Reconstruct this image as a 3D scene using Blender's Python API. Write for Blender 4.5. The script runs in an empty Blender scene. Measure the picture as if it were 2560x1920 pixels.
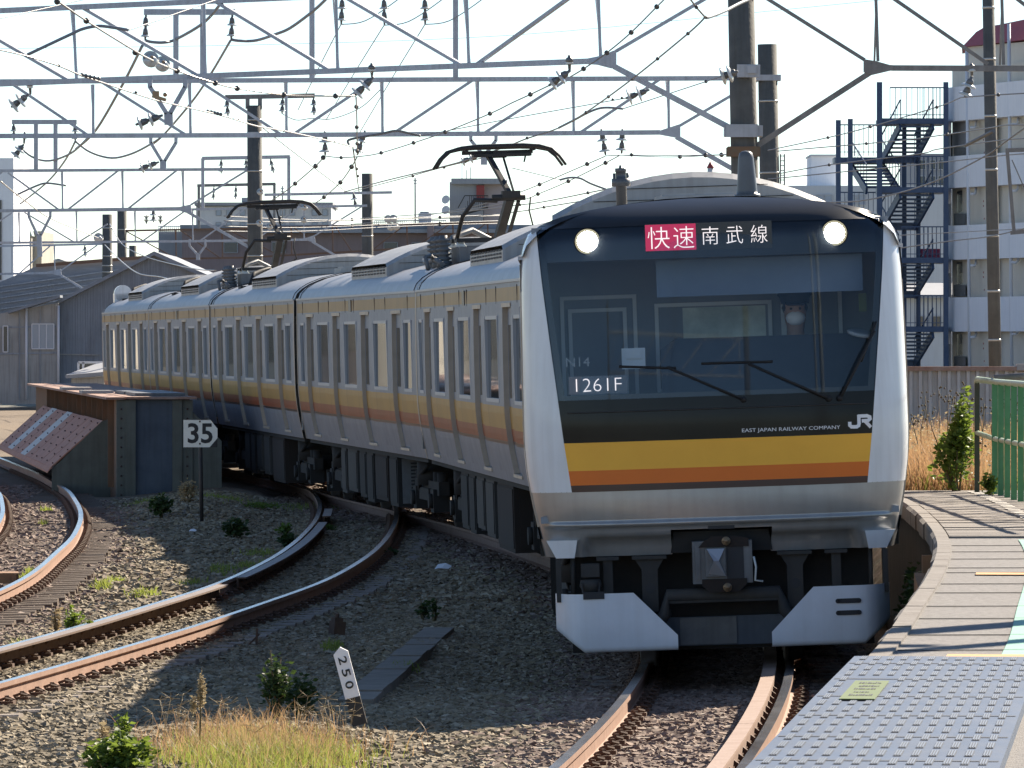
import bpy, math, random
import numpy as np
from mathutils import Vector, Matrix, Euler

random.seed(7)
rng = np.random.default_rng(11)
SC = bpy.context.scene
COL = SC.collection

# ------------------------------------------------------------------ camera, sky, sun, exposure
CAMZ = 2.5
cam = bpy.data.cameras.new('camera'); cam_o = bpy.data.objects.new('camera', cam); COL.objects.link(cam_o)
cam.sensor_width = 36.0; cam.lens = 225.0; cam.clip_start = 0.5; cam.clip_end = 6000
cam_o.location = (0, 0, CAMZ); cam_o.rotation_euler = (math.radians(90), 0, 0)
cam.shift_y = -110.0 / 2560.0
SC.camera = cam_o

SUN_AZ = math.radians(34.0)      # to the right of straight ahead
SUN_EL = math.radians(33.0)
w = bpy.data.worlds.new('World'); SC.world = w; w.use_nodes = True
nt = w.node_tree; bg = nt.nodes['Background']
sky = nt.nodes.new('ShaderNodeTexSky'); sky.sky_type = 'NISHITA'; sky.sun_disc = False
sky.sun_elevation = SUN_EL; sky.sun_rotation = SUN_AZ
sky.air_density = 0.75; sky.dust_density = 0.0; sky.ozone_density = 1.9; sky.altitude = 50
nt.links.new(sky.outputs['Color'], bg.inputs['Color']); bg.inputs['Strength'].default_value = 0.066

sun = bpy.data.lights.new('sun', 'SUN'); sun.energy = 5.0; sun.angle = math.radians(0.53); sun.color = (1.0, 0.88, 0.72)
sun_o = bpy.data.objects.new('sun', sun); COL.objects.link(sun_o)
sdir = Vector((math.sin(SUN_AZ) * math.cos(SUN_EL), math.cos(SUN_AZ) * math.cos(SUN_EL), math.sin(SUN_EL)))
sun_o.rotation_euler = sdir.to_track_quat('Z', 'Y').to_euler()
sun_o.location = sdir * 60

vs = SC.view_settings
vs.view_transform = 'Standard'; vs.look = 'None'; vs.exposure = 1.28; vs.gamma = 1.0; vs.use_curve_mapping = False
SC.cycles.use_denoising = True
SC.cycles.max_bounces = 7; SC.cycles.transparent_max_bounces = 8
SC.cycles.sample_clamp_indirect = 6.0

# ------------------------------------------------------------------ helpers
FPX = 16000.0
def P(x, y, D):
    """survey point: photograph pixel (2560 wide) at distance D metres -> world metres"""
    return Vector(((x - 1280.0) * D / FPX, D, CAMZ - (y - 850.0) * D / FPX))

def lerp(a, b, t): return a + (b - a) * t

class MB:
    def __init__(s): s.v = []; s.f = []; s.m = []; s.sm = []
    def add(s, vs_, fs_, mi=0, smooth=False):
        o = len(s.v); s.v += [tuple(p) for p in vs_]
        for f in fs_:
            s.f.append(tuple(i + o for i in f)); s.m.append(mi); s.sm.append(smooth)
    def box(s, c, size, mi=0, rot=None):
        hx, hy, hz = size[0] / 2, size[1] / 2, size[2] / 2
        pts = [Vector((x, y, z)) for z in (-hz, hz) for y in (-hy, hy) for x in (-hx, hx)]
        if rot is not None:
            R = Euler(rot).to_matrix(); pts = [R @ p for p in pts]
        c = Vector(c); pts = [p + c for p in pts]
        s.add(pts, [(0, 2, 3, 1), (4, 5, 7, 6), (0, 1, 5, 4), (2, 6, 7, 3), (0, 4, 6, 2), (1, 3, 7, 5)], mi)
    def bx(s, x0, x1, y0, y1, z0, z1, mi=0):
        s.box(((x0 + x1) / 2, (y0 + y1) / 2, (z0 + z1) / 2), (abs(x1 - x0), abs(y1 - y0), abs(z1 - z0)), mi)
    def bar(s, a, b, wd, hd=None, mi=0, up=None):
        a = Vector(a); b = Vector(b); hd = hd or wd
        d = (b - a); L = d.length
        if L < 1e-6: return
        d /= L
        up = Vector(up) if up is not None else (Vector((0, 0, 1)) if abs(d.z) < 0.95 else Vector((0, 1, 0)))
        r = d.cross(up).normalized(); u = r.cross(d).normalized()
        pts = []
        for q in (a, b):
            for sx, sy in ((-1, -1), (1, -1), (1, 1), (-1, 1)):
                pts.append(q + r * (sx * wd / 2) + u * (sy * hd / 2))
        s.add(pts, [(0, 1, 2, 3)[::-1], (4, 5, 6, 7), (0, 1, 5, 4), (1, 2, 6, 5), (2, 3, 7, 6), (3, 0, 4, 7)], mi)
    def tube(s, pts, r, n=6, mi=0, cap=True, smooth=True):
        pts = [Vector(p) for p in pts]; rs = r if isinstance(r, (list, tuple)) else [r] * len(pts)
        base = []; N = len(pts); prev = None
        for i, p in enumerate(pts):
            d = (pts[min(i + 1, N - 1)] - pts[max(i - 1, 0)])
            d = d.normalized() if d.length > 1e-9 else Vector((0, 0, 1))
            if prev is None:
                a = Vector((0, 0, 1)) if abs(d.z) < 0.9 else Vector((0, 1, 0))
                u = d.cross(a).normalized()
            else:
                u = (prev - d * prev.dot(d))
                u = u.normalized() if u.length > 1e-9 else d.orthogonal().normalized()
            prev = u; vv = d.cross(u)
            for k in range(n):
                t = 2 * math.pi * k / n
                base.append(p + (u * math.cos(t) + vv * math.sin(t)) * rs[i])
        fs = []
        for i in range(N - 1):
            for k in range(n):
                k2 = (k + 1) % n
                fs.append((i * n + k, i * n + k2, (i + 1) * n + k2, (i + 1) * n + k))
        s.add(base, fs, mi, smooth)
        if cap:
            o = len(s.v) - len(base)
            s.f.append(tuple(o + k for k in range(n))[::-1]); s.m.append(mi); s.sm.append(False)
            s.f.append(tuple(o + (N - 1) * n + k for k in range(n))); s.m.append(mi); s.sm.append(False)
    def cyl(s, a, b, r0, r1=None, n=16, mi=0): s.tube([a, b], [r0, r0 if r1 is None else r1], n, mi)
    def lathe(s, a, axis, prof, n=12, mi=0):
        """prof: list of (t along axis, radius)"""
        a = Vector(a); d = Vector(axis).normalized()
        s.tube([a + d * t for t, r in prof], [max(r, 1e-4) for t, r in prof], n, mi)
    def ball(s, c, r, n=8, mi=0, sc=(1, 1, 1)):
        c = Vector(c); pts = []; fs = []
        m = max(4, n // 2)
        for i in range(m + 1):
            ph = math.pi * i / m
            for k in range(n):
                th = 2 * math.pi * k / n
                pts.append(c + Vector((r * sc[0] * math.sin(ph) * math.cos(th), r * sc[1] * math.sin(ph) * math.sin(th), r * sc[2] * math.cos(ph))))
        for i in range(m):
            for k in range(n):
                k2 = (k + 1) % n
                fs.append((i * n + k, (i + 1) * n + k, (i + 1) * n + k2, i * n + k2))
        s.add(pts, fs, mi, True)
    def prism(s, poly, off, mi=0):
        """closed polygon of 3D points extruded by vector off"""
        off = Vector(off); n = len(poly); a = [Vector(p) for p in poly]; b = [p + off for p in a]
        s.add(a + b, [tuple(range(n))[::-1], tuple(range(n, 2 * n))] + [(i, (i + 1) % n, n + (i + 1) % n, n + i) for i in range(n)], mi)
    def grid(s, rows, mi=0, smooth=True, matf=None, skip=None):
        """rows: list of equal-length lists of points"""
        R = len(rows); C = len(rows[0]); o = len(s.v)
        for r in rows: s.v += [tuple(p) for p in r]
        for i in range(R - 1):
            for j in range(C - 1):
                if skip and skip(i, j): continue
                s.f.append((o + i * C + j, o + i * C + j + 1, o + (i + 1) * C + j + 1, o + (i + 1) * C + j))
                s.m.append(matf(i, j) if matf else mi); s.sm.append(smooth)
    def mesh(s, name, mats, org=(0, 0, 0)):
        me = bpy.data.meshes.new(name)
        ox, oy, oz = org
        me.from_pydata([(a - ox, b - oy, c - oz) for a, b, c in s.v], [], s.f)
        for m in (mats if isinstance(mats, (list, tuple)) else [mats]): me.materials.append(m)
        me.polygons.foreach_set('material_index', s.m)
        me.polygons.foreach_set('use_smooth', s.sm)
        me.update()
        return me

ROOT = {}
def thing(name, label, cat, loc=(0, 0, 0), group=None, rot=None, kind=None):
    o = bpy.data.objects.new(name, None); COL.objects.link(o); o.location = loc; o.empty_display_size = 0.2
    if rot: o.rotation_euler = rot
    o['label'] = label; o['category'] = cat
    if group: o['group'] = group
    if kind: o['kind'] = kind
    ROOT[o.name] = (0, 0, 0) if rot else tuple(loc)
    return o
def obj_from(name, me, parent=None, kind=None):
    o = bpy.data.objects.new(name, me); COL.objects.link(o)
    if parent is not None:
        o.parent = parent; ROOT[o.name] = ROOT.get(parent.name, (0, 0, 0))
    if kind: o['kind'] = kind
    return o
def part(name, mb, mats, parent, kind=None):
    return obj_from(name, mb.mesh(name, mats, ROOT.get(parent.name, (0, 0, 0))), parent, kind)
def solo(name, mb, mats, label, cat, group=None, kind=None, loc=None):
    if loc is None:
        loc = (0, 0, 0)
        if mb.v:
            a = np.array(mb.v); loc = (float(a[:, 0].mean()), float(a[:, 1].mean()), float(a[:, 2].min()))
    o = obj_from(name, mb.mesh(name, mats, loc)); o.location = loc; ROOT[o.name] = tuple(loc)
    if label: o['label'] = label
    if cat: o['category'] = cat
    if group: o['group'] = group
    if kind: o['kind'] = kind
    return o
def struct(name, mb, mats, label=None):
    o = obj_from(name, mb.mesh(name, mats)); o['kind'] = 'structure'; ROOT[o.name] = (0, 0, 0)
    if label: o['label'] = label
    return o
def big_mesh(name, V, F, mats, mi=None, smooth=False):
    """numpy verts (n,3), faces (m,k) -> mesh"""
    me = bpy.data.meshes.new(name); n = len(V); m, k = F.shape
    me.vertices.add(n); me.vertices.foreach_set('co', np.ascontiguousarray(V, np.float32).ravel())
    me.loops.add(m * k); me.loops.foreach_set('vertex_index', np.ascontiguousarray(F, np.int32).ravel())
    me.polygons.add(m); me.polygons.foreach_set('loop_start', np.arange(0, m * k, k, dtype=np.int32))
    for a in (mats if isinstance(mats, (list, tuple)) else [mats]): me.materials.append(a)
    if mi is not None: me.polygons.foreach_set('material_index', np.ascontiguousarray(mi, np.int32))
    me.polygons.foreach_set('use_smooth', np.full(m, smooth))
    me.update(calc_edges=True); me.validate()
    return me

# ------------------------------------------------------------------ materials
def mat(name, c, c2=None, rough=0.6, metal=0.0, scale=3.0, bump=0.0, bscale=30.0, spec=0.5, stretch=(1, 1, 1), detail=6.0,
        streak=0.0, rvar=0.0, coat=0.0, emis=None, estr=0.0, mix=(0.35, 0.65), trans=0.0):
    m = bpy.data.materials.new(name); m.use_nodes = True
    t = m.node_tree; b = t.nodes['Principled BSDF']; L = t.links.new
    c = tuple(c) + (1,)
    b.inputs['Base Color'].default_value = c
    b.inputs['Roughness'].default_value = rough; b.inputs['Metallic'].default_value = metal
    b.inputs['Specular IOR Level'].default_value = spec
    if coat: b.inputs['Coat Weight'].default_value = coat; b.inputs['Coat Roughness'].default_value = 0.08
    if emis: b.inputs['Emission Color'].default_value = tuple(emis) + (1,); b.inputs['Emission Strength'].default_value = estr
    if trans: b.inputs['Transmission Weight'].default_value = trans
    if c2 is not None or bump or rvar or streak:
        co = t.nodes.new('ShaderNodeTexCoord'); mp = t.nodes.new('ShaderNodeMapping'); mp.inputs['Scale'].default_value = stretch
        L(co.outputs['Object'], mp.inputs['Vector'])
    if c2 is not None:
        n = t.nodes.new('ShaderNodeTexNoise'); n.inputs['Scale'].default_value = scale; n.inputs['Detail'].default_value = detail
        n.inputs['Roughness'].default_value = 0.65
        L(mp.outputs['Vector'], n.inputs['Vector'])
        r = t.nodes.new('ShaderNodeValToRGB'); r.color_ramp.elements[0].position = mix[0]; r.color_ramp.elements[1].position = mix[1]
        r.color_ramp.elements[0].color = c; r.color_ramp.elements[1].color = tuple(c2) + (1,)
        L(n.outputs['Fac'], r.inputs['Fac']); col = r.outputs['Color']
        if streak:
            mp2 = t.nodes.new('ShaderNodeMapping'); mp2.inputs['Scale'].default_value = (14, 14, 0.7); L(co.outputs['Object'], mp2.inputs['Vector'])
            n2 = t.nodes.new('ShaderNodeTexNoise'); n2.inputs['Scale'].default_value = 1.0; n2.inputs['Detail'].default_value = 4; L(mp2.outputs['Vector'], n2.inputs['Vector'])
            mx = t.nodes.new('ShaderNodeMix'); mx.data_type = 'RGBA'; mx.blend_type = 'MULTIPLY'
            rr = t.nodes.new('ShaderNodeMapRange'); rr.inputs['From Min'].default_value = 0.45; rr.inputs['From Max'].default_value = 0.75
            rr.inputs['To Min'].default_value = 0.0; rr.inputs['To Max'].default_value = streak
            L(n2.outputs['Fac'], rr.inputs['Value']); L(rr.outputs['Result'], mx.inputs['Factor']); L(col, mx.inputs['A'])
            mx.inputs['B'].default_value = (0.45, 0.40, 0.34, 1); col = mx.outputs['Result']
        L(col, b.inputs['Base Color'])
    if rvar:
        n3 = t.nodes.new('ShaderNodeTexNoise'); n3.inputs['Scale'].default_value = scale * 2.3; n3.inputs['Detail'].default_value = 5
        L(mp.outputs['Vector'], n3.inputs['Vector'])
        mr = t.nodes.new('ShaderNodeMapRange'); mr.inputs['To Min'].default_value = max(0.02, rough - rvar); mr.inputs['To Max'].default_value = min(1, rough + rvar)
        L(n3.outputs['Fac'], mr.inputs['Value']); L(mr.outputs['Result'], b.inputs['Roughness'])
    if bump:
        n4 = t.nodes.new('ShaderNodeTexNoise'); n4.inputs['Scale'].default_value = bscale; n4.inputs['Detail'].default_value = 5
        L(mp.outputs['Vector'], n4.inputs['Vector'])
        bp = t.nodes.new('ShaderNodeBump'); bp.inputs['Strength'].default_value = bump; bp.inputs['Distance'].default_value = 0.02
        L(n4.outputs['Fac'], bp.inputs['Height']); L(bp.outputs['Normal'], b.inputs['Normal'])
    return m

def leaf_mat(name, c, c2, trans=(0.3, 0.5, 0.1), tw=0.35, per=True):
    """leaves: colour varies per leaf island, some light passes through"""
    m = bpy.data.materials.new(name); m.use_nodes = True; t = m.node_tree; L = t.links.new
    b = t.nodes['Principled BSDF']; b.inputs['Roughness'].default_value = 0.55; b.inputs['Specular IOR Level'].default_value = 0.3
    g = t.nodes.new('ShaderNodeNewGeometry')
    r = t.nodes.new('ShaderNodeValToRGB'); r.color_ramp.elements[0].color = tuple(c) + (1,); r.color_ramp.elements[1].color = tuple(c2) + (1,)
    L(g.outputs['Random Per Island'], r.inputs['Fac']); L(r.outputs['Color'], b.inputs['Base Color'])
    tr = t.nodes.new('ShaderNodeBsdfTranslucent')
    mx2 = t.nodes.new('ShaderNodeMix'); mx2.data_type = 'RGBA'; mx2.inputs['Factor'].default_value = 0.5
    L(r.outputs['Color'], mx2.inputs['A']); mx2.inputs['B'].default_value = tuple(trans) + (1,)
    L(mx2.outputs['Result'], tr.inputs['Color'])
    ms = t.nodes.new('ShaderNodeMixShader'); ms.inputs['Fac'].default_value = tw
    L(b.outputs['BSDF'], ms.inputs[1]); L(tr.outputs['BSDF'], ms.inputs[2]); L(ms.outputs['Shader'], t.nodes['Material Output'].inputs['Surface'])
    return m

def island_mat(name, cols, rough=0.85, bump=0.0):
    """stones: one of several colours per stone"""
    m = bpy.data.materials.new(name); m.use_nodes = True; t = m.node_tree; L = t.links.new
    b = t.nodes['Principled BSDF']; b.inputs['Roughness'].default_value = rough; b.inputs['Specular IOR Level'].default_value = 0.35
    g = t.nodes.new('ShaderNodeNewGeometry'); r = t.nodes.new('ShaderNodeValToRGB'); cr = r.color_ramp
    while len(cr.elements) < len(cols): cr.elements.new(0.5)
    for i, c in enumerate(cols):
        cr.elements[i].position = i / (len(cols) - 1); cr.elements[i].color = tuple(c) + (1,)
    L(g.outputs['Random Per Island'], r.inputs['Fac']); L(r.outputs['Color'], b.inputs['Base Color'])
    return m

def glass_mat(name, tint=(0.5, 0.56, 0.6), rough=0.02, ior=1.5, gcol=(1, 1, 1)):
    m = bpy.data.materials.new(name); m.use_nodes = True; t = m.node_tree; L = t.links.new
    t.nodes.remove(t.nodes['Principled BSDF'])
    tr = t.nodes.new('ShaderNodeBsdfTransparent'); tr.inputs['Color'].default_value = tuple(tint) + (1,)
    gl = t.nodes.new('ShaderNodeBsdfGlossy'); gl.inputs['Roughness'].default_value = rough; gl.inputs['Color'].default_value = tuple(gcol) + (1,)
    fr = t.nodes.new('ShaderNodeFresnel'); fr.inputs['IOR'].default_value = ior
    ms = t.nodes.new('ShaderNodeMixShader'); L(fr.outputs['Fac'], ms.inputs['Fac']); L(tr.outputs['BSDF'], ms.inputs[1]); L(gl.outputs['BSDF'], ms.inputs[2])
    L(ms.outputs['Shader'], t.nodes['Material Output'].inputs['Surface'])
    return m

def emit_mat(name, c, s):
    return mat(name, (0.02, 0.02, 0.02), rough=0.4, emis=c, estr=s)

M = {}
M['steel'] = mat('brushed_steel', (0.275, 0.29, 0.335), (0.23, 0.243, 0.282), rough=0.5, metal=0.45, scale=2.0, rvar=0.08, streak=0.3)
M['steel_warm'] = mat('door_jamb_steel', (0.50, 0.42, 0.335), (0.42, 0.35, 0.275), rough=0.45, metal=0.2, scale=3, rvar=0.08)  # tan base puts the reflection of sunlit ground into the colour
M['white_frp'] = mat('white_pearl_paint', (0.80, 0.82, 0.84), (0.74, 0.755, 0.77), rough=0.30, scale=1.5, coat=0.4, streak=0.22)
M['silver_paint'] = mat('silver_paint', (0.40, 0.40, 0.395), (0.36, 0.355, 0.34), rough=0.34, metal=0.45, scale=2.5, coat=0.2, streak=0.18)
M['black_gloss'] = mat('black_gloss', (0.006, 0.0065, 0.007), (0.009, 0.009, 0.0095), rough=0.16, scale=4, spec=0.22)
M['visor'] = mat('dark_grey_visor', (0.016, 0.017, 0.019), (0.024, 0.024, 0.026), rough=0.3, scale=3)
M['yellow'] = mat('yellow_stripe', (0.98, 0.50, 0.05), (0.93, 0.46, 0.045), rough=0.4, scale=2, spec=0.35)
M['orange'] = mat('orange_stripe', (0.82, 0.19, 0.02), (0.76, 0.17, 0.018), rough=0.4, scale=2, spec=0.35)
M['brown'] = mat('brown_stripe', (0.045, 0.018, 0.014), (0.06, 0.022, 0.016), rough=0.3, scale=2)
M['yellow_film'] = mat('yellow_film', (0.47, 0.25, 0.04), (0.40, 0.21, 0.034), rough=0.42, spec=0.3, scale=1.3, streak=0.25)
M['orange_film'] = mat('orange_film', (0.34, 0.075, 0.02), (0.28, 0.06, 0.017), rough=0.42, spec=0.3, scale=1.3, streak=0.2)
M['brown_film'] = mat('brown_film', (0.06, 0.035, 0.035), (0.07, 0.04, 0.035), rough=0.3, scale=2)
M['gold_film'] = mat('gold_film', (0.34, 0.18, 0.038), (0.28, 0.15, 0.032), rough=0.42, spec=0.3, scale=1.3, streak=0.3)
M['roof'] = mat('roof_grey', (0.32, 0.32, 0.325), (0.26, 0.26, 0.26), rough=0.42, scale=1.2, streak=0.3)
M['ac'] = mat('roof_unit_grey', (0.42, 0.42, 0.415), (0.34, 0.34, 0.33), rough=0.5, scale=1.5, bump=0.05, streak=0.35)
M['louvre_dark'] = mat('louvre_dark', (0.03, 0.03, 0.033), rough=0.7)
M['rubber'] = mat('rubber', (0.012, 0.012, 0.013), rough=0.7)
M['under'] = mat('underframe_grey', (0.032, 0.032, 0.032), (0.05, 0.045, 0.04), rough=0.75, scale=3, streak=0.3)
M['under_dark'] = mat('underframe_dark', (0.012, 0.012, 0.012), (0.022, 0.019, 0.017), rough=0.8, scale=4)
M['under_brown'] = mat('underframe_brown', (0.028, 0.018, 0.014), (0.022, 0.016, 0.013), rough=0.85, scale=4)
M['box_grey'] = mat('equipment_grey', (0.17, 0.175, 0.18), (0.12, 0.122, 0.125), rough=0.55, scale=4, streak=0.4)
M['wheel'] = mat('wheel_steel', (0.12, 0.10, 0.09), (0.18, 0.16, 0.15), rough=0.45, metal=0.6, scale=5)
M['skirt'] = mat('skirt_paint', (0.70, 0.74, 0.80), (0.64, 0.67, 0.72), rough=0.36, scale=2, coat=0.15, streak=0.12)
M['glass'] = glass_mat('windscreen_glass', (0.86, 0.90, 0.93), ior=1.42, gcol=(0.72, 0.86, 1.0))
M['sideglass'] = mat('tinted_side_glass', (0.012, 0.014, 0.015), rough=0.05, spec=0.5)
M['frame_light'] = mat('window_frame_alu', (0.42, 0.43, 0.46), rough=0.45, metal=0.5)
M['cab_wall'] = mat('cab_wall', (0.27, 0.30, 0.33), (0.24, 0.26, 0.29), rough=0.7, scale=2)
M['cab_trim'] = mat('cab_trim', (0.74, 0.78, 0.80), rough=0.5)
M['cab_dark'] = mat('cab_dark', (0.045, 0.055, 0.07), (0.06, 0.07, 0.085), rough=0.6, scale=3)
M['cab_blind'] = mat('cab_blind', (0.20, 0.26, 0.34), (0.17, 0.22, 0.30), rough=0.7, scale=2)
M['led_white'] = emit_mat('led_white', (1.0, 0.93, 0.95), 0.45)
M['led_pink'] = emit_mat('led_pink', (0.85, 0.03, 0.16), 0.22)
M['led_back'] = mat('led_panel', (0.035, 0.04, 0.045), rough=0.35)
M['lamp'] = emit_mat('head_lamp', (1.0, 0.97, 0.86), 26.0)
M['lamp_glare_ring'] = emit_mat('lamp_glare_ring', (1.0, 0.92, 0.62), 0.2)  # faint glowing ring that paints glare round the headlamp lens
M['white_vinyl'] = mat('white_vinyl', (0.86, 0.86, 0.87), rough=0.4)
M['rail_top'] = mat('rail_polished', (0.50, 0.50, 0.51), (0.40, 0.37, 0.35), rough=0.22, metal=0.9, scale=2, stretch=(1, 0.3, 1), rvar=0.08)
M['rail_rust'] = mat('rail_rust', (0.27, 0.155, 0.105), (0.34, 0.21, 0.15), rough=0.75, scale=6, bump=0.15, bscale=40)
M['guard_rust'] = mat('guard_rust', (0.30, 0.20, 0.155), (0.36, 0.26, 0.21), rough=0.7, scale=5, bump=0.15, bscale=50)
M['guard_grey'] = mat('guard_grey', (0.22, 0.175, 0.145), (0.28, 0.23, 0.195), rough=0.6, scale=5, bump=0.2, bscale=60)
M['rust_dark'] = mat('rust_dark', (0.09, 0.052, 0.036), (0.14, 0.08, 0.05), rough=0.85, scale=9)
M['sleeper_pc'] = mat('sleeper_concrete', (0.30, 0.255, 0.21), (0.22, 0.18, 0.145), rough=0.9, scale=5, bump=0.3, bscale=40)
M['sleeper_wood'] = mat('sleeper_wood', (0.17, 0.125, 0.09), (0.10, 0.072, 0.052), rough=0.9, scale=4, stretch=(0.5, 12, 8), bump=0.5, bscale=8)
M['ballast'] = mat('ballast_bed', (0.115, 0.083, 0.053), (0.22, 0.165, 0.11), rough=0.95, scale=22, bump=1.0, bscale=28, detail=8)
M['stone'] = island_mat('ballast_stone', [(0.095, 0.075, 0.046), (0.24, 0.192, 0.122), (0.32, 0.262, 0.17), (0.165, 0.13, 0.08), (0.44, 0.375, 0.27)])
M['stone_rusty'] = island_mat('ballast_stone_rusty', [(0.10, 0.065, 0.05), (0.22, 0.155, 0.12), (0.29, 0.21, 0.165), (0.15, 0.10, 0.075), (0.36, 0.28, 0.23)])
M['ground'] = mat('far_ground', (0.17, 0.15, 0.12), (0.12, 0.12, 0.08), rough=0.95, scale=0.6, bump=0.4, bscale=4)
M['grav_beam'] = mat('gantry_galvanised', (0.47, 0.51, 0.57), (0.40, 0.43, 0.48), rough=0.55, metal=0.25, scale=4, streak=0.3)
M['grav_dark'] = mat('gantry_dark', (0.19, 0.185, 0.18), (0.25, 0.25, 0.25), rough=0.6, metal=0.2, scale=4, streak=0.3)
M['grav_rust'] = mat('gantry_rust', (0.20, 0.115, 0.075), (0.15, 0.09, 0.065), rough=0.8, scale=5)
M['pole'] = mat('pole_concrete', (0.145, 0.14, 0.125), (0.10, 0.098, 0.09), rough=0.85, scale=2.5, bump=0.25, bscale=20, streak=0.35)
M['band'] = mat('steel_band', (0.55, 0.54, 0.50), rough=0.4, metal=0.6)
M['clamp_white'] = mat('clamp_white', (0.42, 0.45, 0.50), (0.36, 0.385, 0.42), rough=0.5, scale=5, streak=0.3)
M['clamp_rust'] = mat('clamp_rust', (0.15, 0.125, 0.085), (0.2, 0.10, 0.055), rough=0.8, scale=4)
M['porcelain'] = mat('porcelain', (0.62, 0.64, 0.62), (0.56, 0.58, 0.56), rough=0.18, scale=4, coat=0.4)
M['insul_cap'] = mat('insulator_cap', (0.13, 0.14, 0.15), (0.19, 0.195, 0.2), rough=0.5, metal=0.4, scale=8)
M['brass'] = mat('copper_fitting', (0.38, 0.26, 0.15), (0.30, 0.20, 0.12), rough=0.45, metal=0.6, scale=9)
M['wire'] = mat('wire', (0.15, 0.155, 0.16), (0.20, 0.20, 0.20), rough=0.5, metal=0.4, scale=3)
M['wire_light'] = mat('wire_bare', (0.42, 0.40, 0.37), rough=0.35, metal=0.7)
M['cable'] = mat('cable_sheath', (0.23, 0.255, 0.29), (0.19, 0.21, 0.24), rough=0.5, scale=3)
M['bead'] = mat('spacer_dark', (0.06, 0.062, 0.065), rough=0.5)
# ------------------------------------------------------------------ survey of the three track centrelines (distance, lateral)
def smooth_line(pts, sig):
    d = np.array([p[0] for p in pts], float); x = np.array([p[1] for p in pts], float)
    lo, hi = d[0] - 40, d[-1] + 40
    s0 = (x[1] - x[0]) / (d[1] - d[0]); s1 = (x[-1] - x[-2]) / (d[-1] - d[-2])
    d = np.concatenate([[lo], d, [hi]]); x = np.concatenate([[x[0] - s0 * 40], x, [x[-1] + s1 * 40]])
    g = np.arange(lo, hi, 0.25); v = np.interp(g, d, x)
    k = np.arange(-int(4 * sig / 0.25), int(4 * sig / 0.25) + 1) * 0.25; kk = np.exp(-0.5 * (k / sig) ** 2); kk /= kk.sum()
    vp = np.pad(v, len(k) // 2, mode='reflect', reflect_type='odd')
    v = np.convolve(vp, kk, 'valid')
    return lambda q: float(np.interp(q, g, v))
TA = smooth_line([(10, -1.98), (15, -1.45), (21, -0.83), (24.3, -0.49), (30.3, 0.15), (37.4, 0.82), (46.7, 1.49), (54.5, 1.80), (62, 1.80), (68, 1.54), (74, 1.06),
                  (80, 0.52), (86, -0.05), (97, -1.48), (103, -2.27), (112, -3.36), (123, -4.74), (143, -7.15), (163, -9.6), (200, -14.0), (260, -21)], 3.5)
TB = smooth_line([(30, -6.2), (40, -5.0), (46.4, -4.27), (52, -3.67), (55.6, -3.3), (60, -2.95), (65.5, -2.5), (70, -2.32), (75, -2.18), (81, -2.13), (88, -2.16),
                  (92, -2.22), (98, -2.36), (105.5, -2.68), (112.6, -3.2), (120, -4.0), (140, -6.25)], 2.0)
TC = smooth_line([(40, -6.2), (50, -5.85), (58, -5.7), (63.8, -5.64), (66.6, -5.63), (70.7, -5.74), (74.6, -5.89), (80, -6.06), (88, -6.49), (94.1, -6.91), (105.3, -7.85),
                  (117.6, -9.2), (134, -11.25), (160, -14.7)], 2.0)
def tdir(T, d):
    v = Vector((T(d + 0.3) - T(d - 0.3), 0.6, 0)); return v.normalized()
CANT = 0.034
def tframe(T, d, cant=CANT):
    """origin at rail level, right vector (canted), forward, up"""
    f = tdir(T, d); r0 = Vector((f.y, -f.x, 0)); r = Vector((r0.x * math.cos(cant), r0.y * math.cos(cant), math.sin(cant)))
    return Vector((T(d), d, 0)), r, f, r.cross(f)

# ------------------------------------------------------------------ ground and ballast
def vnoise(x, y, s, seed):
    xi = np.floor(x / s).astype(int); yi = np.floor(y / s).astype(int); fx = x / s - xi; fy = y / s - yi
    def h(a, b):
        n = (a * 374761393 + b * 668265263 + seed * 974634777) & 0x7fffffff
        n = ((n ^ (n >> 13)) * 1274126177) & 0x7fffffff
        return (n % 10007) / 10007.0
    fx = fx * fx * (3 - 2 * fx); fy = fy * fy * (3 - 2 * fy)
    return (h(xi, yi) * (1 - fx) + h(xi + 1, yi) * fx) * (1 - fy) + (h(xi, yi + 1) * (1 - fx) + h(xi + 1, yi + 1) * fx) * fy
def bed_z(x, y):
    x = np.asarray(x, float); y = np.asarray(y, float)
    ta = np.array([TA(d) for d in np.atleast_1d(y).ravel()]).reshape(np.shape(y)); tb = np.array([TB(d) for d in np.atleast_1d(y).ravel()]).reshape(np.shape(y))
    tc = np.array([TC(d) for d in np.atleast_1d(y).ravel()]).reshape(np.shape(y))
    z = np.full(np.shape(x), -0.20) + 0.10 * (vnoise(x, y, 2.4, 1) - 0.5) + 0.05 * (vnoise(x, y, 0.7, 2) - 0.5)
    m = np.exp(-((x + 4.6 + 0.03 * (y - 90)) / 1.05) ** 2) * np.exp(-((y - 99) / 13.0) ** 2); z = z + 0.26 * m
    m2 = np.exp(-((x - (ta + tb) / 2) / 0.7) ** 2) * np.clip((80 - y) / 12, 0, 1); z = z + 0.05 * m2
    for T, on in ((ta, y > 0), (tb, y < 121), (tc, y > 0)):
        du = x - T
        k = np.clip(1.5 - np.abs(du) / 1.05, 0, 1) * on
        k = k * k * (3 - 2 * k)
        z = z * (1 - k) + (np.where(np.abs(du) < .5, -0.180 if T is tb else -0.190, -0.190 if T is tc else -0.165) + CANT * du) * k
    return z

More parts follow.
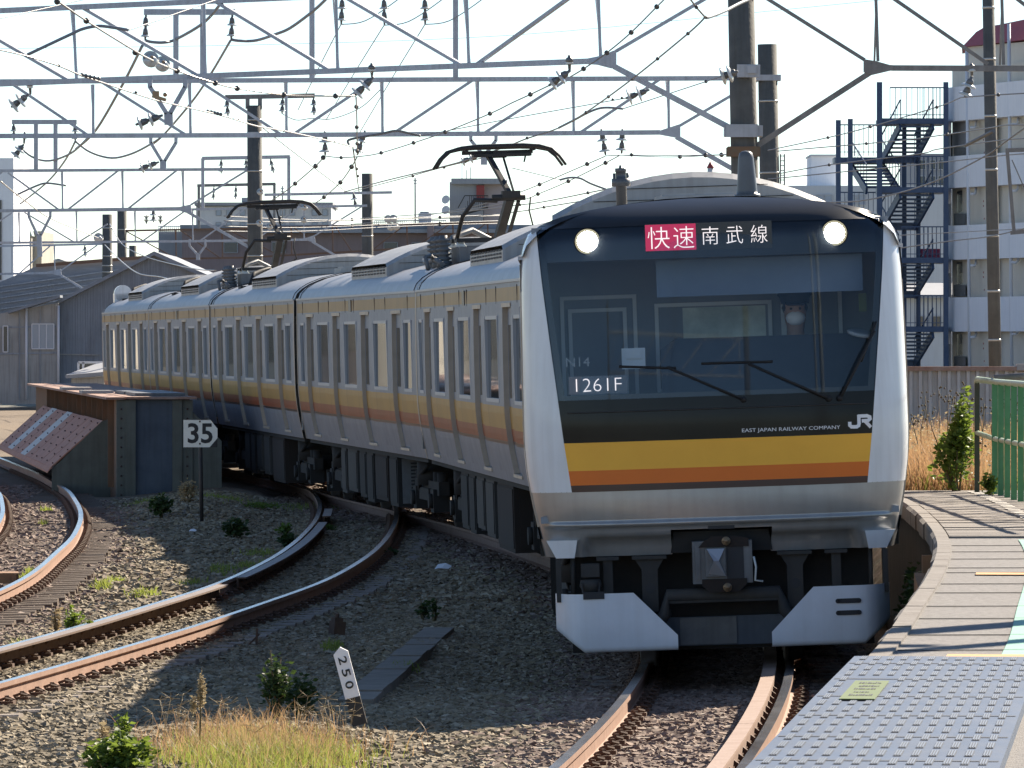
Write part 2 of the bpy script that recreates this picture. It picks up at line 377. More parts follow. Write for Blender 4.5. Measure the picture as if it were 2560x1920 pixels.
mb = MB(); mb.bx(-2500, 2500, -1200, 3500, -1.2, -0.9); struct('ground', mb, M['ground'])
xs = np.concatenate([np.arange(-30, -9, 1.2), np.arange(-9, 6.01, 0.22), np.arange(6.5, 34, 3)]); ys = np.concatenate([np.arange(-4, 34, 2), np.arange(34, 122, 0.5), np.arange(122, 262, 5)])
X, Y = np.meshgrid(xs, ys); Z = bed_z(X, Y)
Z = np.where(X > TA(60) + 2.2, np.minimum(Z, -0.22), Z)
V = np.stack([X, Y, Z], -1).reshape(-1, 3); nx = len(xs); ny = len(ys)
I = (np.arange(ny - 1)[:, None] * nx + np.arange(nx - 1)[None, :]).ravel()
F = np.stack([I, I + 1, I + nx + 1, I + nx], 1)
o = obj_from('ballast_bed', big_mesh('ballast_bed', V, F, M['ballast'], smooth=True)); o['kind'] = 'structure'

def stones(n, xr, yr, size, name, label, seed, ymask=None):
    r = np.random.default_rng(seed)
    y = r.uniform(yr[0], yr[1], n); x = r.uniform(xr[0], xr[1], n)
    halfw = 0.083 * y + 0.4
    keep = (np.abs(x) < halfw)
    ta = np.array([TA(q) for q in y]); tb = np.array([TB(q) for q in y]); tc = np.array([TC(q) for q in y])
    keep &= x < ta + 1.45
    for T in (ta, tb, tc):       # keep rails clear
        for sgn in (-1, 1): keep &= np.abs(x - T - sgn * 0.533) > 0.10
    keep &= ~((y > 106) & (x > -8.2) & (x < -4.0))
    for T, kp in ((ta, .9), (tc, .5)): keep &= (np.abs(x - T) > 1.02) | (r.uniform(0, 1, n) < kp)
    rust = (np.abs(x - ta) < 1.25 + r.normal(size=n) * .25) | (np.abs(x - tc) < 1.2 + r.normal(size=n) * .25)
    x, y, rust = x[keep], y[keep], rust[keep]; n = len(x)
    z = bed_z(x, y)
    cube = np.array([[-1, -1, -1], [1, -1, -1], [1, 1, -1], [-1, 1, -1], [-1, -1, 1], [1, -1, 1], [1, 1, 1], [-1, 1, 1]], float)
    s = size * r.uniform(0.45, 1.0, (n, 1, 1)) ** 1.5 * 1.75 * r.uniform(0.6, 1.2, (n, 1, 3)) * 0.5
    pts = cube[None] * (1 + r.uniform(-0.42, 0.12, (n, 8, 3))) * s
    q = r.normal(size=(n, 4)); q /= np.linalg.norm(q, axis=1)[:, None]
    w_, a, b, c = q.T
    R = np.stack([np.stack([1 - 2 * (b * b + c * c), 2 * (a * b - c * w_), 2 * (a * c + b * w_)], -1), np.stack([2 * (a * b + c * w_), 1 - 2 * (a * a + c * c), 2 * (b * c - a * w_)], -1),
                  np.stack([2 * (a * c - b * w_), 2 * (b * c + a * w_), 1 - 2 * (a * a + b * b)], -1)], 1)
    pts = np.einsum('nij,nkj->nki', R, pts) * np.array([1, 1, .62]) + np.stack([x, y, z + size * 0.04], -1)[:, None, :]
    f = np.array([[0, 3, 2, 1], [4, 5, 6, 7], [0, 1, 5, 4], [2, 3, 7, 6], [0, 4, 7, 3], [1, 2, 6, 5]])
    F = (f[None] + (np.arange(n) * 8)[:, None, None]).reshape(-1, 4)
    o = obj_from(name, big_mesh(name, pts.reshape(-1, 3), F, [M['stone'], M['stone_rusty']], np.repeat(rust.astype(int), 6))); o['kind'] = 'stuff'; o['label'] = label; o['category'] = 'gravel'
stones(165000, (-5.2, 3.2), (36.5, 62), 0.043, 'ballast_gravel', 'loose brown and grey ballast stones around the near tracks', 3)
stones(120000, (-10.5, 2.4), (62, 118), 0.052, 'ballast_gravel', 'brownish ballast stones on the mound and far tracks', 4)

# ------------------------------------------------------------------ tracks
RAILP = [(-.0325, 0), (.0325, 0), (.0325, -.036), (.010, -.050), (.010, -.128), (.0635, -.142), (.0635, -.153), (-.0635, -.153), (-.0635, -.142), (-.010, -.128), (-.010, -.050), (-.0325, -.036)]
def rail_mb(T, d0, d1, off, step=0.5, prof=RAILP, lift=0.0, cant=CANT):
    mb = MB(); rows = []
    n = max(2, int((d1 - d0) / step)); ds = [d0 + (d1 - d0) * i / n for i in range(n + 1)]
    for d in ds:
        o, r, f, u = tframe(T, d, cant)
        rows.append([o + r * (off + px) + u * (pz + lift) for px, pz in prof] )
    k = len(prof)
    mb.grid([r + [r[0]] for r in rows], smooth=False, matf=lambda i, j: 1 if j == 0 else 0)
    mb.add(rows[0], [tuple(range(k))]); mb.add(rows[-1], [tuple(range(k))[::-1]])
    return mb
def clip_proto():
    mb = MB()
    mb.bx(-.045, .045, -.05, .05, -.006, .02); mb.cyl((0.01, 0, .02), (0.01, 0, .062), .016, n=6)
    for s in (-1, 1): mb.tube([(-.03, .02 * s, .03), (.01, .06 * s, .045), (.06, .055 * s, .03), (.05, .015 * s, .012)], .011, 5)
    return mb
def track(name, label, T, d0, d1, smat, sl, sd0=None, sd1=None, spacing=0.52, guard=None, clips=True, gaps=()):
    d_mid = (d0 + d1) / 2
    t = thing(name, label, 'track', (T(d_mid), d_mid, -0.3))
    for s in (-1, 1): part('rail', rail_mb(T, d0, d1, s * 0.566), [M['rail_rust'], M['rail_top']], t)
    # sleepers
    L, W, H = sl
    me = None; d = sd0 if sd0 else d0
    clipv = MB(); proto = clip_proto()
    while d < (sd1 or d1):
        if me is None:
            sm = MB()
            sm.v = []; xs_ = [-L / 2, -L / 2 + .06, -0.8, -0.3, 0.3, .8, L / 2 - .06, L / 2]
            rows = [[(x, -W / 2, -H) for x in xs_], [(x, -W / 2 + .01, -.012 if abs(x) > .4 else -.03) for x in xs_], [(x, -W / 2 + .03, 0 if abs(x) > .4 else -.02) for x in xs_],
                    [(x, W / 2 - .03, 0 if abs(x) > .4 else -.02) for x in xs_], [(x, W / 2 - .01, -.012 if abs(x) > .4 else -.03) for x in xs_], [(x, W / 2, -H) for x in xs_]]
            sm.grid(rows, smooth=False)
            for e in (0, -1):
                ring = [r[e] for r in rows]; sm.add(ring, [tuple(range(6)) if e == 0 else tuple(range(6))[::-1]])
            me = sm.mesh('sleeper', smat)
        o, r, f, u = tframe(T, d)
        so = bpy.data.objects.new('sleeper', me); COL.objects.link(so); so.parent = t
        jx = random.uniform(-.03, .03); yaw = math.atan2(r.y, r.x) + random.uniform(-.015, .015)
        pos = o - u * (0.155 + random.uniform(0, .006)) + r * jx - Vector(ROOT[t.name])
        so.location = pos; so.rotation_euler = (0, -CANT, yaw)
        if clips:
            R = Matrix((r, f, u)).transposed()
            for off in (-0.566, 0.566):
                for s in (-1, 1):
                    base = o + r * (off + s * 0.105) - u * 0.145
                    clipv.add([base + R @ Vector((-p[0] * s, p[1] * s, p[2])) for p in map(Vector, proto.v)], proto.f)
        d += spacing * f.y * random.uniform(.97, 1.03)
    if clips: part('rail_clips', clipv, M['rust_dark'], t, kind='stuff')
    return t
ta_ = track('railway_track', 'canted platform track with brown guard rail, the train standing on it', TA, 34, 172, M['sleeper_pc'], (2.0, 0.22, 0.16), 35.5, 62, clips=True)
tb_ = track('railway_track', 'siding track curving in from the lower edge, with long grey check rail', TB, 38, 118.5, M['sleeper_pc'], (2.0, 0.22, 0.16), 42, 118, spacing=0.6)
tc_ = track('railway_track', 'sharply bending rusty track on wooden sleepers beside the steel girder', TC, 52, 158, M['sleeper_wood'], (2.1, 0.2, 0.14), 56, 128, spacing=0.56)
GP = [(-.05, 0), (.05, 0), (.05, -.02), (.04, -.10), (-.04, -.10), (-.05, -.02)]
GT_ = [(-.06, 0), (.06, 0), (.06, -.018), (-.03, -.018), (-.03, -.11), (-.05, -.11), (-.05, -.018), (-.06, -.018)]
def guards(T, segs, off, mt, parent, lift=0.012, prof=GP, side=None):
    for a, b in segs:
        part('guard_rail', rail_mb(T, a, b, off, prof=prof, lift=lift), [side or mt, mt], parent)
        br = MB(); d = a + 0.3
        while d < b:
            o, r, f, u = tframe(T, d)
            br.bar(o + r * (off + .02 * (1 if off > 0 else -1)) - u * .03, o + r * (off + (.11 if off > 0 else -.11)) - u * .10, .05, .03); d += 0.62
        part('guard_bracket_row', br, M['rust_dark'], parent, kind='stuff')
guards(TA, [(35, 41.3), (41.32, 47.0), (47.02, 62)], 0.415, M['guard_rust'], ta_)
guards(TB, [(40, 65.5), (67.5, 88), (91, 95)], -0.43, M['guard_grey'], tb_, prof=GT_, side=M['rust_dark'])  # dark rust on the web also paints shade under the top plate
# closure rails of the turnout (train track meets the siding)
# ------------------------------------------------------------------ platform
M['plank'] = mat('platform_board', (0.16, 0.14, 0.122), (0.235, 0.21, 0.188), rough=0.85, scale=3, stretch=(0.6, 8, 1), bump=0.35, bscale=30)
M['asphalt'] = mat('platform_asphalt', (0.15, 0.14, 0.132), (0.245, 0.232, 0.22), rough=0.9, scale=25, bump=0.5, bscale=130, detail=8)
M['kerb'] = mat('platform_kerb', (0.21, 0.19, 0.17), (0.15, 0.13, 0.112), rough=0.9, scale=5, bump=0.4, bscale=30)
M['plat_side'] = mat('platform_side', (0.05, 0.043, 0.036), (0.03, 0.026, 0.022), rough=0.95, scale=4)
M['mat_blue'] = mat('ribbed_mat', (0.07, 0.098, 0.152), (0.056, 0.08, 0.126), rough=0.5, scale=7, stretch=(1, .25, 1), rvar=0.12)
M['mat_dark'] = mat('mat_groove', (0.03, 0.042, 0.065), rough=0.6)
M['mat_light'] = mat('mat_ridge', (0.17, 0.205, 0.255), rough=0.5)
M['mint'] = mat('mint_paint', (0.24, 0.47, 0.36), (0.20, 0.42, 0.32), rough=0.7, scale=9)
M['tape_orange'] = mat('orange_tape', (0.62, 0.33, 0.10), (0.55, 0.28, 0.09), rough=0.6, scale=8)
M['white_line'] = mat('white_line', (0.68, 0.66, 0.60), (0.55, 0.52, 0.47), rough=0.7, scale=9)
M['notice'] = mat('yellow_green_sheet', (0.15, 0.185, 0.03), (0.135, 0.17, 0.027), rough=0.5, scale=5)
M['ink'] = mat('black_ink', (0.02, 0.02, 0.02), rough=0.6)
M['timber'] = mat('timber', (0.32, 0.18, 0.09), (0.24, 0.13, 0.065), rough=0.8, scale=4)
PZ = 1.1
EDGE = [(5, -0.83), (10, -0.33), (20.9, .80), (24.3, 1.14), (27.8, 1.50), (30.3, 1.76), (33.2, 2.01), (37.4, 2.40), (40.7, 2.67), (43.5, 2.88), (46.7, 3.06), (50, 3.20), (54.5, 3.35), (60, 3.42)]
EDG = smooth_line(EDGE, 1.2)
def edge_pt(d, off=0.0, z=PZ):
    v = Vector((EDG(d + .3) - EDG(d - .3), .6, 0)).normalized()
    return Vector((EDG(d) + off * v.y, d - off * v.x, z))
mb = MB()
ds = np.concatenate([np.arange(5, 60, 1.0), [59.7]])
rows_t = [[edge_pt(d, 0.08, PZ - .014), Vector((9.0, d, PZ - .014))] for d in ds]
mb.grid(rows_t, smooth=False)
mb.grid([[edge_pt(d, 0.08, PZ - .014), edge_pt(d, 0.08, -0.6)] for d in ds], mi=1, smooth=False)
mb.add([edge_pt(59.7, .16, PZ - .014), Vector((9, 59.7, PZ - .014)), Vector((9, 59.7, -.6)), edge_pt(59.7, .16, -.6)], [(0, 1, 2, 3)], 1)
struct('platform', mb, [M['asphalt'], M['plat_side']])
plat = bpy.data.objects['platform']; ROOT['platform'] = (0, 0, 0)
# kerb stones along the edge, each about 1.2 m
d = 27.6
while d < 59.3:
    e = min(d + 1.2, 59.7); k = MB(); q = [d + .006, (d + e) / 2, e - .006]
    j = random.uniform(-.01, .01); jz = random.uniform(-.003, .004)
    prof = [(0.11, PZ - .10), (0.11, PZ + .002 + jz), (0.02, PZ + .002 + jz), (0.0 + j, PZ - .02), (0.0 + j, PZ - .13), (0.03, PZ - .15)]
    rows = [[edge_pt(x, a, z) for a, z in prof] for x in q]
    k.grid(rows, smooth=False); k.add(rows[0], [tuple(range(6))]); k.add(rows[-1], [tuple(range(6))[::-1]])
    part('kerb_stone', k, M['kerb'], plat); d = e
# boards across the far half of the platform
d = 45.6
while d < 59.4:
    wd = random.choice([0.22, 0.25, 0.28]); e = d + wd
    k = MB(); z1 = PZ + random.uniform(-.002, .006)
    a, b = edge_pt(d + .008, .118, z1), edge_pt(e - .008, .118, z1)
    k.prism([a, Vector((4.95, d + .008 + .12, z1)), Vector((4.95, e - .008 + .12, z1)), b], (0, 0, -.03))
    part('deck_board', k, M['plank'], plat); d = e
# asphalt joints read as thin dark strips in the near half
k = MB()
for d in (29.1, 30.6, 32.4, 33.9, 35.7, 37.0, 38.8, 39.6, 41.2, 42.6, 43.9):
    a, b = edge_pt(d, .12, PZ - .0095), Vector((6.0, d + .25, PZ - .0095))
    k.bar(a, b, .03, .003)
part('paving_joints', k, M['plat_side'], plat, kind='stuff')
# painted marks
k = MB(); ds = np.arange(28.4, 45.4, .6)
k.grid([[edge_pt(x, .60, PZ - .008), edge_pt(x, .70, PZ - .008)] for x in ds], smooth=False); part('mint_line', k, M['mint'], plat)
for d, a, b in ((28.35, .36, .72), (38.4, .30, .75)):
    k = MB(); k.grid([[edge_pt(x, a, PZ - .006), edge_pt(x, b, PZ - .006)] for x in (d, d + .35)], smooth=False); part('orange_tape', k, M['tape_orange'], plat)
d = 28.0
while d < 59:
    k = MB(); k.grid([[edge_pt(x, .78, PZ + .012), edge_pt(x, .88, PZ + .012)] for x in (d, d + .16)], smooth=False); part('white_dash', k, M['white_line'], plat); d += .45
# ribbed blue mat laid on the near platform
t = thing('anti_slip_mat', 'blue-grey ribbed anti-slip mat laid along the platform edge', 'mat', tuple(edge_pt(22, .4)))
k = MB(); ds = np.arange(9.0, 27.81, .6)
top = [[edge_pt(x, a, PZ + .03) for a in (-.01, .2, .4, .6, .80)] for x in list(ds) + [27.75]]
k.grid(top, smooth=False)
k.grid([[edge_pt(x, -.01, PZ + .03), edge_pt(x, -.01, PZ - .06)] for x in list(ds) + [27.75]], smooth=False)
k.grid([[edge_pt(x, .80, PZ + .03), edge_pt(x, .80, PZ - .02)] for x in list(ds) + [27.75]], smooth=False)
k.grid([[edge_pt(27.75, a, PZ + .03) for a in (-.01, .8)], [edge_pt(27.85, a, PZ - .02) for a in (-.01, .8)]], mi=1, smooth=False)
part('mat_sheet', k, [M['mat_blue'], M['mat_light']], t)
k = MB(); kd = MB(); kn = MB()
d = 19.0; ri = 0
while d < 27.5:
    for c in range(13):
        a0 = .03 + c * .0585
        if 24.15 < d < 25.75 and .085 < a0 < .255: continue
        kd.grid([[edge_pt(x, a0 - .003, PZ + .0325), edge_pt(x, a0 + .024, PZ + .0325)] for x in (d, d + .30)], smooth=False)
        for s in (0, 1, 2):
            k.grid([[edge_pt(x, a0 + .000 + s * .0085, PZ + .0345), edge_pt(x, a0 + .0045 + s * .0085, PZ + .0345)] for x in (d + .02, d + .28)], smooth=False)
    d += .42; ri += 1
part('tread_grooves', kd, M['mat_dark'], t, kind='stuff'); part('tread_ridges', k, M['mat_light'], t, kind='stuff')
for x in np.arange(19.6, 27.4, 1.25):
    kn.grid([[edge_pt(x, 0, PZ + .0318), edge_pt(x, .79, PZ + .0318)], [edge_pt(x + .05, 0, PZ + .0318), edge_pt(x + .05, .79, PZ + .0318)]], smooth=False)
part('mat_seams', kn, M['mat_dark'], t, kind='stuff')
k = MB(); k.prism([edge_pt(24.3, .10, PZ + .036), edge_pt(24.3, .235, PZ + .036), edge_pt(25.6, .235, PZ + .036), edge_pt(25.6, .10, PZ + .036)], (0, 0, .003))
nb = thing('notice_sheet', 'yellow-green printed notice stuck on the blue-grey mat', 'notice', tuple(edge_pt(24.9, .16)))
part('sheet', k, M['notice'], nb)
k = MB(); r_ = random.Random(5)
for row, dd in enumerate((25.36, 25.14, 24.94, 24.72, 24.5)):
    a = .125 + (.01 if row in (1, 3) else 0)
    while a < (.212 if row != 3 else .19):
        wd = r_.uniform(.004, .011)
        q0, q1 = edge_pt(dd, a, PZ + .0405), edge_pt(dd, a + wd, PZ + .0405)
        hgt = r_.uniform(.05, .11)
        k.grid([[q0, q1], [edge_pt(dd + hgt, a, PZ + .0405), edge_pt(dd + hgt, a + wd, PZ + .0405)]], smooth=False); a += wd + r_.uniform(.001, .004)
part('print', k, M['ink'], nb, kind='stuff')
# timber prop and scrub under the platform edge
k = MB(); k.bar((3.05, 47.6, .70), (2.75, 41.0, .55), .12, .14); k.bar((3.1, 47.6, .9), (3.1, 47.6, -.2), .1)
solo('timber_beam', k, M['timber'], 'brown timber beam leaning below the platform edge', 'beam')

# ------------------------------------------------------------------ green railing at the platform's outer side
M['green'] = mat('green_paint', (0.06, 0.25, 0.10), (0.085, 0.30, 0.135), rough=0.45, scale=6, streak=0.35)
M['green_worn'] = mat('green_paint_worn', (0.44, 0.52, 0.40), (0.30, 0.42, 0.31), rough=0.5, scale=9)
M['green_dark'] = mat('green_post_dark', (0.03, 0.05, 0.035), (0.06, 0.06, 0.04), rough=0.6, scale=5)
fx0, fy0 = 4.39, 58.3
rl = thing('platform_railing', 'green painted steel railing with pale worn handrail at the platform end', 'railing', (fx0, fy0, PZ))
def fpt(s, z): # s metres along towards the camera
    return Vector((fx0 + (-.13 if s < 0 else 0) + .0009 * s * s, fy0 - s, PZ + z))
k = MB(); k.tube([fpt(-.35, 1.0), fpt(-.3, 1.04), Vector((fx0 - .06, fy0 + .1, PZ + 1.03))] + [fpt(s, 1.02) for s in np.arange(0, 11.5, .5)], .028, 8); part('handrail', k, M['green_worn'], rl)
k = MB(); k.tube([fpt(-.3, .55), Vector((fx0 - .05, fy0 + .1, PZ + .52))] + [fpt(s, .50) for s in np.arange(0, 11.5, .5)], .024, 8); part('middle_rail', k, M['green_worn'], rl)
s = .1
while s < 11:
    k = MB(); k.bar(fpt(s, 0), fpt(s, 1.0), .052, .03, up=(0, 1, 0)); part('baluster', k, M['green'], rl); s += .72
for s in (-0.3, 3.9, 8.2):
    k = MB(); k.bar(fpt(s, 0) + Vector((.05 if s > 0 else 0, .03, 0)), fpt(s, 1.02) + Vector((.05 if s > 0 else 0, .03, 0)), .045, .045); part('post', k, M['green_dark'], rl)
# end return, seen behind the handrail
k = MB(); k.tube([(fx0, fy0 + .05, PZ + 1.05), (fx0 + .5, fy0 + .12, PZ + 1.09), (fx0 + 2.2, fy0 + .2, PZ + 1.10)], .03, 8)
part('end_rail', k, M['grav_dark'], rl)
k = MB(); k.bx(fx0 + .42, fx0 + 2.2, fy0 + .22, fy0 + .25, PZ + .84, PZ + 1.06); part('end_panel', k, M['green'], rl)
# lamp posts further along the platform, just out of view, throw the long shadows
M['postgrey'] = mat('post_paint', (0.35, 0.36, 0.36), rough=0.5)
for (px, py, r0, h, lab) in ((6.2, 35.6, .12, 6.4, 'slim grey lamp post standing on the platform beside the railing'), (6.2, 37.3, .19, 6.4, 'thick grey lamp post standing on the platform beside the railing')):
    t = thing('lamp_post', lab, 'lamp post', (px, py, PZ))
    k = MB(); k.cyl((px, py, PZ), (px, py, PZ + h), r0, r0 * .8, 12); part('shaft', k, M['postgrey'], t)
    k = MB(); k.bar((px, py, PZ + h), (px + .9, py + .5, PZ + h + .1), .06); k.box((px + 1.1, py + .6, PZ + h + .1), (.5, .2, .09)); part('lamp_arm', k, M['postgrey'], t)
    k = MB(); k.cyl((px, py, PZ), (px, py, PZ + .04), r0 * 2.2, n=12); part('base_plate', k, M['postgrey'], t)

# ------------------------------------------------------------------ corrugated wall behind the platform
M['wall_grey'] = mat('corrugated_wall', (0.62, 0.60, 0.57), (0.52, 0.50, 0.475), rough=0.8, scale=2, streak=0.4, bump=.1)
M['wall_cap'] = mat('rusty_cap', (0.30, 0.16, 0.11), (0.38, 0.27, 0.22), rough=0.8, scale=4)
M['cap_grey'] = mat('concrete_cap', (0.40, 0.38, 0.36), rough=0.85)
WD = 104.0
wl = thing('corrugated_wall', 'grey deep-ribbed wall with rusty capping behind the platform end', 'wall', (8, WD, 0))
x = 4.6; ci = 0
while x < 16:
    k = MB(); a = .155
    prof = [(0, 0), (.05, 0), (.065, .07), (.14, .07), (.155, 0)]
    k.grid([[(x + px, WD + py, z) for px, py in prof] for z in (-.5, 2.0)], smooth=False)
    part('wall_rib', k, M['wall_grey'], wl); x += .155
k = MB(); k.bx(4.6, 9.2, WD - .05, WD + .2, 2.0, 2.07); part('capping', k, M['wall_cap'], wl)
k = MB(); k.bx(8.2, 9.9, WD - .07, WD + .22, 2.005, 2.11); part('capping_patch', k, M['cap_grey'], wl)
k = MB(); k.bx(9.2, 16, WD - .05, WD + .2, 2.0, 2.08); part('capping', k, M['wall_cap'], wl)
# earth bank between the platform end and the wall
M['bank'] = mat('dry_bank', (0.26, 0.18, 0.11), (0.17, 0.14, 0.07), rough=0.95, scale=3, bump=.6, bscale=14)
mb = MB(); xs_ = np.linspace(2.9, 16, 22); ys_ = np.linspace(59.75, WD + .02, 26)
mb.grid([[(x, y, 1.0 - max(0, (4.3 - .03 * (y - 60)) - x) * .9 * (1 if y > 60 else 1) - .006 * (y - 60) + .12 * math.sin(x * 2.1 + y) * .3 if x < 4.3 else 1.0 - .006 * (y - 60) + .05 * math.sin(x * 1.7 + y * .6)) for x in xs_] for y in ys_], smooth=True)
struct('grass_bank', mb, M['bank'])

# ------------------------------------------------------------------ steel bridge girder at the left
M['girder_rust'] = mat('girder_rust', (0.21, 0.105, 0.055), (0.15, 0.095, 0.06), rough=0.8, scale=2.5, streak=0.5, bump=.15)
M['girder_grey'] = mat('girder_blue_grey', (0.085, 0.105, 0.135), (0.06, 0.075, 0.10), rough=0.6, scale=2, streak=0.35)
M['girder_green'] = mat('girder_grey_green', (0.14, 0.145, 0.12), (0.11, 0.11, 0.09), rough=0.7, scale=3, streak=0.4)
M['plate_red'] = mat('red_lead_plate', (0.50, 0.235, 0.155), (0.40, 0.185, 0.12), rough=0.75, scale=3, streak=0.3)
M['plate_grey'] = mat('grey_repair_strip', (0.55, 0.53, 0.50), rough=0.7)
M['bolt'] = mat('bolt_dark', (0.06, 0.035, 0.03), rough=0.7)
g0 = P(294, 1225, 107.5); g0.z = -.3
gd = Vector((-.115, 1, 0)).normalized(); gr = Vector((gd.y, -gd.x, 0))
GT = 1.50
gi = thing('bridge_girder', 'rusty riveted plate girder with blue-grey end, standing between the tracks', 'girder', (g0.x, g0.y, -.3))
def G(r, f, z): return Vector((g0.x, g0.y, 0)) + gr * r + gd * f + Vector((0, 0, z))
k = MB(); k.prism([G(0, .3, -.3), G(0, 34, -.3), G(0, 34, GT), G(0, .3, GT)], gr * .03); part('web_plate', k, M['girder_rust'], gi)
k = MB(); k.prism([G(.30, 0.02, -.4), G(1.05, 0.02, -.4), G(1.05, 0.02, GT), G(.30, 0.02, GT)], gd * .03); part('end_plate', k, M['girder_grey'], gi)
for a, b, y in ((-.02, .14, -.03), (.14, .30, -.06), (.92, 1.08, -.06), (1.08, 1.26, -.03)):
    k = MB(); k.prism([G(a, y, -.4), G(b, y, -.4), G(b, y, GT - .01), G(a, y, GT - .01)], gd * .06); part('end_stiffener', k, M['girder_green'], gi)
k = MB(); k.prism([G(1.26, .0, -.4), G(1.75, .0, -.4), G(1.75, .0, .8), G(1.26, .0, 1.3)], gd * .04); part('end_gusset', k, M['girder_green'], gi)
k = MB(); k.prism([G(1.2, .3, -.3), G(1.2, 34, -.3), G(1.2, 34, GT), G(1.2, .3, GT)], gr * .03); part('web_plate', k, M['girder_rust'], gi)
k = MB(); k.prism([G(-.20, -.12, GT), G(.12, -.12, GT), G(.12, 34, GT), G(-.20, 34, GT)], (0, 0, .04)); part('top_flange', k, M['wall_cap'], gi)
k = MB(); k.prism([G(.14, -.14, GT + .005), G(1.32, -.14, GT + .005), G(1.32, 34, GT + .005), G(.14, 34, GT + .005)], (0, 0, .04)); part('top_flange', k, M['wall_cap'], gi)
for f in (7, 15):
    k = MB(); k.prism([G(-.26, f, GT + .045), G(.3, f, GT + .045), G(.3, f + 1.2, GT + .045), G(-.26, f + 1.2, GT + .045)], (0, 0, .05)); part('splice_plate', k, M['cap_grey'], gi)
for f in (1.0, 4.5):
    k = MB(); k.prism([G(.35, f, GT + .05), G(1.2, f, GT + .05), G(1.2, f + 3, GT + .05), G(.35, f + 3, GT + .05)], (0, 0, .05)); part('splice_plate', k, M['box_grey'], gi)
for i in range(14):
    f = 1.2 + i * 1.9
    k = MB(); k.prism([G(-.10, f, 0), G(0, f, 0), G(0, f, GT), G(-.10, f, GT)], gd * .04); part('stiffener', k, M['girder_rust'], gi)
# sloping red plates with bolts, leaning on the girder
pa, pb = 2.4, 27.0
n = 11
for i in range(n):
    f0 = pa + (pb - pa) * i / n; f1 = pa + (pb - pa) * (i + 1) / n - .03
    mt = M['plate_grey'] if i in (5, 8) else M['plate_red']
    k = MB(); dz = .004 * (i % 3)
    lo0, lo1, hi1, hi0 = G(-1.02, f0, .30 + dz), G(-1.02, f1, .30 + dz), G(-.12, f1, 1.10 + dz), G(-.12, f0, 1.10 + dz)
    k.prism([lo0, lo1, hi1, hi0], (-.012, 0, .018)); pl = part('sloping_plate', k, mt, gi)
    b = MB()
    for j in range(7):
        q = lerp(lo0, hi0, (j + .5) / 7) + gd * .25; b.ball(q + Vector((-.02, 0, .03)), .014, 6)
    part('bolt_row', b, M['bolt'], pl, kind='stuff')
k = MB(); k.prism([G(-1.08, pa - .1, .22), G(-1.08, pb, .22), G(-1.0, pb, .32), G(-1.0, pa - .1, .32)], (0, 0, .03)); part('bottom_angle', k, M['plate_red'], gi)
k = MB(); k.prism([G(-1.0, pa - .05, -.3), G(0, pa - .05, -.3), G(0, pa - .05, 1.15), G(-.15, pa - .05, 1.10), G(-1.0, pa - .05, .28)], gd * .05); part('bracket_plate', k, M['girder_green'], gi)
k = MB()
for z in np.arange(-.1, 1.5, .16): k.ball(G(.06, -.035, z), .018, 6); k.ball(G(1.17, -.035, z), .018, 6)
part('rivets', k, M['bolt'], gi, kind='stuff')

# ------------------------------------------------------------------ small things on the ballast
M['sign_white'] = mat('sign_white', (0.88, 0.87, 0.76), (0.80, 0.79, 0.69), rough=0.5, scale=5)
M['post_black'] = mat('post_black', (0.018, 0.018, 0.018), (0.035, 0.03, 0.028), rough=0.6, scale=5)
M['paper'] = mat('paper', (0.78, 0.79, 0.82), rough=0.7)
M['trough'] = mat('trough_concrete', (0.24, 0.205, 0.165), (0.17, 0.145, 0.115), rough=0.9, scale=6, bump=.3)

def text_mesh(txt, w_, h_, depth=0.002, thin=0.0):
    """flat lettering in the XZ plane, lower-left at origin, scaled to w_ x h_"""
    cu = bpy.data.curves.new('lettering', 'FONT'); cu.body = txt; cu.size = 1.0; cu.extrude = 0.0; cu.offset = -thin; cu.resolution_u = 3
    ob = bpy.data.objects.new('lettering_tmp', cu); COL.objects.link(ob)
    bpy.context.view_layer.update()
    me = bpy.data.meshes.new_from_object(ob.evaluated_get(bpy.context.evaluated_depsgraph_get()))
    bpy.data.objects.remove(ob); bpy.data.curves.remove(cu)
    co = np.empty(len(me.vertices) * 3); me.vertices.foreach_get('co', co); co = co.reshape(-1, 3)
    fs = [tuple(p.vertices) for p in me.polygons]; bpy.data.meshes.remove(me)
    lo = co.min(0); hi = co.max(0); sp = np.maximum(hi - lo, 1e-6)
    out = [((c[0] - lo[0]) / sp[0] * w_, 0.0, (c[1] - lo[1]) / sp[1] * h_) for c in co]
    return out, fs
def put_text(mb, txt, org, right, up, w_, h_, mi=0, thin=0.0):
    vs_, fs_ = text_mesh(txt, w_, h_, thin=thin); org = Vector(org); right = Vector(right); up = Vector(up)
    mb.add([org + right * a + up * c for a, b, c in vs_], fs_, mi)

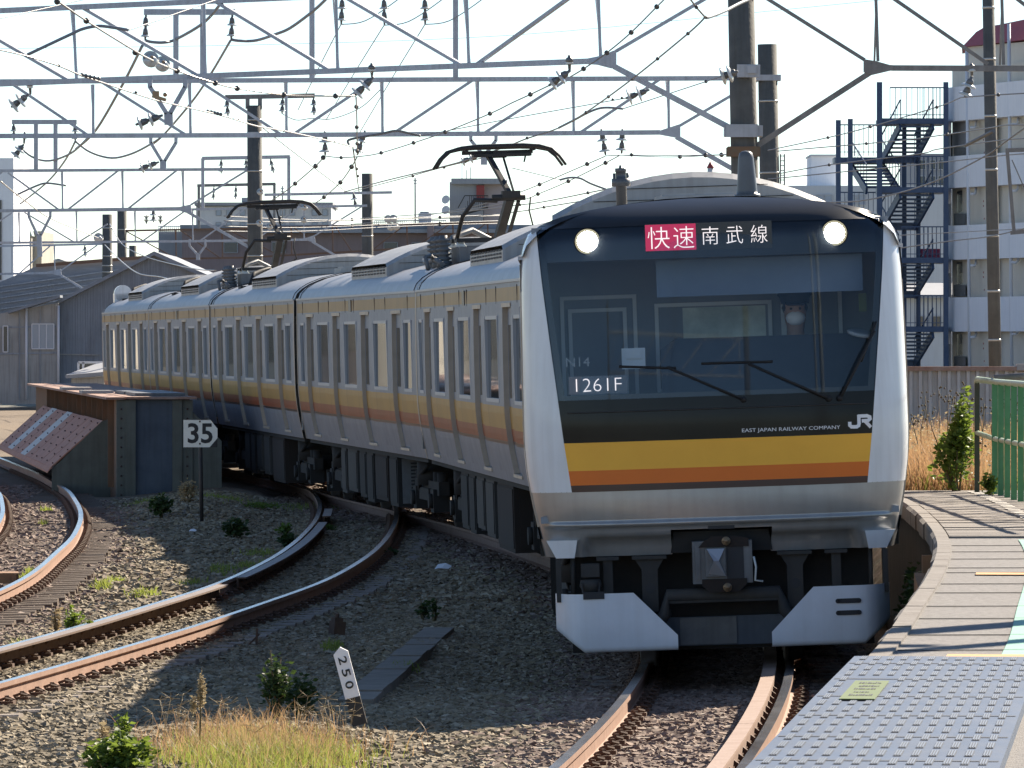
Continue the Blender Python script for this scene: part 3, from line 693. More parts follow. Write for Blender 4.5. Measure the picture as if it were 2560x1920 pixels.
sD = 90.0; sp = P(505, 1296, sD)
t = thing('speed_sign', 'white 35 speed limit board on a black post', 'sign', (sp.x, sD, -.2))
k = MB(); k.cyl((sp.x, sD, -.25), (sp.x - .03, sD + .05, 1.37), .028, n=8); part('post', k, M['post_black'], t)
a = P(459, 1118, sD); b = P(544, 1050, sD); yb = sD - .04
cx = .11
k = MB(); k.prism([(a.x, yb, a.z), (b.x - cx, yb, a.z), (b.x, yb, a.z + .13), (b.x, yb, b.z - .12), (b.x - .10, yb, b.z), (a.x, yb, b.z)], (0, .012, 0)); bd = part('board', k, M['sign_white'], t)
k = MB(); k.prism([(b.x - cx + .01, yb - .003, a.z), (b.x, yb - .003, a.z), (b.x, yb - .003, a.z + .12)], (0, .012, 0)); part('corner', k, M['post_black'], bd)
k = MB(); put_text(k, '35', (a.x + .06, yb - .004, a.z + .055), (1, 0, 0), (0, 0, 1), .35, .285, thin=-.02); part('numerals', k, M['ink'], bd)
k = MB(); k.ball((sp.x - .028, yb - .005, b.z - .02), .014, 6); k.ball((sp.x - .028, yb - .005, a.z + .05), .014, 6); part('bolts', k, M['bolt'], bd)

# curve marker 250, leaning
mD = 43.0; mo = Vector((-1.07, mD, -.10)); lean = Vector((-.27, .05, 1)).normalized(); mr = lean.cross(Vector((0, -1, 0))).normalized() * -1
if mr.x < 0: mr = -mr
t = thing('curve_marker', 'small leaning white 250 marker post with black foot', 'marker', tuple(mo))
wd = .100
def mk(a, c, y=0): return mo + mr * a + lean * c + Vector((0, y, 0))
k = MB(); k.prism([mk(0, 0), mk(wd, 0), mk(wd, .19), mk(0, .19)], (0, .06, 0)); part('foot', k, M['post_black'], t)
k = MB(); k.prism([mk(0, .19), mk(wd, .19), mk(wd, .50), mk(wd * .55, .54), mk(0, .50)], (0, .06, 0)); bd = part('plate', k, M['white_vinyl'], t)
k = MB()
for i, ch in enumerate('250'): put_text(k, ch, mk(.024, .475 - i * .085, -.006), -lean, mr, .052, .056, thin=-.012)
part('numerals', k, M['ink'], bd)
# cable trough lids
t = thing('cable_trough', 'grey concrete cable trough lids lying in the ballast by the marker', 'trough', (-1.0, 52, -.2))
p0, p1 = Vector((-1.26, 46.2, -.085)), Vector((-.78, 57.5, -.085)); dd = (p1 - p0).normalized(); rr = Vector((dd.y, -dd.x, 0))
for i in range(11):
    k = MB(); a = p0 + dd * (i * 1.03); b = a + dd * 1.0; jz = Vector((0, 0, random.uniform(-.008, .008)))
    k.prism([a + jz, a + rr * .26 + jz, b + rr * .26 + jz, b + jz], (0, 0, -.2)); part('lid', k, M['trough'], t)
def litter(px, py, D, s, lab):
    q = P(px, py, D); q.z = float(bed_z(q.x, D)) + .03; k = MB()
    k.add([q + Vector(v) * s for v in ((-1, 0, 0), (-.6, .3, .55), (.3, .2, .7), (1, 0, .35), (.6, -.4, .05), (0, -.2, .3), (-.5, -.5, .15))], [(0, 5, 1), (1, 5, 2), (2, 5, 3), (3, 5, 4), (0, 6, 5), (5, 6, 4)])
    solo('litter', k, M['paper'], lab, 'litter')
litter(1108, 1408, 73, .10, 'crumpled white scrap of paper on the dark ballast beside the train')
litter(482, 1322, 86, .055, 'small white litter scrap below the 35 speed board')
k = MB(); q = P(843, 1560, 58.5); k.box((q.x, q.y, -.13), (.11, .14, .12), rot=(0, .1, .4)); k.box((q.x, q.y - .02, -.06), (.08, .1, .05), rot=(0, .1, .4)); k.cyl((q.x, q.y, -.07), (q.x, q.y, 0), .02, n=6)
solo('junction_box', k, M['rust_dark'], 'small rusty brown box standing on the shaded ballast', 'box')
k = MB(); q = P(640, 1602, 55.5); k.bar((q.x, q.y, -.25), (q.x + .01, q.y, .0), .02); k.bar((q.x - .08, q.y, -.16), (q.x + .03, q.y, -.05), .015)
solo('stake', k, M['rust_dark'], 'thin dark iron stake in shaded ballast near the siding', 'stake')
k = MB(); q = P(20, 1428, 68.5); k.box((q.x - .1, q.y, -.04), (.42, .5, .11), rot=(0, 0, .1)); k.box((q.x + .085, q.y - .24, -.04), (.05, .03, .09))
solo('timber_block', k, M['timber'], 'short timber block lying between the rails of the left track', 'timber')
# ------------------------------------------------------------------ the train
ZS = [1.02, 1.15, 1.35, 1.55, 1.75, 2.0, 2.5, 3.0, 3.17]
HW = [1.372, 1.395, 1.430, 1.458, 1.473, 1.475, 1.470, 1.458, 1.452]
def hw(z): return float(np.interp(z, ZS, HW))
def rz(u):  # roof height over half-width
    return float(np.interp(abs(u), [0, .35, .7, 1.0, 1.2, 1.32, 1.40, 1.44], [3.60, 3.59, 3.555, 3.49, 3.415, 3.345, 3.27, 3.18]))
BODY = 16.95
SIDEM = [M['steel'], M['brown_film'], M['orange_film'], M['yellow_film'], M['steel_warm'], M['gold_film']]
ZROW = [1.12, 1.20, 1.28, 1.36, 1.43, 1.465, 1.53, 1.60, 1.68, 1.76, 1.84, 1.90, 2.2, 2.5, 2.79, 2.92]
def zmat(z):
    if z < 1.43: return 0
    if z < 1.465: return 1
    if z < 1.60: return 2
    if z < 1.84: return 3
    return 0
CACHE = {}
def cached(key, fn):
    if key not in CACHE: CACHE[key] = fn()
    return CACHE[key]
def link(name, me, parent, loc=None, kind=None):
    o = obj_from(name, me, parent, kind)
    if loc is not None: o.location = loc
    return o
def panel_mesh(sg, L, win):
    mb = MB(); ys_ = [0] + list(win) + [L]
    rows = [[(sg * hw(z), y, z) for y in ys_] for z in ZROW]
    wi = ZROW.index(1.90), ZROW.index(2.79)
    mb.grid(rows, smooth=False, matf=lambda i, j: zmat((ZROW[i] + ZROW[i + 1]) / 2), skip=lambda i, j: len(win) and j == 1 and wi[0] <= i < wi[1])
    for y in (0, L):   # jambs
        mb.grid([[(sg * hw(z), y, z), (sg * (hw(z) - .07), y, z)] for z in ZROW], mi=4, smooth=False)
    if len(win):
        a, b = win
        for (y0, y1, z0, z1) in ((a, a, 1.90, 2.79), (b, b, 1.90, 2.79)):
            mb.add([(sg * hw(z0), y0, z0), (sg * hw(z1), y0, z1), (sg * (hw(z1) - .03), y0, z1), (sg * (hw(z0) - .03), y0, z0)], [(0, 1, 2, 3)], 4)
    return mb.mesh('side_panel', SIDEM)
def window_mesh(sg, a, b):
    mb = MB()
    o = .022
    mb.add([(sg * (hw(1.9) - o), a, 1.90), (sg * (hw(1.9) - o), b, 1.90), (sg * (hw(2.79) - o), b, 2.79), (sg * (hw(2.79) - o), a, 2.79)], [(0, 1, 2, 3)], 0)
    m = (a + b) / 2
    for (y0, y1, z0, z1) in ((a - .02, a + .025, 1.88, 2.81), (b - .025, b + .02, 1.88, 2.81), (a, b, 1.875, 1.915), (a, b, 2.775, 2.815)):
        x0 = hw((z0 + z1) / 2)
        mb.bx(sg * (x0 - .03), sg * (x0 + .006), y0, y1, z0, z1, 1)
    return mb.mesh('window', [M['sideglass'], M['frame_light']])
def door_mesh(sg):
    mb = MB(); W = 1.12; D_ = .058
    zr = [1.12, 1.20, 1.28, 1.36, 1.43, 1.465, 1.53, 1.60, 1.68, 1.76, 1.84, 1.92, 2.3, 2.72, 2.88, 2.93]
    ys_ = [0, .09, .48, .552, .568, .64, 1.03, 1.12]
    mb.grid([[(sg * (hw(z) - D_), y, z) for y in ys_] for z in zr], smooth=False, matf=lambda i, j: 1 if j == 3 else zmat((zr[i] + zr[i + 1]) / 2) if True else 0)
    mb.bx(sg * (hw(1.12) - D_ - .01), sg * (hw(1.12) + .012), .02, W - .02, 1.085, 1.118, 4)     # step plate
    mb.bx(sg * (hw(2.92) - .07), sg * (hw(2.92) + .012), -.03, W + .03, 2.90, 2.945, 4)         # drip rail
    return mb.mesh('door', SIDEM)
def door_window_mesh(sg):
    mb = MB()
    for a, b in ((.10, .47), (.65, 1.02)):
        mb.add([(sg * (hw(z) - .054), y, z) for z, y in ((1.93, a), (1.93, b), (2.71, b), (2.71, a))], [(0, 1, 2, 3)], 0)
    return mb.mesh('door_window', [M['sideglass']])
def long_strip(sg, z0, z1, y0, y1, mi, n=3, proud=0.0):
    mb = MB(); zz = [z0 + (z1 - z0) * i / n for i in range(n + 1)]
    mb.grid([[(sg * (hw(z) + proud), y, z) for y in (y0, y1)] for z in zz], mi=mi, smooth=False); return mb
def arc_box(y0, y1, hwid, zt, zs_, n=14):
    """air-conditioner hood: transverse arch"""
    mb = MB(); prof = []
    for i in range(n + 1):
        u = -hwid + 2 * hwid * i / n; prof.append((u, zs_ + (zt - zs_) * (1 - (abs(u) / hwid) ** 2.0)))
    rows = []
    for y, s in ((y0, .0), (y0 + .12, 1), (y1 - .12, 1), (y1, .0)):
        rows.append([(u, y, z - (0.05 if s == 0 else 0)) for u, z in prof])
    mb.grid(rows, smooth=False)
    for y, e in ((y0, 0), (y1, 1)):
        bot = [(u, y, rz(u) - .02) for u, z in prof]; mb.grid([[(u, y, z - .05) for u, z in prof], bot], smooth=False)
    for sg in (-1, 1):
        mb.add([(sg * hwid, y0, zs_ - .05), (sg * hwid, y1, zs_ - .05), (sg * hwid, y1, rz(hwid) - .03), (sg * hwid, y0, rz(hwid) - .03)], [(0, 1, 2, 3)])
    return mb
def bogie(parent, yc, trailer=False):
    b = link('bogie', cached('bogie', lambda: _bogie_mesh()), parent, (0, yc, 0))
    for wy in (-1.05, 1.05):
        w_ = link('wheelset', cached('wheelset', lambda: _wheelset_mesh()), b, (0, wy, 0))
def _wheelset_mesh():
    mb = MB()
    for s in (-1, 1):
        mb.lathe((s * .49, 0, .43), (s, 0, 0), [(0, .1), (0, .455), (.03, .455), (.035, .43), (.135, .425), (.135, .36), (.10, .33), (.10, .12), (.16, .1), (.16, 0)], 24)
    mb.cyl((-.5, 0, .43), (.5, 0, .43), .08, n=10)
    return mb.mesh('wheelset', M['wheel'])
def _bogie_mesh():
    mb = MB()
    for s in (-1, 1):
        mb.bx(s * .98, s * 1.12, -1.45, 1.45, .50, .68); mb.bx(s * .95, s * 1.16, -.55, .55, .42, .58)
        for y in (-1.05, 1.05):
            mb.box((s * 1.06, y, .43), (.22, .34, .30)); mb.cyl((s * 1.16, y, .43), (s * 1.22, y, .43), .10, n=10)
            for q in (-.24, .24): mb.cyl((s * 1.05, y + q, .55), (s * 1.05, y + q, .80), .07, n=8)
        mb.cyl((s * .98, 0, .62), (s * .98, 0, .98), .26, n=14)
        mb.tube([(s * 1.15, -.6, .9), (s * 1.2, 0, .75), (s * 1.15, .6, .55)], .03, 6)
        mb.bx(s * .6, s * .95, -1.7, -1.62, .16, .5)
    mb.bx(-.98, .98, -.25, .25, .45, .70)
    return mb.mesh('bogie', M['under_dark'])
def equip(parent, y0, y1, sg, z0, mt, louvre=False):
    mb = MB(); x0, x1 = sg * .62, sg * 1.30
    mb.bx(x0, x1, y0, y1, z0, .97, 0)
    mb.bx(x0, sg * 1.312, y0 + .06, y1 - .06, z0 + .05, .92, 0)
    mb.bx(sg * .70, sg * 1.24, y0 - .012, y0 - .001, z0 + .04, .93, 2)
    if louvre:
        for i in range(11):
            z = z0 + .10 + i * (.80 - z0) / 11
            for xx in (.78, .98): mb.bx(sg * xx, sg * (xx + .14), y0 - .022, y0 - .013, z, z + .022, 1)
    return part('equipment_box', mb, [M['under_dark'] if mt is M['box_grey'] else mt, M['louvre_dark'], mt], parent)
def pantograph(parent, yc):
    pg = link('pantograph', cached('panto', lambda: _panto_mesh()), parent, (0, yc, 0))
    for sx in (-.62, .62):
        for sy in (-.45, .5): link('insulator', cached('pinsul', lambda: _pins_mesh()), pg, (sx, sy, 3.52))
    link('collector_head', cached('phead', lambda: _phead_mesh()), pg)
def _pins_mesh():
    mb = MB(); mb.lathe((0, 0, 0), (0, 0, 1), [(0, .07)] + [(.03 + .045 * i + (.02 if k else 0), .085 if k else .05) for i in range(5) for k in (0, 1)] + [(.28, .05), (.30, .05)], 12)
    return mb.mesh('insulator', M['porcelain'])
def _panto_mesh():
    mb = MB()
    for sx in (-.62, .62): mb.bar((sx, -.55, 3.84), (sx, .65, 3.84), .07, .05)
    for sy in (-.5, .1, .6): mb.bar((-.68, sy, 3.84), (.68, sy, 3.84), .07, .05)
    mb.bar((0, .5, 3.86), (0.02, -.75, 4.38), .11, .10); mb.bar((.12, .5, 3.84), (.14, -.70, 4.34), .04)
    mb.cyl((-.22, -.75, 4.38), (.22, -.75, 4.38), .045, n=10); mb.box((0.03, -.75, 4.42), (.24, .14, .09))
    mb.bar((.02, -.75, 4.42), (-.16, .1, 4.98), .06, .055); mb.bar((.10, -.70, 4.36), (.05, .05, 4.92), .025)
    mb.tube([(-.65, -.3, 3.86), (-.60, -.6, 4.15), (-.45, -.75, 4.36), (-.15, -.76, 4.34)], .03, 6)
    mb.tube([(.3, -.7, 4.38), (.27, -.72, 4.2), (.33, -.6, 4.0), (.2, .2, 3.9)], .012, 5)
    return mb.mesh('pantograph', M['post_black'])
def _phead_mesh():
    mb = MB()
    for y in (-.06, .28):
        pts = [(-.87, y, 4.80), (-.78, y, 4.93), (-.68, y, 5.02), (-.52, y, 5.06), (-.3, y, 5.075), (.3, y, 5.075), (.52, y, 5.06), (.68, y, 5.02), (.78, y, 4.93), (.87, y, 4.80)]
        mb.tube(pts, [.018, .02, .024, .03, .034, .034, .03, .024, .02, .018], 8)
    mb.bar((-.5, .1, 5.0), (.45, .1, 5.0), .04, .05); mb.bx(-.35, .42, -.02, .24, 4.94, 4.98)
    for x in (-.45, .45): mb.bar((x, -.06, 5.03), (x, .28, 5.03), .04)
    mb.box((0, .1, 4.97), (.18, .16, .09)); mb.cyl((.36, .1, 4.98), (.33, .1, 4.86), .012, n=6)
    return mb.mesh('collector_head', M['post_black'])

DOORS = [1.86, 5.99, 10.12, 14.25]     # leading edges of the four doors
def build_car(idx, label, front=False, panto=False, tail=False):
    # place on the line: bogies at 2.5 and 14.25 from the front end
    s0 = CARS[idx]
    b1, b2 = along(s0 + 2.5), along(s0 + 14.25)
    dv = (b2 - b1).normalized(); yaw = math.atan2(-dv.x, dv.y)
    root = b1 - dv * 2.5
    t = thing('train_car', label, 'train car', tuple(root), 'cars of the commuter train', rot=(0, -CANT, yaw))
    y_start = 0.56 if front else 0.0
    for sg in (-1, 1):
        key = (sg, front)
        part('lower_sill', long_strip(sg, 1.02, 1.12, y_start, BODY, 0, 2), [M['steel']], t)
        hd = MB(); zz = [2.92, 2.965, 3.0, 3.06, 3.11, 3.17]
        hd.grid([[(sg * hw(z), y, z) for y in (y_start, BODY)] for z in zz], smooth=False, matf=lambda i, j: 1 if 1 <= i <= 3 else 0)
        for yj in (1.0, 3.8, 5.2, 8.1, 9.3, 11.8, 13.4, 16.0): hd.bx(sg * 1.455, sg * 1.462, yj, yj + .02, 2.94, 3.13, 2)
        for yj in (8.4,): hd.bx(sg * 1.455, sg * 1.468, yj, yj + .35, 2.95, 3.12, 3)
        part('header_band', hd, [M['steel'], M['gold_film'], M['under'], M['led_back']], t)
        gt = MB(); gt.bx(sg * 1.43, sg * 1.470, y_start, BODY, 3.162, 3.19); part('rain_gutter', gt, M['frame_light'], t)
        edges = [y_start] + [x for d in DOORS for x in (d, d + 1.12)] + [BODY]
        if front: edges[1] = 2.9; edges[2] = 4.02
        for i in range(5):
            a, b = edges[2 * i], edges[2 * i + 1]; L = b - a
            win = (.62, L - .62) if L > 2.4 else ((.35, L - .55) if i == 4 else (.55, L - .35))
            if front and i == 0: win = (.75, 1.3)
            pk = ('panel', sg, round(L, 3), round(win[0], 3), round(win[1], 3))
            p = link('side_panel', cached(pk, lambda: panel_mesh(sg, L, win)), t, (0, a, 0))
            link('window', cached(('win',) + pk, lambda: window_mesh(sg, *win)), p)
        for i in range(4):
            a = edges[2 * i + 1]
            dd = link('door', cached(('door', sg), lambda: door_mesh(sg)), t, (0, a, 0))
            link('door_window', cached(('dwin', sg), lambda: door_window_mesh(sg)), dd)
        for ye in ((BODY,) if front else (0.0, BODY)):
            cp = MB(); cp.grid([[(sg * (hw(z) + .004), ye + dy, z) for dy in (-.05, .05)] for z in [1.02] + ZROW + [3.17]], smooth=False)
            part('corner_post', cp, M['steel_warm'], t)
    # roof
    us = [-1.44, -1.40, -1.32, -1.2, -1.0, -.7, -.35, 0, .35, .7, 1.0, 1.2, 1.32, 1.40, 1.44]
    rf = MB(); yy = ([.62, 1.0] if front else [0.0]) + [4, 8, 12, BODY]
    rf.grid([[(u, y, rz(u)) for u in us] for y in yy], smooth=True)
    rfo = part('roof', rf, M['roof'], t)
    for yj in (0.35, BODY - .35) if not front else (BODY - .35,):
        sm = MB()
        sm.tube([(u, yj, rz(u) + .008) for u in us], .006, 5)
        part('roof_seam', sm, M['rubber'], rfo)
    ac = arc_box(5.9, 10.8, 1.20, 3.93, 3.60); aco = part('air_conditioner', ac, M['ac'], t)
    lv = MB()
    for sg in (-1, 1):
        for z in (3.46, 3.50, 3.54):
            for y in np.arange(6.1, 10.6, .42): lv.bx(sg * 1.199, sg * 1.206, y, y + .30, z, z + .022)
    part('louvres', lv, M['louvre_dark'], aco, kind='stuff')
    ln = MB()
    for z in (3.60, 3.70, 3.80):
        hwz = 1.2 * math.sqrt(max(0.02, 1 - (z + .05 - 3.57) / .42)); ln.bar((-hwz + .06, 5.894, z), (hwz - .06, 5.894, z), .006, .006)
    part('panel_joint', ln, M['under'], aco)
    for y in (4.2, 12.7):
        v = MB(); v.bx(-.35, .35, y - .5, y + .5, rz(.35) - .01, 3.68); v.bx(-.30, .30, y - .45, y + .45, 3.68, 3.70); part('roof_vent', v, M['ac'], t)
    if panto:
        pantograph(t, 2.4)
        eq = MB()
        for i in range(3): eq.lathe((-.95, 1.05 + i * .55, rz(.95) - .02), (0, 0, 1), [(0, .10), (.08, .10)] + [q for j in range(5) for q in ((.09 + j * .06, .06), (.11 + j * .06, .10), (.125 + j * .06, .10), (.14 + j * .06, .06))] + [(.42, .05)], 12)
        eq.tube([(-1.05, .4, 3.52), (-1.05, 1.3, 3.6), (-1.0, 2.6, 3.56), (-.95, 3.4, 3.6)], .035, 6)
        eq.tube([(-1.18, .9, 3.46), (-1.2, 1.0, 3.62), (-1.12, 1.1, 3.64), (-1.05, 1.3, 3.58)], .03, 6)
        eq.bx(-.8, -.35, .5, 1.5, 3.5, 3.74); eq.tube([(-.6, 3.6, 3.6), (-.5, 3.9, 3.9), (-.2, 4.2, 4.0), (.1, 4.4, 3.85), (.2, 4.5, 3.6)], .04, 6)
        part('arrester_gear', eq, M['box_grey'], t)
    if idx in (3, 4, 5):
        eq = MB(); eq.tube([(-.9, 14.8, 3.52), (-.8, 15.1, 3.72), (-.5, 15.5, 3.80), (-.2, 15.6, 3.62)], .04, 6); eq.bx(-1.1, -.7, 14.4, 15.0, 3.42, 3.5); part('roof_cable', eq, M['rubber'], t)
    # ends, gangway
    for y in ((BODY,) if front else (0, BODY)):
        en = MB()
        ring = [(-hw(z), y, z) for z in ZS] + [(u, y, rz(u) - .003) for u in us] + [(hw(z), y, z) for z in reversed(ZS)]
        en.add(ring, [tuple(range(len(ring)))])
        part('end_wall', en, M['under'], t)
    if not tail:
        gw = MB(); gw.bx(-.55, .55, BODY + .01, BODY + .24, 1.1, 3.1); part('gangway', gw, M['rubber'], t)
        hc = MB()
        for sg in (-1, 1): hc.bar((sg * 1.2, BODY, 1.3), (sg * 1.25, BODY + .2, 1.3), .05, .02); hc.bx(sg * 1.40, sg * 1.43, BODY + .02, BODY + .24, 1.15, 3.15)
        part('gap_screen', hc, M['box_grey'], t)
    # underframe
    uf = MB(); uf.bx(-1.33, 1.33, y_start + .3, BODY - .1, .96, 1.06); part('floor_frame', uf, M['under_dark'], t)
    bogie(t, 2.5); bogie(t, 14.25)
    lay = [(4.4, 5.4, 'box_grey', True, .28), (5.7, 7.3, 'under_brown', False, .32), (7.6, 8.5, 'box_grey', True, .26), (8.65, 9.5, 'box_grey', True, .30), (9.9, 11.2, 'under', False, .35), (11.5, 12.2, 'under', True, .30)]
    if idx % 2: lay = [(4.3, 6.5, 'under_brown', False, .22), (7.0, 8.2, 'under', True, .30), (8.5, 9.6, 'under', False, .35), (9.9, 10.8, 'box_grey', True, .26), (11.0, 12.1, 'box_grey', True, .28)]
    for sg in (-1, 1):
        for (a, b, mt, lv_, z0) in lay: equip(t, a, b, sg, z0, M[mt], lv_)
    return t

# arclength along the platform track, counted from the train's nose
_dd = np.arange(30, 240, .1); _xx = np.array([TA(q) for q in _dd]); _ss = np.concatenate([[0], np.cumsum(np.hypot(np.diff(_dd), np.diff(_xx)))])
NOSE = 48.3; _s0 = float(np.interp(NOSE, _dd, _ss))
def along(s):
    d = float(np.interp(_s0 + s, _ss, _dd)); return Vector((TA(d), d, 0))
CARS = [i * 17.2 for i in range(6)]
c1 = build_car(0, 'silver front train car with black windscreen mask, lit headlamps and yellow-orange stripes', front=True)
build_car(1, 'second train car, half hidden directly behind the front cab')
build_car(2, 'third train car, carrying the larger raised pantograph at its near end', panto=True)
build_car(3, 'fourth train car from the cab, between the two cars with pantographs')
build_car(4, 'fifth train car, carrying the smaller distant pantograph', panto=True)
tail = build_car(5, 'rearmost visible train car beside the grey shed, white cover on its roof end', tail=True)
k = MB(); k.box((-1.0, 16.2, 3.52), (.42, .5, .2)); k.cyl((-1.0, 15.95, 3.62), (-1.0, 16.45, 3.62), .2, n=18); part('roof_cover', k, M['white_frp'], tail)
# ------------------------------------------------------------------ cab front
def wf(z):   # half width of the face
    return float(np.interp(z, [.89, 1.05, 1.3, 1.55, 1.75, 2.2, 2.8, 3.05, 3.2, 3.30, 3.36, 3.42, 3.48, 3.53, 3.57, 3.595],
                           [1.345, 1.375, 1.425, 1.462, 1.475, 1.473, 1.466, 1.462, 1.448, 1.42, 1.385, 1.30, 1.12, .86, .52, .0]))
def mf(z):   # half width of the black mask
    return float(np.interp(z, [1.38, 1.75, 2.5, 3.0, 3.40, 3.6], [1.118, 1.165, 1.245, 1.295, 1.325, 1.33]))
def fdepth(u, z):
    w_ = max(wf(z), .05); t_ = min(1.0, abs(u) / max(w_, 1.30))
    c = .56 * (1 - (1 - t_ ** 4.2) ** (1 / 3.0)) + .045 * u * u
    c += .075 * max(0, z - 1.9) ** 1.2
    if z > 3.30: c += .42 * ((z - 3.30) / .30) ** 2.3
    if z < 1.3: c += .10 * ((1.3 - z) / .4) ** 1.6
    return c
def S(u, z, off=0.0): return Vector((u, fdepth(u, z) - off, z))
def patch(ul, ur, zlist, nu=18, off=0.0):
    rows = []
    for z in zlist:
        a, b = ul(z), ur(z)
        rows.append([S(a + (b - a) * i / nu, z, off) for i in range(nu + 1)])
    return rows
def zr_(a, b, n): return [a + (b - a) * i / n for i in range(n + 1)]
for sg in (-1, 1):
    k = MB(); k.grid(patch(lambda z: sg * mf(z), lambda z: sg * wf(z), zr_(1.385, 3.34, 24) , 14))
    # top of the pillar narrows under the visor
    k.grid(patch(lambda z: sg * min(mf(z), wf(z)), lambda z: sg * wf(z), zr_(3.34, 3.41, 4), 8))
    # carry the pillar back to the body side
    zz = zr_(1.385, 3.17, 18); k.grid([[S(sg * wf(z), z), Vector((sg * hw(z), .68, z))] for z in zz])
    part('cab_pillar', k, M['white_frp'], c1)
k = MB(); k.grid(patch(lambda z: -min(mf(z) + .0, wf(z)) if z < 3.41 else -wf(z), lambda z: min(mf(z), wf(z)) if z < 3.41 else wf(z), [3.385, 3.41] + zr_(3.425, 3.59, 10), 36))
us = np.linspace(-1.31, 1.31, 31)
k.grid([[Vector((u, fdepth(u * .97, min(3.59, rz(u))), rz(u) - .004)) for u in us], [Vector((u, .98, rz(u) + .004)) for u in us]])
part('roof_visor', k, M['visor'], c1)
k = MB()
for sg in (-1, 1): k.grid([[S(sg * wf(z), z), Vector((sg * min(hw(3.17), wf(z) + .0), .7, z))] for z in zr_(3.14, 3.40, 8)])
for sg in (-1, 1):
    uu = [1.31, 1.34, 1.37, 1.40, 1.42, 1.44]
    k.grid([[Vector((sg * u, fdepth(u * .97, min(3.59, rz(u))), rz(u) - .002)) for u in uu], [Vector((sg * u, .98, rz(u) + .004)) for u in uu]])
part('shoulder', k, M['white_frp'], c1)
def band(name, z0, z1, mt, off=0.0, n=4):
    k = MB(); k.grid(patch(lambda z: -mf(z), lambda z: mf(z), zr_(z0, z1, n), 30, off)); return part(name, k, mt, c1)
band('brown_stripe', 1.385, 1.436, M['brown'], .002, 2)
band('orange_stripe', 1.436, 1.546, M['orange'], .002, 3)
band('yellow_stripe', 1.546, 1.757, M['yellow'], .002, 4)
band('black_panel', 1.757, 2.08, M['black_gloss'], .002, 6)
k = MB(); k.grid(patch(lambda z: -mf(z), lambda z: mf(z), zr_(2.08, 3.385, 26), 36, .002)); part('windscreen', k, M['glass'], c1)
# opaque surround behind the glass edge
k = MB()
for sg in (-1, 1): k.grid(patch(lambda z: sg * (mf(z) - .055), lambda z: sg * (mf(z) + .01), zr_(2.08, 3.385, 16), 3, -.012))
k.grid(patch(lambda z: -mf(z), lambda z: mf(z), zr_(3.13, 3.385, 4), 30, -.012)); k.grid(patch(lambda z: -mf(z), lambda z: mf(z), zr_(2.08, 2.115, 1), 30, -.012))
part('windscreen_surround', k, M['visor'], c1)
# lower apron with ledge
def apron(u, z, cut):
    p = S(u, z)
    if 1.105 < z < 1.16 and abs(u) < 1.30: p.y -= .028 * math.sin((z - 1.105) / .055 * math.pi)
    if z < 1.05 and abs(u) < 1.02: p.y += .09 * min(1, (1.05 - z) / .05)
    return p
zz = [1.388, 1.34, 1.28, 1.22, 1.17, 1.16, 1.15, 1.14, 1.13, 1.12, 1.11, 1.105, 1.08, 1.05, 1.03, 1.0, .95, .89]
k = MB(); nu = 72
rows = [[apron(-wf(z) + 2 * wf(z) * i / nu, z, 0) for i in range(nu + 1)] for z in zz]
k.grid(rows, skip=lambda i, j: zz[i] <= 1.08 and abs(rows[i][j][0] + rows[i][j + 1][0]) / 2 < .385)
for sg in (-1, 1): k.grid([[apron(sg * wf(z), z, 0), Vector((sg * hw(max(z, 1.02)), .68, z))] for z in zz])
part('lower_apron', k, M['silver_paint'], c1)
for sg in (-1, 1):      # white corner blocks under the apron
    k = MB(); a = S(sg * 1.09, 1.0); b = S(sg * 1.30, 1.0)
    k.prism([(sg * 1.09, .165, 1.02), (sg * 1.325, .27, 1.02), (sg * 1.255, .26, .885), (sg * 1.115, .20, .885)], (0, .1, 0)); part('corner_block', k, M['white_frp'], c1)
k = MB(); k.prism([(-.10, S(0, 1.09).y - .006, 1.075), (.10, S(0, 1.09).y - .006, 1.075), (.10, S(0, 1.09).y - .006, 1.10), (-.10, S(0, 1.09).y - .006, 1.10)], (0, .004, 0)); part('apron_slot', k, M['louvre_dark'], c1)
# coupler
cp = link('coupler', None, c1) if False else None
k = MB(); yk = -.02
k.bx(-.225, .225, yk, yk + .30, .665, .985); k.bx(-.205, -.17, yk - .012, yk, .70, .95); k.bx(-.13, .02, yk - .05, yk - .001, .72, .93)
k.bar((.0, .3, .82), (0, 1.6, .82), .2, .2)
co = part('coupler', k, M['box_grey'], c1)
k = MB(); k.prism([(-.12, yk - .053, .93), (.015, yk - .053, .93), (-.03, yk - .10, .84), (.02, yk - .053, .72), (-.11, yk - .06, .74), (-.07, yk - .12, .84)], (0, .02, 0)); part('coupler_cone', k, M['frame_light'], co)
k = MB(); k.bx(.03, .16, yk - .004, yk + .1, .70, .94); part('coupler_mouth', k, M['louvre_dark'], co)
k = MB(); k.prism([(-.14, yk - .015, .985), (-.18, yk - .015, .94), (.20, yk - .015, .94), (.20, yk - .015, 1.0), (.10, yk - .015, 1.02), (-.08, yk - .015, 1.02)], (0, .03, 0)); part('coupler_plate', k, M['under_brown'], co); k = MB()
k.prism([(-.10, yk - .015, .60), (.12, yk - .015, .60), (.18, yk - .015, .66), (.18, yk - .015, .70), (-.16, yk - .015, .70), (-.16, yk - .015, .65)], (0, .03, 0)); part('coupler_plate', k, M['under_brown'], co)
for z in (.985, .635):
    k = MB(); k.lathe((.03, yk - .02, z), (0, -1, 0), [(0, .032), (.02, .034), (.022, .02), (.005, .018)], 14)
    part('coupler_ring', k, M['brass'], co)
k = MB(); k.tube([(.235, yk, .86), (.25, yk, .78), (.24, yk, .68), (.30, yk, .67)], .009, 5); part('coupler_hose', k, M['porcelain'], co)
k = MB()       # coupler pocket and shadowed frame
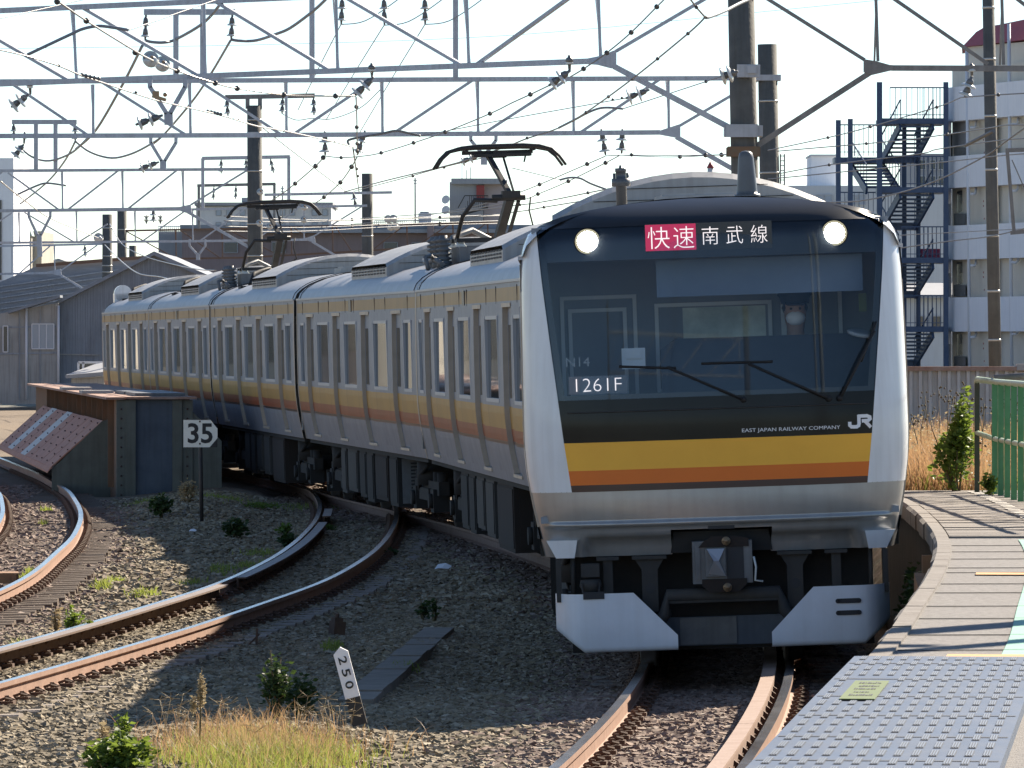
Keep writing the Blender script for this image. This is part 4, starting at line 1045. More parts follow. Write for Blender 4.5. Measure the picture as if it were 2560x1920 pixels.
k.prism([(-.36, .16, 1.06), (.36, .16, 1.06), (.385, .16, .9), (-.385, .16, .9)], (0, .9, 0)); part('coupler_pocket', k, M['under_dark'], c1)
k = MB(); k.tube([(-.62, .15, .37), (-.50, .12, .37), (-.44, .12, .45), (-.42, .12, .58), (.42, .12, .58), (.46, .12, .45), (.52, .12, .37), (.66, .15, .37)], .05, 8); k.bx(-.42, .42, .1, .2, .52, .62); part('safety_chain_frame', k, M['under'], c1)
for sg in (-1, 1):
    k = MB(); k.prism([(sg * .66, .18, .86), (sg * .44, .18, .86), (sg * .49, .18, .78), (sg * .49, .18, .46), (sg * .61, .18, .46), (sg * .61, .18, .78)], (0, .1, 0)); k.bx(sg * .42, sg * .68, .14, .3, .86, .885)
    br = part('skirt_bracket', k, M['under'], c1)
    k = MB(); k.lathe((sg * .55, .179, .64), (0, -1, 0), [(0, .04), (.003, .04)], 12); part('bracket_slot', k, M['louvre_dark'], br)
    k = MB(); k.bx(sg * .83, sg * .90, .2, .28, .5, .88); k.bx(sg * .78, sg * .95, .16, .3, .86, .885); part('skirt_hanger', k, M['under'], c1)
    k = MB(); k.bx(sg * 1.22, sg * 1.26, .25, .4, .55, .88); k.cyl((sg * 1.13, .3, .55), (sg * 1.13, .3, .88), .018, n=8); part('step_iron', k, M['under'], c1)
k = MB(); k.bx(-1.07, -.93, .12, .24, .74, .84); k.lathe((-1.0, .16, .72), (0, 0, -1), [(0, .075), (.05, .085), (.09, .06), (.10, .05)], 12); k.tube([(-1.07, .1, .70), (-1.06, .08, .62), (-1.0, .07, .58), (-.94, .08, .62), (-.93, .1, .70)], .008, 5); part('brake_hose_cock', k, M['under'], c1)
# skirts (snow plough plates)
def skirt_plate(sg):
    k = MB(); yb = .02
    out = [(.375, .135), (1.02, .135), (1.12, .23)]
    def col(u, yo): return yo
    # front plate as grid in u with curled bottom
    us_ = [.355, .5, .68, .8, .95, 1.06, 1.12, 1.18, 1.23, 1.26, 1.27]
    rows = []
    for i, u in enumerate(us_):
        top = .615 if u >= .68 else .285 + (.615 - .285) * (u - .355) / (.68 - .355)
        bot = .17 if u < 1.06 else .17 + (u - 1.06) / .21 * .17
        yy = yb + .03 * (u - .36) + (0 if u < 1.06 else .34 * ((u - 1.06) / .21) ** 2.2)
        col_ = [Vector((sg * u, yy, top)), Vector((sg * u, yy, lerp(top, bot + .045, .5))), Vector((sg * u, yy, bot + .045))]
        for a in (30, 60, 90):
            r_ = math.radians(a); col_.append(Vector((sg * u, yy + .045 * (1 - math.cos(r_)), bot + .045 - .045 * math.sin(r_))))
        col_.append(Vector((sg * u, yy + .20, bot)))
        rows.append(col_)
    rows.append([v + Vector((0, .5, 0)) for v in rows[-1]])
    k.grid(rows)
    return k
for sg in (-1, 1):
    so = part('skirt_plate', skirt_plate(sg), M['skirt'], c1)
    if sg < 0:
        k = MB(); k.bx(-1.06, -.90, .028, .06, .575, .63); part('hose_notch', k, M['louvre_dark'], so)
    else:
        for z in (.50, .41):
            k = MB(); k.bx(.86, 1.02, .028, .04, z - .018, z + .018); k.cyl((.86, .028, z), (.86, .04, z), .018, n=12); k.cyl((1.02, .028, z), (1.02, .04, z), .018, n=12); part('skirt_slot', k, M['louvre_dark'], so)
k = MB(); k.prism([(-.72, .42, .18), (.72, .42, .18), (.72, .42, .40), (-.72, .42, .40)], (0, .03, 0)); part('inner_guard', k, M['girder_grey'], c1)
k = MB(); k.prism([(-.33, .40, .19), (.10, .40, .19), (.10, .40, .395), (-.33, .40, .395)], (0, .02, 0)); part('inner_guard_patch', k, M['box_grey'], c1)
k = MB(); k.bx(-1.15, 1.15, .5, .6, .15, 1.0); part('front_bulkhead', k, M['under_dark'], c1)

# lamps, destination sign, running-number panel
for sg in (-1, 1):
    y0 = fdepth(.935, 3.28)
    k = MB(); k.lathe((sg * .935, y0 + .012, 3.28), (0, -1, 0), [(0, .105), (.006, .105), (.006, .09), (.0, .08)], 24); hl = part('headlamp', k, M['black_gloss'], c1)
    k = MB(); k.lathe((sg * .935, y0 - .0, 3.28), (0, -1, 0), [(0, .078), (.012, .074), (.018, .045), (.02, 0.0)], 24); part('lamp_lens', k, M['lamp'], hl)
    k = MB(); k.lathe((sg * .935, y0 + .001, 3.28), (0, -1, 0), [(0, .096), (.003, .094), (.004, .07)], 24); part('lamp_glare_ring', k, M['lamp_glare_ring'], hl)
ys = fdepth(.25, 3.29) - .001
k = MB(); k.bx(-.50, .46, ys, ys + .01, 3.185, 3.392); sgn = part('destination_sign', k, M['led_back'], c1)
k = MB(); k.bx(-.498, -.115, ys - .003, ys - .001, 3.190, 3.388); part('rapid_panel', k, M['led_pink'], sgn)
k = MB()
put_text(k, '\u5feb', (-.48, ys - .005, 3.205), (1, 0, 0), (0, 0, 1), .165, .165, thin=.011); put_text(k, '\u901f', (-.285, ys - .005, 3.205), (1, 0, 0), (0, 0, 1), .155, .165, thin=.011)
for i, ch in enumerate('\u5357\u6b66\u7dda'): put_text(k, ch, (-.07 + i * .185, ys - .005, 3.225), (1, 0, 0), (0, 0, 1), .125, .135, thin=.011)
part('sign_lettering', k, M['led_white'], sgn)
yn = fdepth(.9, 2.19) + .03
k = MB(); k.bx(-1.115, -.67, yn, yn + .02, 2.125, 2.26); rn = part('running_number', k, mat('number_panel', (0.16, 0.19, 0.23), rough=.4), c1)
k = MB(); put_text(k, '1261F', (-1.06, yn - .004, 2.142), (1, 0, 0), (0, 0, 1), .345, .10, thin=.022); part('number_lettering', k, M['led_white'], rn)
k = MB(); put_text(k, 'N14', (-1.13, fdepth(1.05, 2.37) + .03, 2.335), (1, 0, 0), (0, 0, 1), .18, .07); part('formation_number', k, mat('pale_print', (0.38, .42, .45), rough=.5), c1)
# lettering and emblem
yl = fdepth(.55, 1.8) - .008
k = MB()
vs_, fs_ = text_mesh('EAST JAPAN RAILWAY COMPANY', .745, .036)
k.add([Vector((.18 + a, fdepth(.18 + a, 1.8) - .006, 1.79 + c)) for a, b, c in vs_], fs_); part('company_lettering', k, M['white_vinyl'], c1)
def stroke(k, pts, th, y):
    for i in range(len(pts) - 1):
        a = Vector((pts[i][0], fdepth(pts[i][0], 1.85) - .010, pts[i][1])); b = Vector((pts[i + 1][0], fdepth(pts[i + 1][0], 1.85) - .010, pts[i + 1][1])); d = (b - a).normalized()
        k.bar(a - d * th * .25, b + d * th * .25, th, .002, up=(0, 1, 0)) if False else k.bar(a - d * th * .3, b + d * th * .3, .002, th, up=Vector((0, 1, 0)).cross(d))
ox, oz = .985, 1.797; w_ = .182; h_ = .105; th = .026; yj = fdepth(1.07, 1.85) - .007
def J(a, c): return (ox + a * w_, oz + c * h_)
k = MB(); stroke(k, [J(.07, .42), J(.07, .24), J(.14, .13), J(.24, .12), J(.36, .12), J(.44, .20), J(.46, .34), J(.46, .90)], th, yj)
stroke(k, [J(.46, .88), J(.80, .88), J(.92, .80), J(.93, .66), J(.84, .54), J(.62, .53)], th, yj)
stroke(k, [J(.70, .53), J(.93, .10)], th, yj)
part('railway_emblem', k, M['white_vinyl'], c1)
# wipers
def wiper(name, arm0, arm1, bl0, bl1):
    k = MB(); k.tube([S(arm0[0], arm0[1], .03), S((arm0[0] + arm1[0]) / 2, (arm0[1] + arm1[1]) / 2, .045), S(arm1[0], arm1[1], .03)], .011, 6)
    k.tube([S(bl0[0] + (bl1[0] - bl0[0]) * i / 6, bl0[1] + (bl1[1] - bl0[1]) * i / 6, .022) for i in range(7)], .010, 5)
    k.ball(S(arm0[0], arm0[1], .02), .024, 8); part(name, k, M['rubber'], c1)
wiper('wiper', (.20, 2.045), (-.37, 2.31), (-.73, 2.325), (-.30, 2.300))
wiper('wiper', (.845, 2.03), (.245, 2.315), (-.11, 2.328), (.43, 2.325))
wiper('wiper', (.93, 2.03), (1.215, 2.53), (1.10, 2.30), (1.232, 2.60))
for z, u0, u1 in ((1.985, -1.13, 1.15),):
    k = MB(); k.tube([S(u0 + (u1 - u0) * i / 30, z, .006) for i in range(31)], .006, 4); part('panel_joint', k, M['under'], c1)

# cab interior, seen dimly through the glass
k = MB(); k.bx(-1.36, 1.36, 1.95, 2.0, 1.2, 3.4); k.bx(-1.36, 1.36, .5, 2.0, 3.36, 3.40); k.bx(-1.36, 1.36, .3, 2.0, 1.15, 1.2); part('cab_bulkhead', k, M['cab_wall'], c1)
k = MB(); k.bx(-.42, 1.15, .45, .47, 2.84, 3.12); part('sun_blind', k, M['cab_blind'], c1)
k = MB(); k.prism([(-.40, .75, 2.08), (1.20, .75, 2.08), (1.20, .95, 2.52), (-.28, .95, 2.52), (-.40, .9, 2.44)], (0, .25, 0)); part('driving_desk', k, M['cab_dark'], c1)
def frame(name, x0, x1, z0, z1, y, th=.03):
    k = MB(); k.bx(x0, x0 + th, y - .02, y, z0, z1); k.bx(x1 - th, x1, y - .02, y, z0, z1); k.bx(x0 + th, x1 - th, y - .02, y, z1 - th, z1); k.bx(x0 + th, x1 - th, y - .02, y, z0, z0 + th); return part(name, k, M['cab_trim'], c1)
frame('cab_door_frame', -1.16, -.56, 1.9, 2.88, 1.948); frame('cab_door_window', -1.10, -.64, 2.1, 2.78, 1.93)
frame('partition_window', -.42, .50, 2.1, 2.80, 1.948)
M['pane_reflection'] = mat('painted_pane_reflection', (0.85, 0.92, 0.82), (0.45, 0.52, 0.46), rough=.5, scale=3)  # pale greenish colour paints the bright reflection in the partition window
k = MB(); k.bx(-.20, .45, 1.94, 1.945, 2.45, 2.76); part('partition_glass', k, M['pane_reflection'], c1)
k = MB(); k.bx(.57, .61, 1.9, 1.94, 2.0, 2.92); k.bx(1.02, 1.05, 1.9, 1.94, 2.0, 2.92); part('partition_post', k, M['cab_trim'], c1)
k = MB(); k.bx(1.13, 1.19, .8, .82, 2.68, 2.82); part('notice_card', k, M['notice'], c1)
k = MB(); k.bx(-.70, -.52, .8, .9, 2.30, 2.46); k.bx(-.67, -.55, .78, .799, 2.38, 2.45); part('monitor', k, M['cab_trim'], c1)
k = MB(); k.lathe((1.14, .9, 2.5), (.2, -.2, 1), [(0, .10), (.02, .11), (.03, .09)], 14); part('desk_mirror', k, M['cab_trim'], c1)

# driver, seated behind the desk
def rot_to(o, parent_root):   # place a world object in the car's frame
    o.matrix_world = parent_root
car_m = Matrix.Translation(c1.location) @ Euler(c1.rotation_euler).to_matrix().to_4x4()
M['uniform'] = mat('navy_uniform', (0.020, 0.025, 0.04), (0.028, 0.034, 0.05), rough=.8, scale=6)
M['skin'] = mat('skin', (0.36, 0.22, 0.16), rough=.55)
M['hair'] = mat('hair', (0.012, 0.010, 0.009), rough=.6)
M['mask_cloth'] = mat('face_mask', (0.70, 0.74, 0.78), rough=.7)
dx, dy, dz = .66, 1.35, 1.86     # seat point in car frame
def body_mesh():
    J_ = {0: (0, 0, 0, .17), 1: (0, .0, .22, .16), 2: (0, -.02, .45, .175), 3: (0, -.01, .60, .085), 4: (0, -.02, .69, .062), 5: (0, -.03, .78, .095), 6: (0, -.025, .90, .098), 7: (0, -.02, .96, .075)}
    for s, b in ((-1, 10), (1, 20)):
        J_[b] = (s * .19, -.01, .55, .08); J_[b + 1] = (s * .25, -.08, .28, .055); J_[b + 2] = (s * .18, -.33, .22, .042); J_[b + 3] = (s * .17, -.42, .23, .04)
        J_[b + 4] = (s * .11, -.08, -.02, .10); J_[b + 5] = (s * .14, -.45, .02, .075); J_[b + 6] = (s * .14, -.50, -.38, .05); J_[b + 7] = (s * .14, -.60, -.42, .045)
    E = [(0, 1), (1, 2), (2, 3), (3, 4), (4, 5), (5, 6), (6, 7)]
    for b in (10, 20): E += [(2, b), (b, b + 1), (b + 1, b + 2), (b + 2, b + 3), (0, b + 4), (b + 4, b + 5), (b + 5, b + 6), (b + 6, b + 7)]
    keys = sorted(J_); ix = {q: i for i, q in enumerate(keys)}
    me = bpy.data.meshes.new('person'); me.from_pydata([J_[q][:3] for q in keys], [(ix[a], ix[b]) for a, b in E], [])
    ob = bpy.data.objects.new('person_tmp', me); COL.objects.link(ob)
    md = ob.modifiers.new('skin', 'SKIN'); sd = me.skin_vertices[0].data
    for q in keys: sd[ix[q]].radius = (J_[q][3], J_[q][3] * (.8 if q in (0, 1, 2) else 1)); sd[ix[q]].use_root = (q == 0)
    ob.modifiers.new('sub', 'SUBSURF').levels = 1; ob.modifiers['sub'].render_levels = 1
    bpy.context.view_layer.update()
    out = bpy.data.meshes.new_from_object(ob.evaluated_get(bpy.context.evaluated_depsgraph_get())); bpy.data.objects.remove(ob)
    out.materials.clear(); out.materials.append(M['uniform']); out.materials.append(M['skin'])
    for p in out.polygons:
        p.use_smooth = True; c = p.center
        p.material_index = 1 if c.z > .66 or (c.y < -.36 and c.z > .15) else 0
    return out
pm = body_mesh()
per = bpy.data.objects.new('person', pm); COL.objects.link(per); per.matrix_world = car_m @ Matrix.Translation((dx, dy, dz))
per['label'] = 'train driver in dark uniform, peaked cap and white face mask behind the windscreen'; per['category'] = 'person'; ROOT['person'] = (0, 0, 0)
k = MB(); k.ball((0, -.075, .79), .085, 12, sc=(.9, .75, .72)); part('face_mask', k, M['mask_cloth'], per)
k = MB(); k.lathe((0, -.02, .90), (0, 0, 1), [(0, .108), (.04, .112), (.07, .135), (.10, .125), (.11, .0)], 18); k.prism([(-.09, -.10, .905), (-.06, -.17, .885), (.06, -.17, .885), (.09, -.10, .905)], (0, 0, .012)); part('cap', k, M['uniform'], per)
k = MB(); k.ball((0, .0, .87), .105, 12, sc=(.98, .9, .75)); part('hair', k, M['hair'], per)
k = MB()
for sx in (-.035, .035): k.ball((sx, -.118, .862), .011, 6)
part('eyes', k, M['hair'], per)
k = MB(); k.bx(dx - .22, dx + .22, dy - .15, dy + .25, 1.66, 1.74); k.bx(dx - .2, dx + .2, dy + .22, dy + .3, 1.74, 2.4); k.bx(dx - .05, dx + .05, dy, dy + .1, 1.2, 1.66); part('driver_seat', k, M['cab_dark'], c1)

# things on the cab roof
def roof_thing(name, prof, u, y, mt, extra=None):
    k = MB(); k.lathe((u, y, rz(u) - .02), (0, 0, 1), prof, 20)
    if extra: extra(k)
    return part(name, k, mt, c1)
M['antenna'] = mat('antenna_grey', (0.10, 0.105, 0.11), (0.13, 0.135, 0.14), rough=.4, scale=4)
roof_thing('radio_antenna', [(0, .10), (.06, .10), (.06, .105), (.09, .105), (.09, .085), (.12, .082), (.38, .062), (.42, .052), (.435, .03), (.44, 0)], .37, 3.0, M['antenna'], lambda k: k.bx(.37 - .22, .37 + .22, 2.8, 3.2, 3.565, 3.60))
roof_thing('antenna_mast', [(0, .045), (.25, .045), (.25, .078), (.315, .078), (.315, .042), (.37, .042), (.37, .047), (.40, .047), (.40, .016), (.425, .01)], -.62, 4.6, M['antenna'], lambda k: [k.cyl((-.62 + s * .055, 4.6, rz(.62) + .26), (-.62 + s * .055, 4.6, rz(.62) + .34), .012, n=8) for s in (-1, 1)])
# ------------------------------------------------------------------ overhead line structures
def seg_D(D, x): return D(x) if callable(D) else D
def gantry(label, D, upper, lower, verts, diags, gus=(), struts=(), mt='grav_beam', th=.085, group='overhead line gantries'):
    def q(p): return P(p[0], p[1], seg_D(D, p[0]))
    c = q(lower[len(lower) // 2]); t = thing('catenary_gantry', label, 'gantry', (c.x, c.y, c.z), group)
    for nm, pl in (('upper_chord', upper), ('lower_chord', lower)):
        k = MB()
        for a, b in zip(pl[:-1], pl[1:]): k.bar(q(a), q(b), th * .8, th)
        part(nm, k, M[mt], t)
    for a, b in verts:
        k = MB(); pa, pb = q(a), q(b); k.bar(pa, pb, th * .55, th * .3); k.bar(pa + Vector((-.05, .12, 0)), pb + Vector((.02, .06, 0)), th * .35, th * .3); part('vertical_strut', k, M[mt], t)
    for a, b in diags:
        k = MB(); k.bar(q(a), q(b), th * .65, th * .62); part('brace', k, M[mt], t)
    for a, b in struts:
        k = MB(); k.bar(q(a), q(b), th * .95, th * 1.0); part('knee_strut', k, M[mt], t)
    for g in gus:
        k = MB(); k.prism([q(p) + Vector((0, -.055, 0)) for p in g], (0, .11, 0)); part('gusset', k, M[mt], t)
    return t
DA = lambda x: 109.0 - 9.0 * min(x, 1490) / 1490.0
gantry('nearest grey lattice gantry, its lower chord crossing above the raised pantograph', DA,
       [(-160, 34), (520, 3), (1100, -22), (1500, -40), (1770, -52), (1850, -54)], [(-160, 216), (0, 210), (640, 185), (1280, 160), (1476, 153)],
       [((183, 17), (191, 202)), ((510, 3), (513, 190)), ((840, -10), (844, 177)), ((1166, -24), (1172, 163)), ((1495, -40), (1501, 140))],
       [((0, 101), (174, 202)), ((202, 16), (503, 192)), ((540, 4), (828, 178)), ((862, -8), (1158, 165)), ((1190, 163), (1468, -38)), ((1540, 128), (1850, -54))],
       [[(1465, 147), (1500, 140), (1541, 124), (1541, 170), (1528, 171), (1494, 162), (1465, 160)]], [((1535, 166), (1858, 337))], th=.088)
gantry('dark gantry reaching to the right from the thick pole', 100.0,
       [(1850, -52), (1890, -22), (2700, -30)], [(2160, 165), (2232, 170), (2700, 172)],
       [((2195, 153), (2189, -25)), ((2509, 162), (2504, -28))], [((2162, 150), (1888, -22)), ((2470, 160), (2210, -20)), ((2700, 120), (2510, -28))],
       [[(2159, 148), (2190, 153), (2233, 165), (2233, 175), (2178, 188), (2159, 180)]], [((2178, 180), (1862, 384))], mt='grav_dark', th=.088)
gantry('second grey lattice gantry, its chord running level to the shorter pole', 143.0,
       [(-160, 206), (0, 204), (640, 201), (1280, 198), (1945, 195)], [(-160, 341), (0, 340), (640, 338), (1280, 334), (1650, 331)],
       [((233, 211), (233, 333)), ((475, 203), (476, 335)), ((716, 200), (716, 332)), ((956, 200), (956, 331)), ((1195, 200), (1195, 331)), ((1434, 199), (1434, 330)), ((1671, 199), (1672, 326))],
       [((26, 207), (220, 338)), ((255, 206), (466, 338)), ((498, 203), (704, 337)), ((733, 336), (935, 200)), ((981, 335), (1184, 199)), ((1210, 333), (1419, 198)), ((1451, 331), (1650, 198)), ((1700, 314), (1900, 197))],
       [[(1645, 328), (1697, 311), (1701, 313), (1701, 344), (1688, 344), (1645, 336)]], [((1690, 342), (1912, 468))], th=.105)
gantry('third gantry with level chords meeting the tall pole behind the train', 185.0,
       [(-160, 430), (0, 427), (619, 423), (650, 423)], [(-160, 529), (0, 527), (450, 521)],
       [((156, 427), (156, 525)), ((307, 426), (307, 523)), ((458, 425), (458, 518))], [((20, 432), (147, 524)), ((171, 523), (295, 427)), ((321, 521), (443, 425)), ((477, 512), (616, 427)), ((-120, 524), (5, 430))],
       [[(445, 518), (477, 511), (480, 536), (457, 530), (445, 525)]], [((469, 530), (640, 628))], th=.085)
gantry('fourth gantry, reaching from the picture edge to the short pole right of the train roof', 236.0,
       [(-160, 532), (0, 528), (460, 524), (918, 514)], [(-160, 610), (0, 607), (480, 603), (770, 599)],
       [((48, 531), (48, 607)), ((192, 529), (192, 606)), ((338, 527), (338, 605)), ((482, 525), (482, 603)), ((627, 522), (627, 601)), ((760, 519), (760, 598))],
       [((61, 531), (185, 605)), ((200, 603), (269, 560)), ((356, 603), (463, 527)), ((500, 602), (610, 524)), ((640, 600), (745, 521)), ((785, 590), (905, 516)), ((-80, 606), (30, 532))],
       [[(762, 596), (786, 588), (789, 606), (772, 603)]], [((780, 604), (905, 678))], th=.085)
gantry('fifth gantry low above the grey shed, ending at the leftmost of two close poles', 268.0,
       [(-160, 618), (0, 615), (120, 613), (262, 610)], [(-160, 686), (0, 685), (135, 682)],
       [((30, 614), (30, 685)), ((137, 612), (137, 680))], [((153, 676), (243, 613)), ((48, 684), (125, 615))], [[(115, 680), (152, 672), (154, 690), (138, 687)]], [((150, 687), (262, 755))], th=.085)
gantry('lowest small gantry in front of the shed wall', 296.0,
       [(-160, 703), (0, 703), (150, 700), (265, 697)], [(-160, 768), (0, 765), (220, 758)],
       [((21, 704), (21, 764)), ((124, 701), (124, 762)), ((225, 698), (225, 757))], [((110, 706), (43, 757)), ((215, 703), (130, 762)), ((6, 706), (-60, 764))], [[(212, 757), (238, 750), (240, 766), (228, 764)]], [((236, 764), (268, 782))], th=.085)
gantry('rusty brown gantry running behind the train roofs', 290.0,
       [(305, 577), (619, 571), (900, 563), (1262, 556)], [(445, 647), (616, 644), (900, 628), (1235, 606)],
       [((440, 576), (440, 640)), ((556, 574), (556, 645)), ((729, 568), (729, 638)), ((832, 565), (832, 632)), ((920, 562), (920, 627)), ((1018, 561), (1018, 620)), ((1133, 558), (1133, 612)), ((1220, 557), (1220, 607))],
       [((315, 578), (428, 640)), ((451, 576), (547, 643)), ((570, 574), (700, 640)), ((735, 570), (822, 630)), ((935, 622), (1010, 564)), ((1040, 616), (1125, 560)), ((1150, 610), (1215, 558)), ((880, 630), (840, 568))],
       [[(428, 641), (457, 645), (457, 649), (430, 654)]], [((430, 652), (312, 722))], mt='grav_rust', th=.085)

def pole(label, D, top, bot_x, r, zb=-.5, bands=(), tilt=0, ladder=False, base_z=None, mt='pole'):
    a = P(top[0], top[1], D); dxdz = (bot_x[0] - top[0]) / max(1, (bot_x[1] - top[1]))
    b = P(bot_x[0], bot_x[1], D); d = (b - a); s = (a.z - zb) / (a.z - b.z); e = a + d * s
    t = thing('catenary_pole', label, 'pole', (e.x, e.y, zb), 'concrete line poles')
    k = MB(); k.cyl(e, a, r * 1.07, r, 20); sh = part('shaft', k, M[mt], t)
    for y in bands:
        q = (y - top[1]) / (bot_x[1] - top[1]); c = a + d * q; ax = d.normalized()
        k = MB(); k.cyl(c - ax * .02, c + ax * .02, r * 1.06, n=20); part('steel_band', k, M['band'], t)
    return t, a, d
p1, a1, d1 = pole('thickest concrete pole standing beside the cab roof antenna', 100.0, (1849, -180), (1862, 450), .205)
k = MB(); c = P(1858, 328, 100); k.box((c.x, c.y, c.z), (.60, .44, .17)); k.box((c.x - .03, c.y - .24, c.z), (.50, .05, .20)); part('clamp_collar', k, M['clamp_white'], p1)
k = MB(); c = P(1858, 380, 100); k.box((c.x, c.y, c.z), (.52, .44, .14)); k.box((c.x, c.y - .23, c.z), (.5, .04, .16)); part('clamp_collar', k, M['clamp_rust'], p1)
k = MB(); c = P(1862, 179, 100); k.box((c.x + .05, c.y - .24, c.z), (.36, .10, .20)); k.box((c.x + .1, c.y - .3, c.z + .02), (.14, .06, .12)); part('line_bracket', k, M['clamp_white'], p1)
p2, a2, d2 = pole('shorter concrete pole just right of the thickest pole', 143.0, (1918, 111), (1924, 460), .215, bands=(253, 432))
k = MB(); c = P(1920, 195, 143); k.box((c.x, c.y, c.z), (.56, .48, .13)); part('clamp_collar', k, M['clamp_white'], p2)
k = MB()
for x in (1951, 1961): k.bar(P(x, 385, 143), P(x, 470, 143), .03)
for y in range(390, 470, 12): k.bar(P(1951, y, 143), P(1961, y, 143), .02)
part('ladder', k, M['grav_dark'], p2)
pole('tall concrete pole rising between the two pantographs', 185.0, (636, 264), (638, 660), .212, bands=(300, 332, 428, 560, 640))
pole('short concrete pole right of the tall pole, above the train roof', 240.0, (918, 434), (919, 660), .205, bands=(590, 640))
pole('left one of two close poles before the shed', 268.0, (268, 536), (268, 760), .205, bands=(570, 640, 664, 680, 716, 730))
pole('right one of two close poles before the shed', 290.0, (305, 520), (305, 770), .215, bands=(574,))
pole('small concrete pole partly hidden behind the two close poles', 340.0, (332, 614), (332, 780), .2)
pole('banded concrete pole at the left edge before the beige shed', 300.0, (28, 712), (29, 1000), .22, bands=(734, 770, 800, 830, 838, 860, 905, 920, 950))
pole('slim leaning concrete pole in front of the white apartment block', 112.0, (2470, -60), (2488, 930), .105, zb=.5, bands=(19, 148, 290, 424, 590, 728, 850))

def insul(a, b, label, grp='disc insulators', n=2, r=.125):
    a = Vector(a); b = Vector(b); L = (b - a).length; d = (b - a).normalized()
    t = thing('insulator', label, 'insulator', tuple(a), grp)
    k = MB(); k.lathe(a, d, [(0, .02), (L * .12, .025)] + [q for i in range(n) for q in ((L * (.14 + .40 * i), .03), (L * (.18 + .40 * i), .05), (L * (.38 + .40 * i), .065), (L * (.40 + .40 * i), .03))] + [(L * .97, .02), (L, .02)], 10); part('metal_cap', k, M['insul_cap'], t)
    for i in range(n):
        s = L * (.40 + .40 * i); k = MB(); k.lathe(a + d * s, d, [(-.02, .05), (.0, r * .8), (.018, r), (.03, r), (.022, .03)], 16); part('porcelain_disc', k, M['porcelain'], t)
    return t
def wire(label, pts, r=.011, beads=(), mt='wire', grp='overhead wires', br=.045, sag=0):
    w3 = [P(*p) for p in pts]
    t = solo('overhead_wire', _tube(w3, r), M[mt], label, 'wire', grp)
    for b in beads:
        k = MB(); c = P(*b); k.ball(c, br, 8); part('spacer', k, M['bead'], t)
    return t
def _tube(pts, r, n=5):
    # smooth polyline through the points
    out = []
    N = len(pts)
    for i in range(N - 1):
        p0, p1_, p2_, p3 = pts[max(i - 1, 0)], pts[i], pts[i + 1], pts[min(i + 2, N - 1)]
        for s in range(5):
            u = s / 5; out.append(.5 * ((2 * p1_) + (p2_ - p0) * u + (2 * p0 - 5 * p1_ + 4 * p2_ - p3) * u * u + (3 * p1_ - p0 - 3 * p2_ + p3) * u ** 3))
    out.append(pts[-1]); k = MB(); k.tube(out, r, n); return k
def vee(label, D, L, R, mid, bot, arm=True):
    t = thing('vee_hanger', label, 'bracket', tuple(P(mid[0], mid[1], D)), 'vee hangers under the gantries')
    wd = .075
    for q in (L, R):
        k = MB(); dx_ = 6 if q is R else -6
        k.bar(P(q[0], q[1] - 8, D), P(q[0], q[1] + 22 * 106 / D, D), wd); k.bar(P(q[0], q[1] + 20 * 106 / D, D), P(mid[0] - (4 if q is L else -4) * 1.0, mid[1], D), wd); part('vee_leg', k, M['grav_beam'], t)
    k = MB(); a, b = P(mid[0], mid[1] - 2, D), P(bot[0], bot[1], D); k.bar(a, b, wd * 1.9, wd); part('stem', k, M['grav_beam'], t)
    if arm:
        s = 106 / D
        insul(P(mid[0] - 14 * s, mid[1] + 4 * s, D - .05), P(mid[0] - 82 * s, mid[1] + 28 * s, D), 'tilted disc insulator on ' + label, r=.12)
vee('the large vee hanger under the nearest gantry', 106.0, (375, 197), (463, 197), (421, 284), (422, 312))
vee('the vee hanger under the second gantry left of the pole', 143.0, (377, 342), (440, 342), (408, 402), (408, 424))
vee('the vee hanger just above the raised pantograph head', 143.0, (1177, 336), (1240, 336), (1210, 385), (1210, 412))
vee('the long-stemmed vee hanger on the third gantry', 185.0, (72, 530), (126, 530), (98, 588), (100, 642), arm=False)
vee('the small vee hanger on the fourth gantry above the train roof', 236.0, (474, 606), (513, 606), (495, 634), (495, 650), arm=False)

def tframe_(label, D, bar, posts, ins, mt='grav_beam'):
    c = P((bar[0][0] + bar[1][0]) / 2, bar[0][1], D); t = thing('feeder_frame', label, 'frame', tuple(c), 'feeder cable frames')
    k = MB(); k.bar(P(*bar[0], D), P(*bar[1], D), .11, .13); part('crossbar', k, M[mt], t)
    for x, y0, y1 in posts:
        k = MB(); k.bar(P(x, y0, D), P(x, y1, D), .12, .10); g = 9 * 143 / D
        k.prism([P(x - g, y0, D) + Vector((0, -.03, 0)), P(x + g, y0, D) + Vector((0, -.03, 0)), P(x, y0 + g * 1.4, D) + Vector((0, -.03, 0))], (0, .06, 0)); part('upright', k, M[mt], t)
    for i, (x0, y0, x1, y1) in enumerate(ins): insul(P(x0, y0, D), P(x1, y1, D), (('left', 'right') if len(ins) == 2 else ('left', 'middle', 'right'))[i] + ' insulator string of ' + label, r=.11)
tframe_('the cable frame at upper left above the second gantry', 143.0, ((360, 30), (588, 30)), ((440, 30, 200), (507, 30, 200)), ((365, 34, 363, 102), (581, 34, 578, 100)))
tframe_('the wide cable frame cut by the top picture edge', 143.0, ((765, -14), (1152, -14)), ((780, -14, 198), (1139, -14, 198)), ((856, -10, 853, 62), (960, -10, 961, 62), (1062, -10, 1063, 62)))
tframe_('the low cable frame on the third gantry', 185.0, ((30, 305), (192, 305)), ((90, 305, 425), (139, 305, 425)), ((34, 308, 35, 352), (188, 308, 188, 354)))
tframe_('the dark cable frame on top of the tall pole', 185.0, ((563, 243), (787, 239)), ((619, 243, 272), (650, 243, 272)), ((567, 246, 570, 290), (707, 244, 705, 284), (784, 242, 785, 288)), mt='grav_dark')
